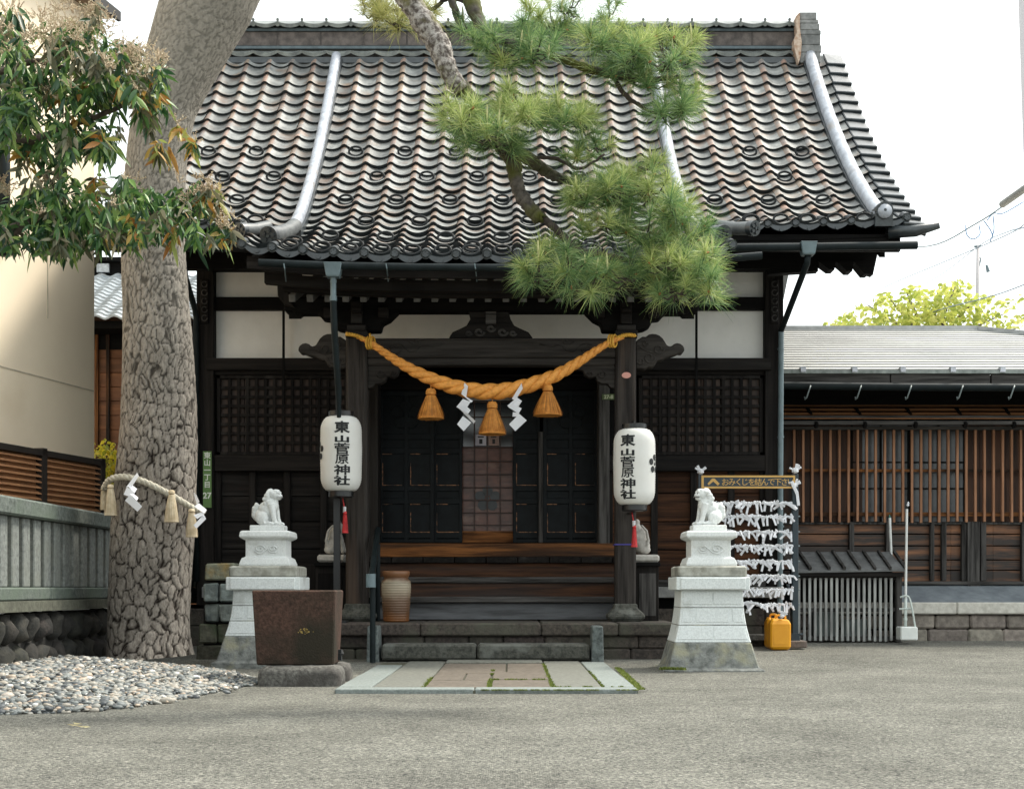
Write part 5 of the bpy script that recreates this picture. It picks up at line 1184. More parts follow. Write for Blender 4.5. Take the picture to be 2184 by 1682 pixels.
for p, h in CAND:
    l = Vector((random.uniform(-.15, .15), random.uniform(-.15, .15), 1)).normalized()*h; q.m = 0; q.tube([p, p+l*.6, p+l], [.0075, .0065, .003], n=5)
for p in CONE:
    q.m = 1; d = Vector((random.uniform(-1, 1), random.uniform(-1, 0), random.uniform(-.2, 1))).normalized(); q.tube([p, p+d*.012, p+d*.026], [.004, .008, .002], n=6)
q.build('new_shoot', [mat('pale_shoot', (.56, .54, .28), (.45, .42, .2), scale=40), mat('orange_cone', (.42, .17, .06), (.3, .1, .03), scale=40)], pine)['kind'] = 'stuff'
q = MB()
for p, g, Y in TWIG:
    e = P(g.x, g.z, Y); d = e-p; m_ = p+d*.45+Vector((0, 0, -.03)); q.tube([p, m_, p+d*.8], [.0035, .005, .007], n=5)
q.build('twig', LTW, pine)['kind'] = 'stuff'
# ---------------------------------------------------------------- straw rope round the trunk
t = thing('trunk_rope', P(325, 1050, 11.6), 'pale twisted hemp rope tied round the pine trunk with tassels and folded white paper', 'sacred rope')
cx, cy = PX(328, 12), 12.0; pr = []
for k in range(97):
    a = 2*math.pi*k/96
    rr = .355+.012*math.cos(a*2); x = cx+rr*1.10*math.cos(a); y = cy-rr*math.sin(a)
    f = (x-PX(235, 12))/(PX(420, 12)-PX(235, 12)); py = 1036-22*math.sin(math.pi*min(1, max(0, f))**.62)+46*max(0, f)**2.0 if True else 0
    pr.append(Vector((x, y, PZ(py, 11.75))))
q = MB(); twisted(q, pr, lambda t: .027, 3, lambda t: 18*t, ns=8, sr=.66); q.build('twisted_rope', ROPEW, t, smooth=True)
STR = mat('pale_straw_strands', (.66, .56, .40), (.50, .40, .26), scale=20, rough=.8, island=.14, transl=.15)
for px, pt, pb_, w_, Y in ((236, 1033, 1100, 15, 11.68), (222, 1040, 1088, 9, 11.95), (366, 1045, 1114, 17, 11.56), (409, 1085, 1146, 14, 11.66)):
    q = MB(); tassel(q, P(px, pt, Y), 7*Y/FPX, w_*Y/FPX, (pb_-pt)*Y/FPX, neck=.14, n=240, flare=.8); q.build('straw_tassel', STR, t)
def c14(x, y): return ((220+x/6.0667)*.853, (1160+y/6.0667)*.853)
Z1 = [[(745, 130), (770, 180), (665, 340), (580, 345)], [(600, 330), (660, 310), (745, 375), (705, 440)], [(590, 345), (700, 420), (650, 500), (540, 460)], [(640, 450), (690, 445), (765, 510), (740, 550)], [(560, 550), (640, 460), (820, 640), (750, 718)]]
Z2 = [[(1600, 430), (1640, 460), (1690, 570), (1650, 600)], [(1610, 640), (1680, 590), (1800, 690), (1760, 740)], [(1800, 700), (1745, 770), (1655, 830), (1600, 770)], [(1740, 770), (1790, 830), (1755, 850), (1715, 800)], [(1755, 760), (1790, 830), (1645, 975), (1600, 925)]]
for z_, Y in ((Z1, 11.52), (Z2, 11.6)):
    q = MB(); streamer(q, [[c14(a, b) for a, b in z] for z in z_], Y); q.build('zigzag_paper_streamer', PAPER, t)
# ---------------------------------------------------------------- broad leaved tree reaching in from the left
bt = thing('broadleaf_tree', (-4.6, 7.6, 0), 'leafy evergreen branches with drooping leaves reaching in from the left edge', 'tree')
q = MB(); q.tube([(-4.6, 7.6, 0), (-4.55, 7.65, 1.8), (-4.5, 7.7, 3.4), (-4.4, 7.8, 5.4)], [.2, .17, .14, .09], n=14); q.build('trunk', BARK, bt, smooth=True)
BRK = mat('brown_branch_bark', (.13, .10, .08), (.05, .038, .03), scale=20, rough=.9, bump=.004)
for pts in ([(-560, 700, 18, 7.7), (-200, 520, 16, 7.8), (-20, 495, 14, 7.9), (30, 488, 12, 7.9), (70, 468, 10, 8.0), (130, 465, 8, 8.0), (220, 450, 6, 8.1), (330, 455, 5, 8.1), (410, 450, 3, 8.1), (480, 480, 2, 8.1)],
            [(-560, 420, 15, 7.7), (-150, 300, 12, 7.8), (-5, 285, 11, 7.9), (60, 300, 9, 7.9), (110, 285, 8, 8.0), (170, 262, 7, 8.0), (240, 235, 5, 8.0), (310, 200, 3, 8.0), (345, 215, 2, 8.0)],
            [(-560, 250, 12, 7.7), (-100, 160, 9, 7.8), (10, 150, 7, 7.9), (80, 130, 6, 7.9), (160, 150, 5, 8.0), (240, 140, 4, 8.0), (300, 120, 3, 8.0)],
            [(60, 300, 4, 7.9), (80, 350, 3, 8.0), (110, 390, 3, 8.0), (130, 450, 3, 8.0)], [(320, 225, 4, 8.0), (326, 180, 5, 8.0), (335, 150, 3, 8.0)]): limb('branch', pts, BRK, n=9, root=bt)
LV = []; LM = []; LVn = 0
def leaf(c, d, ln, wd, mi):
    """folded lance-shaped leaf: 8 quads"""
    d = d.normalized(); s = d.cross(Vector((random.gauss(0, 1), random.gauss(0, 1), random.gauss(0, .6)))).normalized(); nn = s.cross(d).normalized()
    prof = ((0, .04), (.18, .62), (.42, 1.0), (.70, .74), (.9, .26), (1.0, .0)); L = []; M_ = []; Rg = []
    for t, w_ in prof:
        p = c+d*ln*t+Vector((0, 0, -.22*ln*t*t)); M_.append(p-nn*.10*wd*w_); L.append(p+s*wd*.5*w_+nn*.12*wd*w_); Rg.append(p-s*wd*.5*w_+nn*.12*wd*w_)
    LV.append(L+M_+Rg); LM.append(mi)
def spray(px, py, Y, k=7, mi=0, ln=.115):
    c = P(px, py, Y); a0 = random.uniform(0, 6.28); tilt = random.uniform(-.5, .4)
    for i in range(k):
        a = a0+i*2.4+random.uniform(-.3, .3); h = random.uniform(.35, 1.0)
        d = Vector((math.cos(a)*h, math.sin(a)*h, tilt-random.uniform(.1, 1.1))); leaf(c+Vector((random.uniform(-.02, .02), random.uniform(-.02, .02), random.uniform(-.04, .05))), d, ln*random.uniform(.5, 1.25), ln*.27*random.uniform(.8, 1.2), mi)
FLW = []
def lpad(cx, cy, rx, ry, n, Y=8.0, dY=.45, fl=.0, yel=.045):
    for i in range(int(n*1.35)):
        while 1:
            a, b = random.uniform(-1, 1), random.uniform(-1, 1)
            if a*a+b*b < 1: break
        y = Y+random.uniform(-dY, dY); mi = 1 if random.random() < (yel*.45 if yel < .9 else .8) else (2 if random.random() < .22 else 0)
        spray(cx+a*rx, cy+b*ry-8, y, random.randint(6, 10), mi, random.uniform(.07, .11))
        if random.random() < fl*.6: FLW.append((cx+a*rx+random.uniform(-15, 15), cy+b*ry-random.uniform(15, 40), y-.1))
for a in ((25, 170, 60, 85, 34), (15, 240, 50, 60, 22), (10, 460, 40, 60, 14), (180, 500, 120, 35, 26), (330, 480, 50, 30, 12), (95, 130, 80, 70, 36, 8.0, .4, .6), (175, 120, 70, 60, 26, 8, .4, .7, .2), (240, 150, 70, 50, 26, 8, .4, .6, .2), (110, 215, 110, 50, 36, 8, .4, .3), (210, 200, 80, 40, 22, 8, .4, .2, .3), (300, 165, 50, 42, 20, 8, .3, .5, .2), (325, 235, 30, 35, 12, 8, .2, .2, .3), (20, 60, 30, 25, 7, 8, .3, 1.0, .3), (195, 60, 30, 30, 5, 8, .3, .5),
          (40, 295, 60, 30, 16), (110, 310, 60, 35, 18), (175, 290, 60, 35, 18), (225, 310, 35, 35, 14), (60, 350, 25, 25, 4, 8, .2, 0, .5), (115, 360, 35, 25, 5), (130, 410, 45, 32, 9), (75, 400, 20, 25, 2),
          (70, 460, 70, 40, 22, 8.0, .4, .2), (150, 470, 70, 50, 28), (230, 440, 70, 50, 28, 8.0, .4, .2), (300, 455, 60, 45, 22, 8.0, .4, .1), (250, 505, 60, 25, 14), (45, 515, 50, 30, 12), (120, 525, 40, 25, 10), (400, 430, 40, 40, 14, 8.1, .2, .3, .15), (445, 440, 35, 40, 9, 8.1, .2, .6, .2), (375, 480, 45, 35, 11), (435, 505, 35, 22, 7), (478, 505, 16, 18, 4, 8.1, .1, .6, .4), (400, 290, 25, 35, 3, 8, .2, .4, 1.0), (345, 320, 20, 25, 3, 8, .2, 0, 1.0)): lpad(*a)
V = np.array([[p[:] for p in l] for l in LV]); n = len(LV); base = np.arange(n)*18; F = []; 
for k in range(5):
    F.append(np.stack([base+k, base+k+1, base+6+k+1, base+6+k], 1)); F.append(np.stack([base+6+k, base+6+k+1, base+12+k+1, base+12+k], 1))
MI2 = np.tile(np.array(LM), 10)
LG = ramp3('glossy_green_leaf', [(0, (.012, .045, .020)), (.35, (.035, .10, .030)), (.75, (.12, .23, .055)), (1, (.30, .40, .11))], rough=.38, transl=.3)
LY = ramp3('yellow_orange_leaf', [(0, (.34, .14, .03)), (.4, (.48, .28, .06)), (.7, (.36, .33, .08)), (1, (.30, .36, .10))], rough=.5, transl=.35)
LO = ramp3('olive_grey_leaf', [(0, (.06, .07, .035)), (.5, (.13, .13, .07)), (1, (.27, .24, .15))], rough=.55, transl=.25)
npmesh('leaf_crown', V.reshape(-1, 3), np.concatenate(F), [LG, LY, LO], bt, mi=MI2, smooth=True)
q = MB()
for i in range(150): FLW.append((random.uniform(-5, 240) if i < 110 else random.uniform(240, 345), random.gauss(62, 32) if i < 110 else random.gauss(125, 16), 8.0+random.uniform(-.4, .3)))
for px, py in ((425, 405), (455, 410), (445, 395), (475, 470), (480, 485), (5, 395), (15, 410), (100, 395), (390, 430)): 
    for k in range(3): FLW.append((px+random.uniform(-12, 12), py+random.uniform(-12, 12), 8.0))
for px, py, y in FLW:
    c = P(px, py, y)
    for s_ in range(5):
        d = Vector((random.gauss(0, .7), random.gauss(0, .7), random.uniform(.2, 1.2))).normalized()*random.uniform(.04, .085); q.m = 0
        q.tube([c, c+d], [.0016, .0012], n=3, cap=False)
        for k in range(7):
            p = c+d*(.25+.11*k); e = Vector((random.gauss(0, 1), random.gauss(0, 1), random.gauss(0, 1))).normalized()*random.uniform(.006, .012); f_ = e.orthogonal().normalized()*.0035
            q.add([p-f_, p+f_, p+e+f_*.7, p+e-f_*.7], [(0, 1, 2, 3)])
q.build('flower_sprays', ramp3('tan_flower_spray', [(0, (.38, .27, .18)), (.5, (.55, .44, .30)), (1, (.66, .58, .42))], rough=.8, transl=.3), bt)['kind'] = 'stuff'
# ---------------------------------------------------------------- pebble bed
poly = [(-5.2, 7.75), (-2.85, 7.85), (-2.35, 8.05), (-2.15, 8.5), (-2.02, 9.2), (-1.92, 9.8), (-1.83, 10.35), (-2.0, 11.0), (-2.3, 11.6), (-2.55, 12.1), (-3.4, 12.6), (-3.70, 12.6), (-3.72, 7.75)]
poly[0] = (-3.72, 7.72)
def inpoly(x, y):
    c = False; j = len(poly)-1
    for i in range(len(poly)):
        xi, yi = poly[i]; xj, yj = poly[j]
        if (yi > y) != (yj > y) and x < (xj-xi)*(y-yi)/(yj-yi)+xi: c = not c
        j = i
    return c
def edist(x, y):
    d = 9
    for i in range(1, 10):
        ax_, ay = poly[i]; bx, by = poly[i+1 if i+1 < len(poly) else 0]; t = max(0, min(1, ((x-ax_)*(bx-ax_)+(y-ay)*(by-ay))/((bx-ax_)**2+(by-ay)**2+1e-9))); d = min(d, math.hypot(x-ax_-t*(bx-ax_), y-ay-t*(by-ay)))
    return d
def mound(x, y): d = edist(x, y); return .14*min(1, d/1.1)**.85-.004
ico = bmesh.new(); bmesh.ops.create_icosphere(ico, subdivisions=2, radius=1); IV = np.array([v.co[:] for v in ico.verts]); IF = np.array([[v.index for v in f.verts] for f in ico.faces]); ico.free()
ico = bmesh.new(); bmesh.ops.create_icosphere(ico, subdivisions=1, radius=1); IV1 = np.array([v.co[:] for v in ico.verts]); IF1 = np.array([[v.index for v in f.verts] for f in ico.faces]); ico.free()
gvx, gvf = [], []; xs = np.linspace(-3.74, -1.75, 44); ys = np.linspace(7.6, 12.7, 90)
inn = {}
for j, y in enumerate(ys):
    for i, x in enumerate(xs):
        if inpoly(x, y): inn[(i, j)] = len(gvx); gvx.append((x, y, mound(x, y)-.010))
for (i, j) in inn:
    if all((a, b) in inn for a, b in ((i+1, j), (i, j+1), (i+1, j+1))): gvf.append((inn[(i, j)], inn[(i+1, j)], inn[(i+1, j+1)], inn[(i, j+1)]))
q = MB(); q.add(gvx, gvf); tag(q.build('soil_mound', mat('grey_soil', (.16, .155, .14), (.09, .085, .075), scale=30), smooth=True), 'low gravelly mound under the pebbles at the foot of the pine', kind='structure')
PV, PF, PM = [], [], []; k = 0; nP = 0; tries = 0
while nP < 9800 and tries < 60000:
    tries += 1; y = 7.7+(12.6-7.7)*random.random()**1.25; x = random.uniform(-3.75, -1.8)
    if not inpoly(x, y) and not (random.random() < .05 and inpoly(x-.12, y+.10)): continue
    if math.hypot(x-PX(322, 12), y-12) < .33: continue
    big = random.random(); r_ = random.uniform(.008, .018) if big < .82 else random.uniform(.018, .032)
    sx_, sy_, sz_ = r_*random.uniform(.95, 1.5), r_*random.uniform(.8, 1.1), r_*random.uniform(.5, .75); a = random.uniform(0, 6.28); ti = random.uniform(-.35, .35)
    IVa, IFa = (IV1, IF1) if y > 10.2 else (IV, IF)
    v = IVa*np.array([sx_, sy_, sz_])*(1+.10*np.sin(IVa[:, [0]]*3+a)+.08*np.sin(IVa[:, [1]]*4+2*a)); ca, sa = math.cos(a), math.sin(a); ct, st_ = math.cos(ti), math.sin(ti)
    v = v@np.array([[ct, 0, st_], [0, 1, 0], [-st_, 0, ct]]); v = v@np.array([[ca, sa, 0], [-sa, ca, 0], [0, 0, 1]])
    PV.append(v+np.array([x, y, mound(x, y)+random.uniform(-.002, .014)])); PF.append(IFa+k); k += len(v); nP += 1
peb = npmesh('pebbles', np.concatenate(PV), np.concatenate(PF), ramp3('river_pebble', [(0, (.03, .035, .04)), (.14, (.075, .085, .09)), (.4, (.165, .18, .175)), (.66, (.25, .245, .22)), (.86, (.32, .285, .235)), (.95, (.40, .30, .22)), (.965, (.48, .475, .45)), (1, (.62, .62, .60))], rough=.55), smooth=True)
tag(peb, 'bed of rounded grey and cream river pebbles round the pine', 'pebbles', kind='stuff')
# ---------------------------------------------------------------- granite balustrade on a cobble wall, left
XF = -3.78
gf = thing('granite_fence', (XF, 12, .5), 'weathered granite fence of square balusters along the left side', 'fence')
zr0, zr1 = .60, .70; ztop0, ztop1 = 1.23, 1.365
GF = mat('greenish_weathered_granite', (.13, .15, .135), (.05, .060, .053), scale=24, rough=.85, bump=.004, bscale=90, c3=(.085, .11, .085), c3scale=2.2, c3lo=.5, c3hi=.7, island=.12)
GFB = mat('lit_weathered_granite', (.20, .215, .20), (.10, .11, .104), scale=28, rough=.85, bump=.004, bscale=90, c3=(.15, .16, .14), c3scale=3.2, c3lo=.5, c3hi=.75, island=.12)  # paler copy of the fence granite, sunlight put into the baluster colour
q = MB(); q.box(XF-.13, XF+.13, 7.5, 13.6, ztop0, ztop1); q.box(XF-.13, XF+.13, 13.61, 16.95, ztop0, ztop1); q.build('cap_rail', GF, gf, bevel=.015)
q = MB()
for i in range(5): q.box(XF-.12, XF+.12, 7.5+i*1.9, 7.5+i*1.9+1.89, zr0, zr1)
q.each('foot_rail', GF, gf, bevel=.012)
y = 7.6
while y < 16.9:
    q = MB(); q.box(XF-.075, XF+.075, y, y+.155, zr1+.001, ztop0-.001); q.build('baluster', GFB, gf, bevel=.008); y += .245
q = MB(); q.box(XF-.14, XF+.42, 16.7, 16.98, ztop0-.02, ztop1+.01); q.box(XF-.1, XF+.42, 16.72, 16.96, ztop1+.012, ztop1+.17); tag(q.build('end_block', mat('pale_end_granite', (.50, .47, .39), (.36, .34, .28), scale=30, rough=.85), gf, bevel=.012))
q = MB(); q.box(XF+.05, XF+.40, 16.8, 16.9, .1, ztop0-.02); tag(q.build('end_panel', GF, gf))
q = MB(); q.box(XF-.15, XF+.19, 7.4, 16.9, .52, .598); q.build('wall_ledge', mat('mossy_ledge', (.11, .115, .085), (.06, .06, .045), scale=14, rough=.95, bump=.006), gf)
q = MB(); random.seed(21)
for r_, (z0, z1) in enumerate(((0.02, .28), (.26, .52))):
    y = 7.4+r_*.15
    while y < 16.8:
        l = random.uniform(.19, .36); cyy = y+l/2; rx = l/2*1.0; V = []
        for vx, vy, vz in IV.tolist():
            f = 1/max(abs(vx), abs(vy), abs(vz))**.45; V.append((XF+.06+vx*.14*f*.8, cyy+vy*rx*f*.86, (z0+z1)/2+vz*(z1-z0)/2*f*.88+random.uniform(-.003, .003)))
        q.add([(a+.02*math.sin(c*40+b*9), b+.018*math.sin(c*33+r_), c+.018*math.sin(b*21)) for a, b, c in V], [tuple(f) for f in IF.tolist()]); y += l*.93
cw = q.build('cobblestone_wall', mat('dark_cobble', (.036, .033, .026), (.012, .013, .012), scale=10, rough=.9, bump=.006, bscale=50, island=.5, hue=.06), smooth=True, origin=(XF, 12, 0)); tag(cw, 'dark rounded cobblestone wall carrying the granite fence', 'wall')
random.seed(5)
q = MB(); q.box(XF-.05, XF+.08, 7.4, 16.8, 0, .5); q.build('mortar_core', mat('dark_mortar', (.03, .028, .025), None, rough=.95), cw)
# stacked stone pier left of the pedestal
t = thing('stone_pier', (PX(462, 13.6), 13.7, 0), 'rough pier of stacked mossy stone blocks between pine and left pedestal', 'stone pier')
PIER = [mat('pier_stone_%d' % i, c, tuple(x*.5 for x in c), scale=14, rough=.9, bump=.012, bscale=26, c3=c3, c3scale=5) for i, (c, c3) in enumerate((((.26, .27, .20), (.30, .20, .06)), ((.27, .32, .31), (.10, .12, .12)), ((.29, .33, .31), (.10, .12, .12)), ((.13, .13, .095), (.07, .09, .05)), ((.10, .095, .07), (.06, .07, .04))))]
for i, (a, b, c, d) in enumerate(((434, 499, 1200, 1237), (431, 500, 1243, 1283), (433, 500, 1288, 1326), (424, 500, 1330, 1371), (419, 500, 1376, 1412))):
    q = MB(); xa_, xb_, z0_, z1_ = PX(a, 13.4), PX(b, 13.4), PZ(d, 13.4), PZ(c, 13.4); w_ = (xb_-xa_)
    for k in range(2 if i in (1, 2, 3) else 1):
        nn = 2 if i in (1, 2, 3) else 1; u0 = xa_+w_*k/nn+.003; u1 = xa_+w_*(k+1)/nn-.003
        j = lambda s_=.018: random.uniform(-s_, s_)
        q.hexa([(u0+j(), 13.4+j(), z0_), (u1+j(.004), 13.4+j(), z0_), (u1, 13.75, z0_), (u0, 13.75, z0_), (u0+j(), 13.42+j(), z1_+j(.006)), (u1+j(.004), 13.42+j(), z1_+j(.006)), (u1, 13.75, z1_), (u0, 13.75, z1_)])
    q.build('pier_block', PIER[i], t, bevel=.014)
q = MB(); q.box(PX(436, 13.5), PX(498, 13.5), 13.46, 13.74, 0, PZ(1215, 13.5)); q.build('pier_core', mat('dark_gap', (.015, .014, .012), None, rough=1), t)
# ---------------------------------------------------------------- left neighbours
dv = Vector((.227, 1, 0)).normalized(); A = Vector((PX(201, 16.3), 16.3, 0)); nrm = Vector((dv.y, -dv.x, 0))
cb = thing('cream_building', (A.x, A.y, .1), 'cream rendered building wall with brown roof edge at the left edge', 'building')
def along(s_, out, z): p = A+dv*s_+nrm*out; return (p.x, p.y, z)
def slab_(mb, s0, s1, o0, o1, z0, z1): mb.hexa([along(s0, o0, z0), along(s1, o0, z0), along(s1, o1, z0), along(s0, o1, z0), along(s0, o0, z1), along(s1, o0, z1), along(s1, o1, z1), along(s0, o1, z1)])
CRM = mat('cream_render', (.90, .77, .58), (.86, .73, .55), scale=1.2, rough=.9, bump=.0015, bscale=90, c3=(.72, .58, .40), c3scale=.8, c3lo=.6, c3hi=.85)
q = MB(); slab_(q, -9, 0, -4, 0, .1, 7.25); q.build('rendered_wall', CRM, cb)
q = MB(); slab_(q, -9, 0, .0, .004, PZ(834, 16.3)-.006, PZ(834, 16.3)+.006); q.build('wall_joint', mat('joint_grey_cream', (.60, .52, .40), None), cb)
q = MB(); slab_(q, -9, .12, -4.2, .22, 7.25, 7.31); q.build('roof_eave', mat('brown_eave_board', (.30, .20, .12), (.2, .13, .08), scale=8), cb)
q = MB(); slab_(q, -9, .16, .21, .25, 7.22, 7.33); q.build('roof_trim', mat('dark_trim', (.03, .028, .027), None), cb)
q = MB(); q.tube([along(-1.93, .08, 4.05), along(-1.93, .08, 5.7)], .055, n=10); q.build('downpipe', METG, cb, smooth=True)
q = MB(); slab_(q, -1.0, -.985, .0, .006, 3.6, 5.6); q.build('panel_joint', mat('joint_grey_cream', (.60, .52, .40), None), cb)
# louvred fence
B = Vector((PX(215, 15.7), 15.7, 0)); lf = thing('louvred_fence', (B.x, B.y, .3), 'brown louvred fence panels with a dark post below the cream wall', 'fence')
def alongb(s_, out, z): p = B+dv*s_+nrm*out; return (p.x, p.y, z)
def slb(mb, s0, s1, o0, o1, z0, z1, sl=0): mb.hexa([alongb(s0, o0, z0), alongb(s1, o0, z0), alongb(s1, o1, z0-sl), alongb(s0, o1, z0-sl), alongb(s0, o0, z1), alongb(s1, o0, z1), alongb(s1, o1, z1-sl), alongb(s0, o1, z1-sl)])
ztf = PZ(982, 15.7)
q = MB(); z = .75
while z < ztf-.05: slb(q, -6, -.02, -.03, .035, z, z+.012, .035); slb(q, -6, -.02, -.035, -.03, z-.03, z+.04); z += .058
q.build('louvre_panel', mat('brown_louvre_metal', (.50, .25, .12), (.40, .20, .10), scale=4, rough=.45), lf)
q = MB()
for s_ in (-6, -3.6, -1.25, -.06): slb(q, s_-.01, s_+.075, -.05, .05, .3, ztf+.02)
q.each('fence_post', mat('dark_brown_post', (.035, .028, .024), None, rough=.5), lf)
q = MB(); slb(q, -6, 0, -.05, .05, ztf-.06, ztf); slb(q, -6, 0, -.05, .04, .66, .74); q.each('fence_rail', mat('dark_brown_post', (.035, .028, .024), None), lf)
q = MB(); slb(q, -6.2, .3, -.12, .10, .0, .62); tag(q.build('concrete_wall', mat('pale_concrete', (.42, .41, .38), (.32, .31, .29), scale=6), origin=B), 'pale concrete footing wall under the louvred fence', 'wall')
q = MB(); q.box(PX(222, 15.2), PX(262, 15.2), 15.2, 15.4, .1, PZ(1066, 15.2)); tag(q.build('concrete_post', mat('pale_concrete', (.42, .41, .38), None), origin=(PX(240, 15.2), 15.3, .1), bevel=.01), 'short pale concrete post at the end of the louvred fence', 'post')
# house behind with tiled roof and brown boards
YH = 21.0; hb = thing('timber_house', (PX(300, YH), YH, .2), 'brown timber house with pale tiled roof seen between cream wall and pine', 'house')
q = MB(); z = .3; random.seed(9)
while z < PZ(692, YH): q.box(-7.4, PX(425, YH), YH+random.uniform(0, .01), YH+.1, z, z+.205); z += .21
q.build('wall_board', mat('orange_brown_board', (.21, .085, .035), (.10, .038, .016), scale=5, stretch=(.3, 1, 2), rough=.7, island=.3), hb, bevel=.006)
q = MB(); [q.pb(a, a+7, 692, 1100, YH-.05, YH) for a in (202, 226, 268, 418)]; q.each('wall_batten', BW['z'], hb)
q = MB(); q.pb(150, 440, 684, 700, YH-.55, YH+.1); q.pb(150, 440, 700, 745, YH-.02, YH+.05); q.build('eave_board', BK['x'], hb)
q = MB(); ya, yb_ = YH-.7, YH+1.5; za, zb_ = PZ(682, ya), PZ(588, yb_); nr = 16; p_ = .26
for r_ in range(nr):
    f0, f1 = r_/nr, (r_+1)/nr+.01
    for c in range(int(3.4/p_)):
        V = []; 
        for k in range(7):
            x = -7.5+(c+k/6)*p_; w_ = .05*(.5+.5*math.cos(2*math.pi*k/6))
            V += [(x, ya+(yb_-ya)*f0, za+(zb_-za)*f0+w_+.03), (x, ya+(yb_-ya)*f1, za+(zb_-za)*f1+w_), (x, ya+(yb_-ya)*f0, za+(zb_-za)*f0+w_)]
        q.add(V, [f for k in range(6) for f in ((k*3, k*3+3, k*3+4, k*3+1), (k*3, k*3+2, k*3+5, k*3+3))])
q.build('tile_roof', mat('pale_blue_tile', (.40, .44, .47), (.26, .29, .31), scale=9, rough=.3, island=.15, spec=.8), hb)
q = MB(); q.pb(150, 330, 556, 590, yb_-.1, yb_+.1); q.pb(150, 330, 548, 556, yb_-.2, yb_+.2); q.build('upper_wall', BK['x'], hb)
q = MB(); q.pb(206, 232, 562, 580, yb_-.16, yb_-.1); q.build('upper_window', mat('bright_window', (.55, .58, .60), (.3, .32, .34), scale=20, rough=.3), hb)
# yellow shrub
ys_ = thing('flowering_shrub', (PX(235, 18), 18, .2), 'bright yellow green shrub beside the louvred fence', 'shrub')
LV.clear(); LM.clear()
for i in range(420): 
    px, py = random.choice(((225, 965, 24, 12), (240, 1000, 28, 22), (212, 1000, 12, 30))) and random.choice(((225, 965, 24, 12), (242, 995, 26, 18), (214, 1000, 10, 30), (240, 1012, 20, 10)))[:2]
    px += random.gauss(0, 13); py += random.gauss(0, 11); leaf(P(px, py, 18+random.uniform(-.3, .3)), Vector((random.gauss(0, 1), random.gauss(0, 1), random.gauss(0, 1))), .07, .045, 0)
V = np.array([[p[:] for p in l] for l in LV]); n = len(LV); base = np.arange(n)*18; F = []
for k in range(5): F.append(np.stack([base+k, base+k+1, base+6+k+1, base+6+k], 1)); F.append(np.stack([base+6+k, base+6+k+1, base+12+k+1, base+12+k], 1))
npmesh('leaf_crown', V.reshape(-1, 3), np.concatenate(F), ramp3('yellow_leaf', [(0, (.30, .34, .04)), (.6, (.62, .52, .04)), (1, (.78, .62, .05))], transl=.4), ys_)
q = MB(); 
for i in range(5): q.tube([(PX(235, 18)+random.uniform(-.1, .1), 18, .1), P(random.uniform(210, 260), random.uniform(970, 1010), 18)], [.02, .008], n=6)
q.build('stems', BRK, ys_)
# ---------------------------------------------------------------- wing building on the right
random.seed(11)
YS = 17.2; wg = thing('side_hall', (PX(1950, YS), YS, .1), 'low timber side hall with ribbed metal roof and tan vertical slat screen', 'building')
XW0, XW1 = PX(1668, YS)-.15, 8.6
CORR = mat('ribbed_pale_metal', (.56, .56, .53), (.46, .46, .44), scale=1.2, rough=.55, c3=(.36, .35, .33), c3scale=.9, c3lo=.52, c3hi=.75, stretch=(.6, 1, 1))
ye, yr_ = 16.35, 19.4; ze, zr = PZ(792, ye), PZ(706, yr_)
q = MB(); n = 18; XH = PX(2082, yr_)
for i in range(n):
    f0, f1 = i/n, (i+1)/n
    def pr(f, up): 
        return ye+(yr_-ye)*f, ze+(zr-ze)*f+up
    y0, z0 = pr(f0, 0); ya_, za_ = pr(f0+.06/n, .030); yb__, zb__ = pr(f0+.85/n, .020); y1, z1 = pr(f1, 0)
    def xr_at(f): return XW1+1.2-(XW1+1.2-XH)*f
    L = [(y0, z0, f0), (ya_, za_, f0), (yb__, zb__, f0), (y1, z1, f1)]
    V = []
    for y, z, f in L: V += [(XW0, y, z), (xr_at(f), y, z)]
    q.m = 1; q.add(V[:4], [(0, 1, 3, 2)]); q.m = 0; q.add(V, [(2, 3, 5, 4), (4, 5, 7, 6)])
q.add([(XH, yr_, zr-.01), (XW1+1.2, ye, ze-.01), (XW1+1.2, yr_+3, ze-.01), (XH, yr_+.4, zr-.01)], [(0, 1, 2, 3)]); q.add([(XW0, yr_, zr), (XH, yr_, zr), (XH, yr_+4, ze), (XW0, yr_+4, ze)], [(0, 1, 2, 3)])
q.build('metal_roof', [CORR, mat('seam_shade_metal', (.24, .24, .23), None, rough=.7)], wg)  # second metal is darker, shade along the ribs put into the colour
q = MB(); q.box(XW0, XH, yr_-.08, yr_+.12, zr-.01, zr+.06); q.bar((XH, yr_, zr+.03), (XW1+1.2, ye, ze+.04), .14, .07); q.build('roof_ridge', mat('grey_ridge_metal', (.42, .43, .43), (.30, .31, .31), scale=8, rough=.5), wg)
q = MB(); q.pb(1672, 2600, 789, 796, ye-.03, ye+.1); q.build('roof_edge', mat('greenish_edge_metal', (.30, .33, .31), (.15, .17, .16), scale=14, rough=.6), wg)
q = MB()
for px in (1713, 1823, 1926, 2033, 2139, 2245): q.pb(px-5, px+6, 782, 793, ye-.05, ye+.05)
q.each('snow_stop', mat('bright_bracket', (.60, .62, .68), None, rough=.4), wg)
q = MB()
for a, b in ((1672, 1898), (1900, 2112), (2115, 2600)): q.pb(a, b, 797+random.uniform(-1, 1), 822, ye+.0, ye+.05)
q.each('fascia_board', GW['x'], wg, bevel=.006)
q = MB(); q.tube([P(1668, 822, ye-.08), P(1950, 825, ye-.08), P(2600, 828, ye-.08)], .045, n=12); q.build('gutter', METG, wg, smooth=True, autos=40)
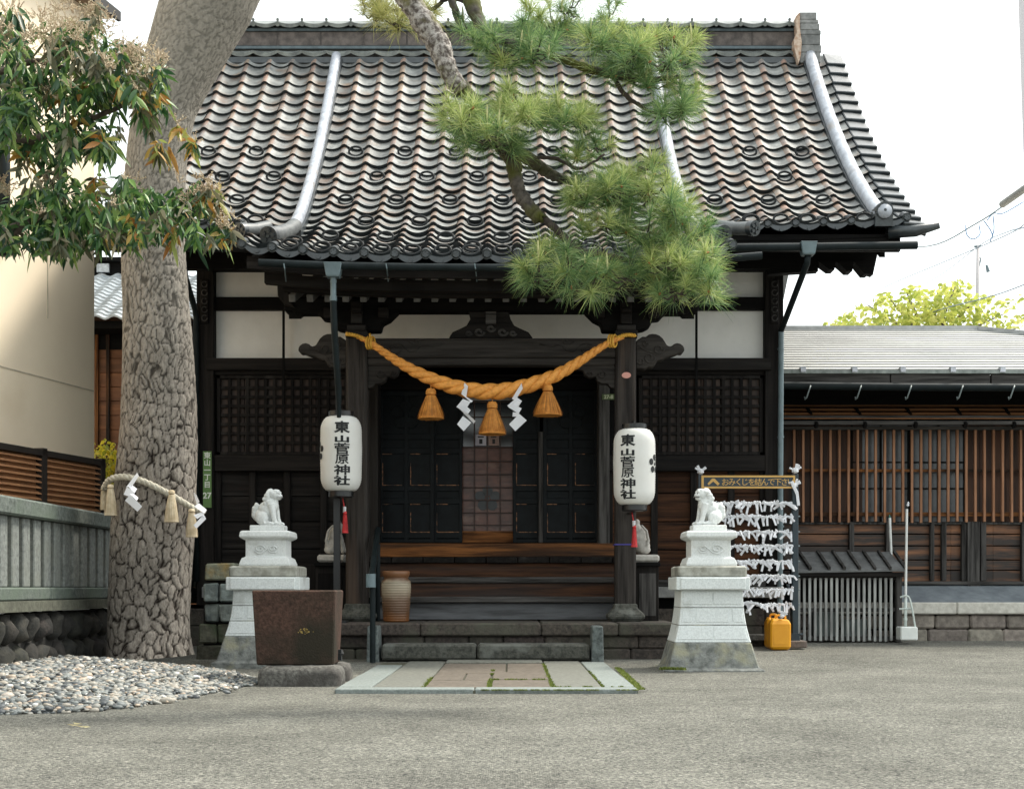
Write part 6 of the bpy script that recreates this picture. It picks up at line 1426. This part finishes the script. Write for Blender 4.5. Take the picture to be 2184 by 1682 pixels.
for i, px in enumerate((1720, 1828, 1935, 2045, 2155, 2265, 2375, 2485)):
    q = MB(); q.tube([P(px+9, 822, ye-.13), P(px+6, 830, ye-.15), P(px, 848, ye-.15), P(px-3, 852, ye-.14), P(px-4, 846, ye-.13)], .009, n=6); q.build('gutter_hook', mat('pale_hook_metal', (.15, .18, .18), None, rough=.45), wg, smooth=True)
q = MB(); q.box(XW0, XW1, ye+.1, YS+.5, ze-.08, ze-.03); q.build('eave_soffit', BK['x'], wg)
q = MB(); q.pb(1672, 2600, 815, 870, YS-.02, YS+.1); q.build('dark_upper_board', BK['x'], wg)
# small awning with brackets
q = MB(); ya_, yb2_ = 16.75, YS; z1_, z2_ = PZ(897, ya_), PZ(862, yb2_)
for i in range(4):
    f0, f1 = i/4, (i+1)/4
    q.add([(XW0, ya_+(yb2_-ya_)*f0, z1_+(z2_-z1_)*f0+.02), (XW1, ya_+(yb2_-ya_)*f0, z1_+(z2_-z1_)*f0+.02), (XW1, ya_+(yb2_-ya_)*f1, z1_+(z2_-z1_)*f1), (XW0, ya_+(yb2_-ya_)*f1, z1_+(z2_-z1_)*f1)], [(0, 1, 2, 3)])
q.build('awning_board', mat('warm_awning_board', (.62, .28, .11), (.28, .115, .045), scale=9, stretch=(.15, 1, 1), rough=.7), wg)
q = MB(); q.pb(1668, 2600, 886, 892, 16.80, 16.86); q.pb(1668, 2600, 897, 905, 16.72, 16.79); q.pb(1668, 2600, 909, 916, YS-.05, YS+.05); q.each('awning_rail', GW['x'], wg, bevel=.004)
for px in (1728, 1832, 1940, 2046, 2150, 2255, 2360, 2465):
    q = MB(); q.bar(P(px-8, 872, YS-.12), P(px+14, 908, 16.70), .04, .07); q.build('awning_rib', BK['y'], wg, bevel=.006)
# slat screen
px = 1694.0; i = 0
while px < 2560:
    q = MB(); q.pb(px-2.6, px+2.6, 912, 1113+random.uniform(-1.5, 1.5), YS-.03, YS+.01); q.build('screen_slat', SLAT['z'], wg, bevel=.002); px += 19.35
q = MB(); q.pb(1680, 2600, 1092, 1100, YS+.012, YS+.04); q.pb(1680, 2600, 1000, 1006, YS+.012, YS+.04); q.each('screen_rail', BW['x'], wg)
q = MB()
for a, b in ((1672, 1816), (2062, 2600)):
    x = a
    while x < b: q.pb(x, x+27, 905, 1112, YS+.12, YS+.16); x += 28
q.each('screen_backing', mat('deep_brown_board', (.085, .036, .018), (.02, .011, .008), scale=10, stretch=(1, 1, .1), island=.3), wg)
q = MB(); q.pb(1816, 1940, 905, 1112, YS+.13, YS+.16); q.pb(1942, 2060, 905, 1112, YS+.14, YS+.17); q.each('sliding_window', mat('grey_window_glass', (.085, .09, .095), (.06, .064, .068), rough=.25), wg)
q = MB()
for a, b in ((1816, 1940), (1942, 2060)):
    for u in (a, (a+b)/2, b-3): q.pb(u-1, u+3, 905, 1112, YS+.115, YS+.13)
    for y in (984, 1040): q.pb(a, b, y, y+3, YS+.117, YS+.13)
q.build('window_bar', BK['z'], wg)
# lower boarded wall
q = MB()
ps = [1672, 1815, 1895, 2028, 2118, 2184, 2260, 2350, 2440, 2530, 2600]
for i in range(len(ps)-1):
    for c, d in ((1113, 1138), (1139, 1163), (1164, 1193), (1194, 1215), (1216, 1240)): q.pb(ps[i], ps[i+1], c+.5, d-.5, YS+.10+random.uniform(0, .01), YS+.14)
q.build('lower_board', mat('dark_orange_board', (.30, .12, .045), (.022, .013, .009), scale=3.2, stretch=(.25, 1, 2.6), rough=.55, island=.45, lo=.46, hi=.74), wg, bevel=.003)  # bright orange patches in the colour stand for light on the boards
q = MB()
for a, b in ((1812, 1822), (1890, 1899), (1985, 1993), (2009, 2019), (2052, 2062), (2092, 2104), (2180, 2190), (2270, 2280), (2360, 2370), (2450, 2460)): q.pb(a, b, 1112, 1238, YS+.03, YS+.1)
q.pb(2064, 2090, 1112, 1252, YS-.02, YS+.1); q.pb(1672, 2600, 1113, 1118, YS+.05, YS+.1); q.each('wall_post', GW['z'], wg, bevel=.005)
q = MB(); q.pb(1920, 2600, 1239, 1246, YS-.04, YS+.12); q.build('ground_sill', GW['x'], wg, bevel=.005)
q = MB(); q.hexa([P(1700, 1285, 16.6), P(2600, 1285, 16.6), (8.6, YS+.1, PZ(1285, 16.6)), (PX(1700, 16.6), YS+.1, PZ(1285, 16.6)), (PX(1700, 16.6), 16.75, PZ(1281, 16.6)+.02), (8.6, 16.75, PZ(1281, 16.6)+.02), (8.6, YS+.05, PZ(1245, YS)), (PX(1700, 16.6), YS+.05, PZ(1245, YS))])
q.build('mortar_apron', mat('blue_grey_mortar', (.23, .26, .28), (.14, .16, .18), scale=5, rough=.85, bump=.004), wg)
q = MB(); q.box(XW0+.02, XW0+.1, YS, yr_+3, .1, ze); q.box(XW1-.1, XW1, YS, yr_+3, .1, ze); q.box(XW0, XW1, YS+.3, YS+.4, .1, ze); q.build('inner_wall', BK['z'], wg)
q = MB(); x = PX(1690, 16.5); 
while x < 8.5: w_ = random.uniform(.7, 1.3); q.box(x+.003, min(x+w_, 8.5)-.003, 16.48, 16.95, PZ(1309, 16.5), PZ(1284, 16.5)); x += w_
q.build('foundation_cap', mat('pale_foundation_stone', (.58, .56, .50), (.42, .40, .35), scale=14, rough=.85, bump=.005), wg, bevel=.012)
q = MB(); 
for z0, z1 in ((.02, .215), (.22, PZ(1310, 16.5))):
    x = PX(1690, 16.5)+random.uniform(-.2, 0)
    while x < 8.5:
        w_ = random.uniform(.28, .55); j = lambda s=.012: random.uniform(-s, s)
        q.hexa([(x+.004+j(), 16.53+j(), z0), (x+w_-.004+j(), 16.53+j(), z0), (x+w_, 16.9, z0), (x, 16.9, z0), (x+.006+j(), 16.53+j(), z1-.006+j(.006)), (x+w_-.006+j(), 16.53+j(), z1-.006+j(.006)), (x+w_, 16.9, z1), (x, 16.9, z1)]); x += w_
q.build('foundation_block', mat('brown_grey_rubble', (.29, .255, .215), (.15, .13, .11), scale=14, rough=.9, bump=.006, island=.28, hue=.02), wg, bevel=.02)
# ---------------------------------------------------------------- slatted storage hut
YHt = 16.15; ht = thing('storage_hut', (PX(1815, YHt), YHt+.2, gz(0, YHt)), 'small slatted wooden storage box with a battened lean-to roof', 'storage box')
zg = gz(0, YHt)
q = MB(); z = PZ(1216, YHt)
q.hexa([P(1694, 1222, YHt-.08), P(1930, 1218, YHt-.08), (PX(1900, YHt+.45), YHt+.5, PZ(1180, YHt+.5)), (PX(1700, YHt+.45), YHt+.5, PZ(1180, YHt+.5)), P(1694, 1216, YHt-.08), P(1930, 1212, YHt-.08), (PX(1900, YHt+.45), YHt+.5, PZ(1176, YHt+.5)), (PX(1700, YHt+.45), YHt+.5, PZ(1176, YHt+.5))])
q.build('lean_to_roof', mat('dark_grey_roofing', (.16, .165, .165), (.09, .092, .092), scale=10, rough=.8, bump=.003), ht, bevel=.004)
q = MB()
for k in range(7):
    a = 1702+k*32.5+(8 if k else 0); b = a+20; q.bar((PX(a, YHt+.5), YHt+.48, PZ(1175, YHt+.5)), (PX(b+6, YHt-.08), YHt-.09, PZ(1212, YHt-.08)), .03, .035)
q.each('roof_batten', GW['y'], ht)
q = MB(); q.pb(1697, 1928, 1220, 1229, YHt-.06, YHt-.02); q.build('eave_board', DK['x'], ht, bevel=.004)
px = 1704.0
while px < 1912:
    q = MB(); q.pb(px-2.8, px+2.8, 1232, 1366+random.uniform(-2, 2), YHt, YHt+.025); q.build('slat', mat('silver_weathered_slat', (.40, .41, .39), (.16, .16, .155), scale=16, stretch=(1, 1, .12), rough=.85, bump=.003, island=.2), ht, bevel=.002); px += 11.6
q = MB(); q.pb(1912, 1924, 1228, 1369, YHt-.02, YHt+.06); q.pb(1697, 1703, 1228, 1369, YHt-.02, YHt+.06); q.box(PX(1912, YHt), PX(1924, YHt), YHt+.4, YHt+.48, zg, PZ(1200, YHt)); q.each('corner_post', GW['z'], ht, bevel=.004)
q = MB(); q.pb(1703, 1912, 1296, 1304, YHt+.027, YHt+.05); q.pb(1703, 1912, 1229, 1236, YHt+.027, YHt+.05); q.pb(1703, 1912, 1356, 1365, YHt+.027, YHt+.05); q.each('cross_rail', GW['x'], ht)
q = MB(); q.box(PX(1700, YHt), PX(1922, YHt), YHt+.40, YHt+.42, zg, PZ(1215, YHt)); q.box(PX(1700, YHt), PX(1700, YHt)+.02, YHt+.04, YHt+.4, zg, PZ(1222, YHt)); q.box(PX(1921, YHt), PX(1923, YHt), YHt+.06, YHt+.4, zg, PZ(1222, YHt)); q.build('hut_back', BK['z'], ht)
q = MB(); q.pb(1735, 1790, 1300, 1360, YHt+.15, YHt+.3); q.pb(1800, 1850, 1320, 1362, YHt+.15, YHt+.3); tag(q.build('stored_box', mat('grey_green_crate', (.16, .19, .18), None, rough=.6), origin=(PX(1790, YHt), YHt+.2, zg), bevel=.01), 'grey boxes stored behind the slats of the hut', 'boxes')
# banner pole stand
YN = 15.9; st_ = thing('banner_stand', (PX(1939, YN), YN, gz(0, YN)), 'white banner pole standing in a square white weight with side braces', 'banner stand')
q = MB(); q.pb(1921, 1958, 1336, 1365, YN-.1, YN+.1); q.build('weight_block', mat('white_plastic', (.74, .76, .73), (.64, .66, .63), scale=6, rough=.5), st_, bevel=.012)
WP = mat('pale_pole_plastic', (.62, .68, .64), (.5, .56, .53), scale=8, rough=.45)
q = MB(); q.tube([P(1931, 1338, YN), P(1931.5, 1275, YN)], .017, n=12); q.build('lower_pole', WP, st_, smooth=True)
q = MB(); q.tube([P(1931.5, 1278, YN), P(1934, 1085, YN)], .014, n=12); q.build('upper_pole', mat('white_pole', (.76, .77, .75), None, rough=.4), st_, smooth=True, autos=40)
q = MB(); q.tube(interp([P(1920, 1273, YN-.02), P(1934, 1270, YN-.05), P(1942, 1282, YN-.06), P(1952, 1336, YN-.05)], 5), .010, n=8); q.tube([P(1918, 1298, YN), P(1945, 1297, YN-.04)], .010, n=8); q.tube([P(1931, 1317, YN), P(1931, 1322, YN)], .022, n=10); q.build('brace', WP, st_, smooth=True, autos=40)
q = MB(); q.tube([P(1934, 1085, YN), P(1935, 1080, YN)], .012, n=8); q.m = 1; q.lathe(P(1936, 1080, YN), [(.004, 0), (.018, .015), (.012, .03)], n=8); q.lathe(P(1937, 1075, YN), [(.004, 0), (.014, .012), (.004, .03)], n=8); q.build('knotted_top', [INK, PAPER], st_, smooth=True)
q = MB(); q.tube([P(1901, 1188, 16.75), P(1897.5, 1104, 16.75)], .016, n=10); q.m = 1; q.tube([P(1897.5, 1104, 16.75), P(1897, 1097, 16.75)], [.012, .005], n=8)
tag(q.build('white_pole', [mat('white_pole', (.7, .7, .7), None), mat('green_tip', (.05, .2, .15), None)], smooth=True, autos=40, origin=P(1901, 1188, 16.75)), 'short white pole leaning behind the storage box, green tip', 'pole')
# ---------------------------------------------------------------- fortune paper rack
YRk = 15.0; rk = thing('fortune_rack', (PX(1595, YRk), YRk, gz(0, YRk)), 'dark steel rack with wires of tied fortune papers and a gold lettered header', 'rack')
NAVY = mat('dark_navy_steel', (.012, .028, .040), (.008, .018, .026), rough=.35)
for a, b in ((1489, 1499), (1690, 1703)):
    q = MB(); q.pb(a, b, 1010, 1352, YRk, YRk+.055); q.build('rack_post', NAVY, rk, bevel=.006)
q = MB(); q.pb(1680, 1722, 1366, 1381, YRk-.1, YRk+.15); q.build('foot_block', mat('brown_foot_block', (.16, .13, .115), (.08, .065, .055), scale=20, rough=.9), rk, bevel=.01)
q = MB(); q.pb(1688, 1706, 1350, 1368, YRk-.02, YRk+.07); q.tube([P(1706, 1352, YRk), P(1712, 1352, YRk)], .012, n=8); q.build('foot_bracket', NAVY, rk)
q = MB(); q.pb(1496, 1696, 1014, 1041, YRk-.012, YRk+.012); hd = q.build('header_board', NAVY, rk)
GOLD = mat('gold_paint', (.60, .36, .10), (.52, .30, .075), scale=9, rough=.45)
q = MB()
for a, b, c, d in ((1496, 1696, 1013.5, 1017.5), (1496, 1696, 1037, 1041), (1496, 1501, 1017.5, 1037), (1692, 1696, 1017.5, 1037)): q.pb(a, b, c, d, YRk-.02, YRk-.011)
q.build('gold_border', GOLD, hd)
q = MB(); Yt = YRk-.016
q.pprism([(1509, 1031), (1519, 1020), (1524, 1020), (1535, 1031), (1531, 1035), (1521.5, 1026), (1512, 1034)], Yt-.002, Yt+.004)
for i, ch in enumerate('おみくじを結んで下さい'): flat_text(q, ch, PX(1547+i*14.0, Yt), Yt-.001, PZ(1027.5, Yt), .082, .004)
q.build('gold_lettering', GOLD, hd)
wy = [1072, 1101, 1134, 1164, 1197, 1228, 1257, 1288]
q = MB()
for y in wy: q.tube([P(1497, y, YRk+.02), P(1692, y+1, YRk+.02)], .004, n=5); q.tube([P(1703, y, YRk+.02), P(1706, y, YRk+.02)], .008, n=6)
q.build('tie_wire', METB, rk)
# paper slips, each tied on by itself
def slip_mesh(k):
    q = MB(); r_ = random.Random(k)
    q.lathe((0, 0, -.014), [(.006, 0), (.018, .006), (.021, .014), (.017, .024), (.006, .030)], n=8)
    for s in (0, 1):
        a = r_.uniform(-2.5, -.6) if s == 0 else r_.uniform(-.6, 3.6); l = r_.uniform(.05, .12) if s == 0 else r_.uniform(.03, .055)
        d = Vector((math.cos(a), r_.uniform(-.6, .1), math.sin(a))).normalized(); q.bar((0, -.006, 0), d*l*.5+Vector((0, -.012, 0)), .025, .010, up=(0, 1, 0)); q.bar(d*l*.48+Vector((0, -.012, 0)), d*l+Vector((0, -.014, -.012)), .025, .010, up=(0, 1, 0))
    me_ = q.build('fortune_paper', PAPER, bevel=.002); return me_
protos = [slip_mesh(k) for k in range(12)]; used = set()
names = ['top', 'second', 'third', 'fourth', 'fifth', 'sixth', 'seventh', 'lowest']
for wi, y in enumerate(wy):
    px = 1506.0 if wi < 4 else 1530.0
    while px < 1692:
        k = random.randrange(12); pr_ = protos[k]
        if k in used: o = pr_.copy(); COL.objects.link(o)
        else: o = pr_; used.add(k)
        o.location = P(px, y+random.uniform(-1.5, 2), YRk+.015+random.uniform(-.015, .01)); o.rotation_euler = (random.uniform(-.3, .3), random.uniform(-.7, .7), random.uniform(-.5, .5)); o.scale = [random.uniform(.72, 1.08)]*3
        th_ = ('left part', 'middle', 'right part')[min(2, int((px-1500)/64))]; tag(o, 'folded white fortune paper knotted on the %s of the %s wire of the rack' % (th_, names[wi]), 'paper slip', 'fortune papers on the %s of the %s wire' % (th_, names[wi])); px += random.uniform(4.4, 7.6)
for px, py, lab in ((1494, 1005, 'white paper knotted over the left post of the rack'), (1696, 1003, 'white paper knotted over the right post of the rack'), (1694, 1034, 'long white paper hanging over the right end of the header')):
    q = MB(); c = P(px, py, YRk+.0)
    q.lathe((c.x, c.y, c.z-.03), [(.012, 0), (.036, .015), (.034, .04), (.015, .06)], n=9)
    for k in range(5):
        a = random.uniform(.2, 2.9); q.bar(c, c+Vector((math.cos(a)*.07, -.02, math.sin(a)*.07)), .02, .006, up=(0, 1, 0))
    if 'long' in lab: q.bar(P(1688, 1026, YRk-.04), P(1700, 1052, YRk-.04), .035, .006, up=(0, 1, 0)); q.bar(P(1700, 1051, YRk-.04), P(1703, 1078, YRk-.05), .030, .006, up=(0, 1, 0))
    tag(q.build('fortune_paper', PAPER, origin=c, bevel=.004), lab, 'paper slip')
# yellow cans
YEL = mat('yellow_polythene', (.78, .36, .015), (.72, .31, .01), scale=5, rough=.42, transl=.08)
def can(a, b, c, d, Y, lab):
    x = PX((a+b)/2, Y); hw_ = (PX(b, Y)-PX(a, Y))/2; z0, z1 = gz(0, Y)+.0, PZ(c, Y); t = thing('jerry_can', (x, Y+.1, z0), lab, 'jerry can', 'yellow plastic cans by the rack')
    q = MB(); q.frust(x, Y+.11, [(hw_*.80, .07, z0), (hw_, .095, z0+.035), (hw_, .1, z1-.05), (hw_*.78, .075, z1)]); q.build('can_body', YEL, t, bevel=.015)
    q = MB(); q.tube(interp([(x-hw_*.35, Y+.11, z1-.005), (x-hw_*.3, Y+.11, z1+.035), (x+hw_*.5, Y+.11, z1+.035), (x+hw_*.6, Y+.11, z1-.01)], 5), .011, n=8); q.build('handle', YEL, t, smooth=True)
    q = MB(); q.frust(x, Y+.012, [(hw_*.7, .002, z0+.06), (hw_*.7, .002, z1-.08)]); q.build('raised_panel', YEL, t, bevel=.001)
    q = MB(); q.lathe((x-hw_*.62, Y+.09, z1-.03), [(.022, 0), (.022, .035), (.018, .04)], n=12); q.build('cap', YEL, t, smooth=True, autos=40)
can(1644, 1688, 1320, 1381, 14.72, 'yellow plastic jerry can in front, with white paper tied to its handle'); can(1637, 1667, 1318, 1381, 15.0, 'yellow plastic jerry can half hidden behind the front one')
q = MB(); c = P(1668, 1313, 14.75)
for k in range(5): a = random.uniform(.3, 3); q.bar(c, c+Vector((math.cos(a)*.06, -.02, math.sin(a)*.05)), .025, .008, up=(0, 1, 0))
q.lathe((c.x, c.y, c.z-.02), [(.01, 0), (.028, .015), (.02, .035)], n=8); tag(q.build('fortune_paper', PAPER, origin=c), 'crumpled white paper tied to the handle of the yellow can', 'paper slip')
# low stone sill behind the rack
q = MB(); q.pb(1590, 1660, 1352, 1366, 15.25, 15.6); tag(q.build('grey_stone_kerb', KS, origin=(PX(1625, 15.3), 15.4, 0), bevel=.01), 'short grey stone kerb at the foot of the shrine wall behind the yellow cans', 'kerb')
# ---------------------------------------------------------------- sky line: tree, poles, wires
random.seed(13); Yfr = 34.0
ft = thing('maple_tree', (PX(1990, Yfr), Yfr, .4), 'bright yellow green tree crown rising behind the metal roof', 'tree')
q = MB(); q.tube([(PX(1990, Yfr), Yfr, .3), (PX(1985, Yfr), Yfr, 4), (PX(1980, Yfr), Yfr, 6.2)], [.22, .16, .08], n=10)
for a, b in ((1790, 688), (1850, 650), (1930, 615), (2000, 625), (2080, 640), (2140, 670), (2170, 700), (1900, 640), (2040, 605)): q.tube([(PX(1985, Yfr), Yfr, 4+random.uniform(0, 1)), P((a+1985)/2, (b+720)/2+10, Yfr), P(a, b, Yfr)], [.07, .04, .012], n=6)
q.build('trunk', BRK, ft, smooth=True)
LV.clear(); LM.clear()
def blob(cx, cy, rx, ry, n):
    for i in range(int(n*.72)):
        a, r_ = random.uniform(0, 6.28), random.random()**.6; c = P(cx+math.cos(a)*rx*r_, cy+math.sin(a)*ry*r_, Yfr+random.uniform(-1.2, 1.2)); leaf(c, Vector((random.gauss(0, 1), random.gauss(0, 1), random.gauss(-.2, .5))), random.uniform(.11, .20), .10, 0)
for a in ((1785, 690, 22, 12, 45), (1810, 680, 25, 16, 70), (1850, 660, 22, 10, 34), (1870, 690, 35, 16, 110), (1905, 650, 40, 26, 130), (1880, 640, 22, 12, 40), (1950, 620, 26, 14, 60), (1965, 655, 45, 32, 220), (1925, 685, 50, 22, 200), (2020, 625, 32, 20, 110), (2015, 665, 48, 34, 260), (1990, 690, 60, 22, 240), (2050, 610, 22, 12, 46), (2070, 650, 36, 26, 130), (2080, 690, 40, 26, 150), (2110, 675, 30, 18, 60), (2140, 650, 26, 12, 34), (2150, 700, 28, 18, 46), (2175, 640, 16, 10, 14), (2100, 635, 26, 9, 26), (2180, 680, 16, 14, 20)): blob(*a)
V = np.array([[p[:] for p in l] for l in LV]); n = len(LV); base = np.arange(n)*18; F = []
for k in range(5): F.append(np.stack([base+k, base+k+1, base+6+k+1, base+6+k], 1)); F.append(np.stack([base+6+k, base+6+k+1, base+12+k+1, base+12+k], 1))
npmesh('leaf_crown', V.reshape(-1, 3), np.concatenate(F), ramp3('spring_green_leaf', [(0, (.26, .32, .06)), (.5, (.46, .50, .10)), (1, (.66, .64, .20))], transl=.5), ft)
POLE = mat('pale_concrete_pole', (.55, .52, .52), (.46, .43, .43), scale=40, rough=.85)
q = MB(); q.tube([P(2083, 720, 60), P(2084, 640, 60), P(2086, 524, 60)], [.09, .08, .07], n=10); up = thing('utility_pole', (PX(2083, 60), 60, 1), 'thin distant utility pole among the wires above the tree', 'utility pole'); q.build('pole', POLE, up, smooth=True)
q = MB(); q.tube([P(2078, 526, 60), P(2092, 524, 60)], .05, n=6); q.tube([P(2104, 565, 60), P(2108, 580, 60)], [.05, .08], n=6); q.tube([P(2086, 545, 60), P(2092, 552, 60), P(2088, 570, 60)], .03, n=5); q.build('pole_fitting', METB, up)
q = MB(); q.tube([P(2226, 1240, 27), P(2212, 500, 27), P(2191, -60, 27)], [.215, .20, .18], n=20)
tag(q.build('concrete_pole', POLE, smooth=True, origin=(PX(2226, 27), 27, .3)), 'pale speckled concrete pole cut off by the upper right edge', 'pole')
def wire(name, pts, r_, lab, m=METB):
    q = MB(); q.tube(interp([P(a, b, y) for a, b, y in pts], 6), r_, n=5); tag(q.build(name, m, smooth=True, origin=P(*pts[0])), lab, 'wire')
WB = mat('pale_blue_wire', (.16, .22, .28), None, rough=.5); 
wire('overhead_cable', [(2700, 60, 14), (2230, 375, 18), (2160, 425, 19), (2080, 478, 22), (1980, 525, 26), (1880, 522, 40), (1830, 520, 60)], .012, 'dark overhead cable rising to the upper right from the shrine eave')
wire('overhead_cable', [(2700, 250, 14), (2230, 455, 20), (2150, 500, 22), (2010, 560, 27), (1900, 606, 34), (1796, 655, 45), (1740, 668, 60)], .009, 'thin wire running from the right edge down behind the shrine eave', WB)
wire('overhead_cable', [(2700, 420, 16), (2230, 590, 24), (2120, 630, 28), (2000, 662, 33), (1880, 702, 42)], .012, 'wire crossing in front of the bright tree crown', WB)
wire('overhead_cable', [(2700, 450, 20), (2230, 480, 30), (2140, 498, 50), (2086, 526, 60), (2000, 590, 80), (1880, 660, 100)], .02, 'faint wire passing the top of the distant pole', WB)
q = MB(); q.tube([P(2240, 375, 17.5), P(2186, 402, 18), P(2138, 436, 18.6)], .048, n=12); tag(q.build('cable_sleeve', mat('grey_sleeve', (.30, .29, .26), None, rough=.6), smooth=True, autos=40, origin=P(2186, 402, 18)), 'thick grey insulating sleeve on the cable at the right edge', 'cable sleeve')
q = MB()
for pts in ([(2060, 480), (2062, 500), (2075, 510), (2090, 500), (2088, 480)], [(2118, 460), (2120, 490), (2112, 515)], [(2105, 470), (2120, 455), (2140, 455), (2184, 430)], [(2098, 470), (2112, 490), (2118, 505)]): q.tube(interp([P(a, b, 21.5) for a, b in pts], 5), .009, n=5)
tag(q.build('looped_cable', mat('blue_cable', (.12, .24, .42), None, rough=.5), smooth=True, origin=P(2100, 480, 21.5)), 'looped pale blue service cable hanging under the overhead cable', 'wire')
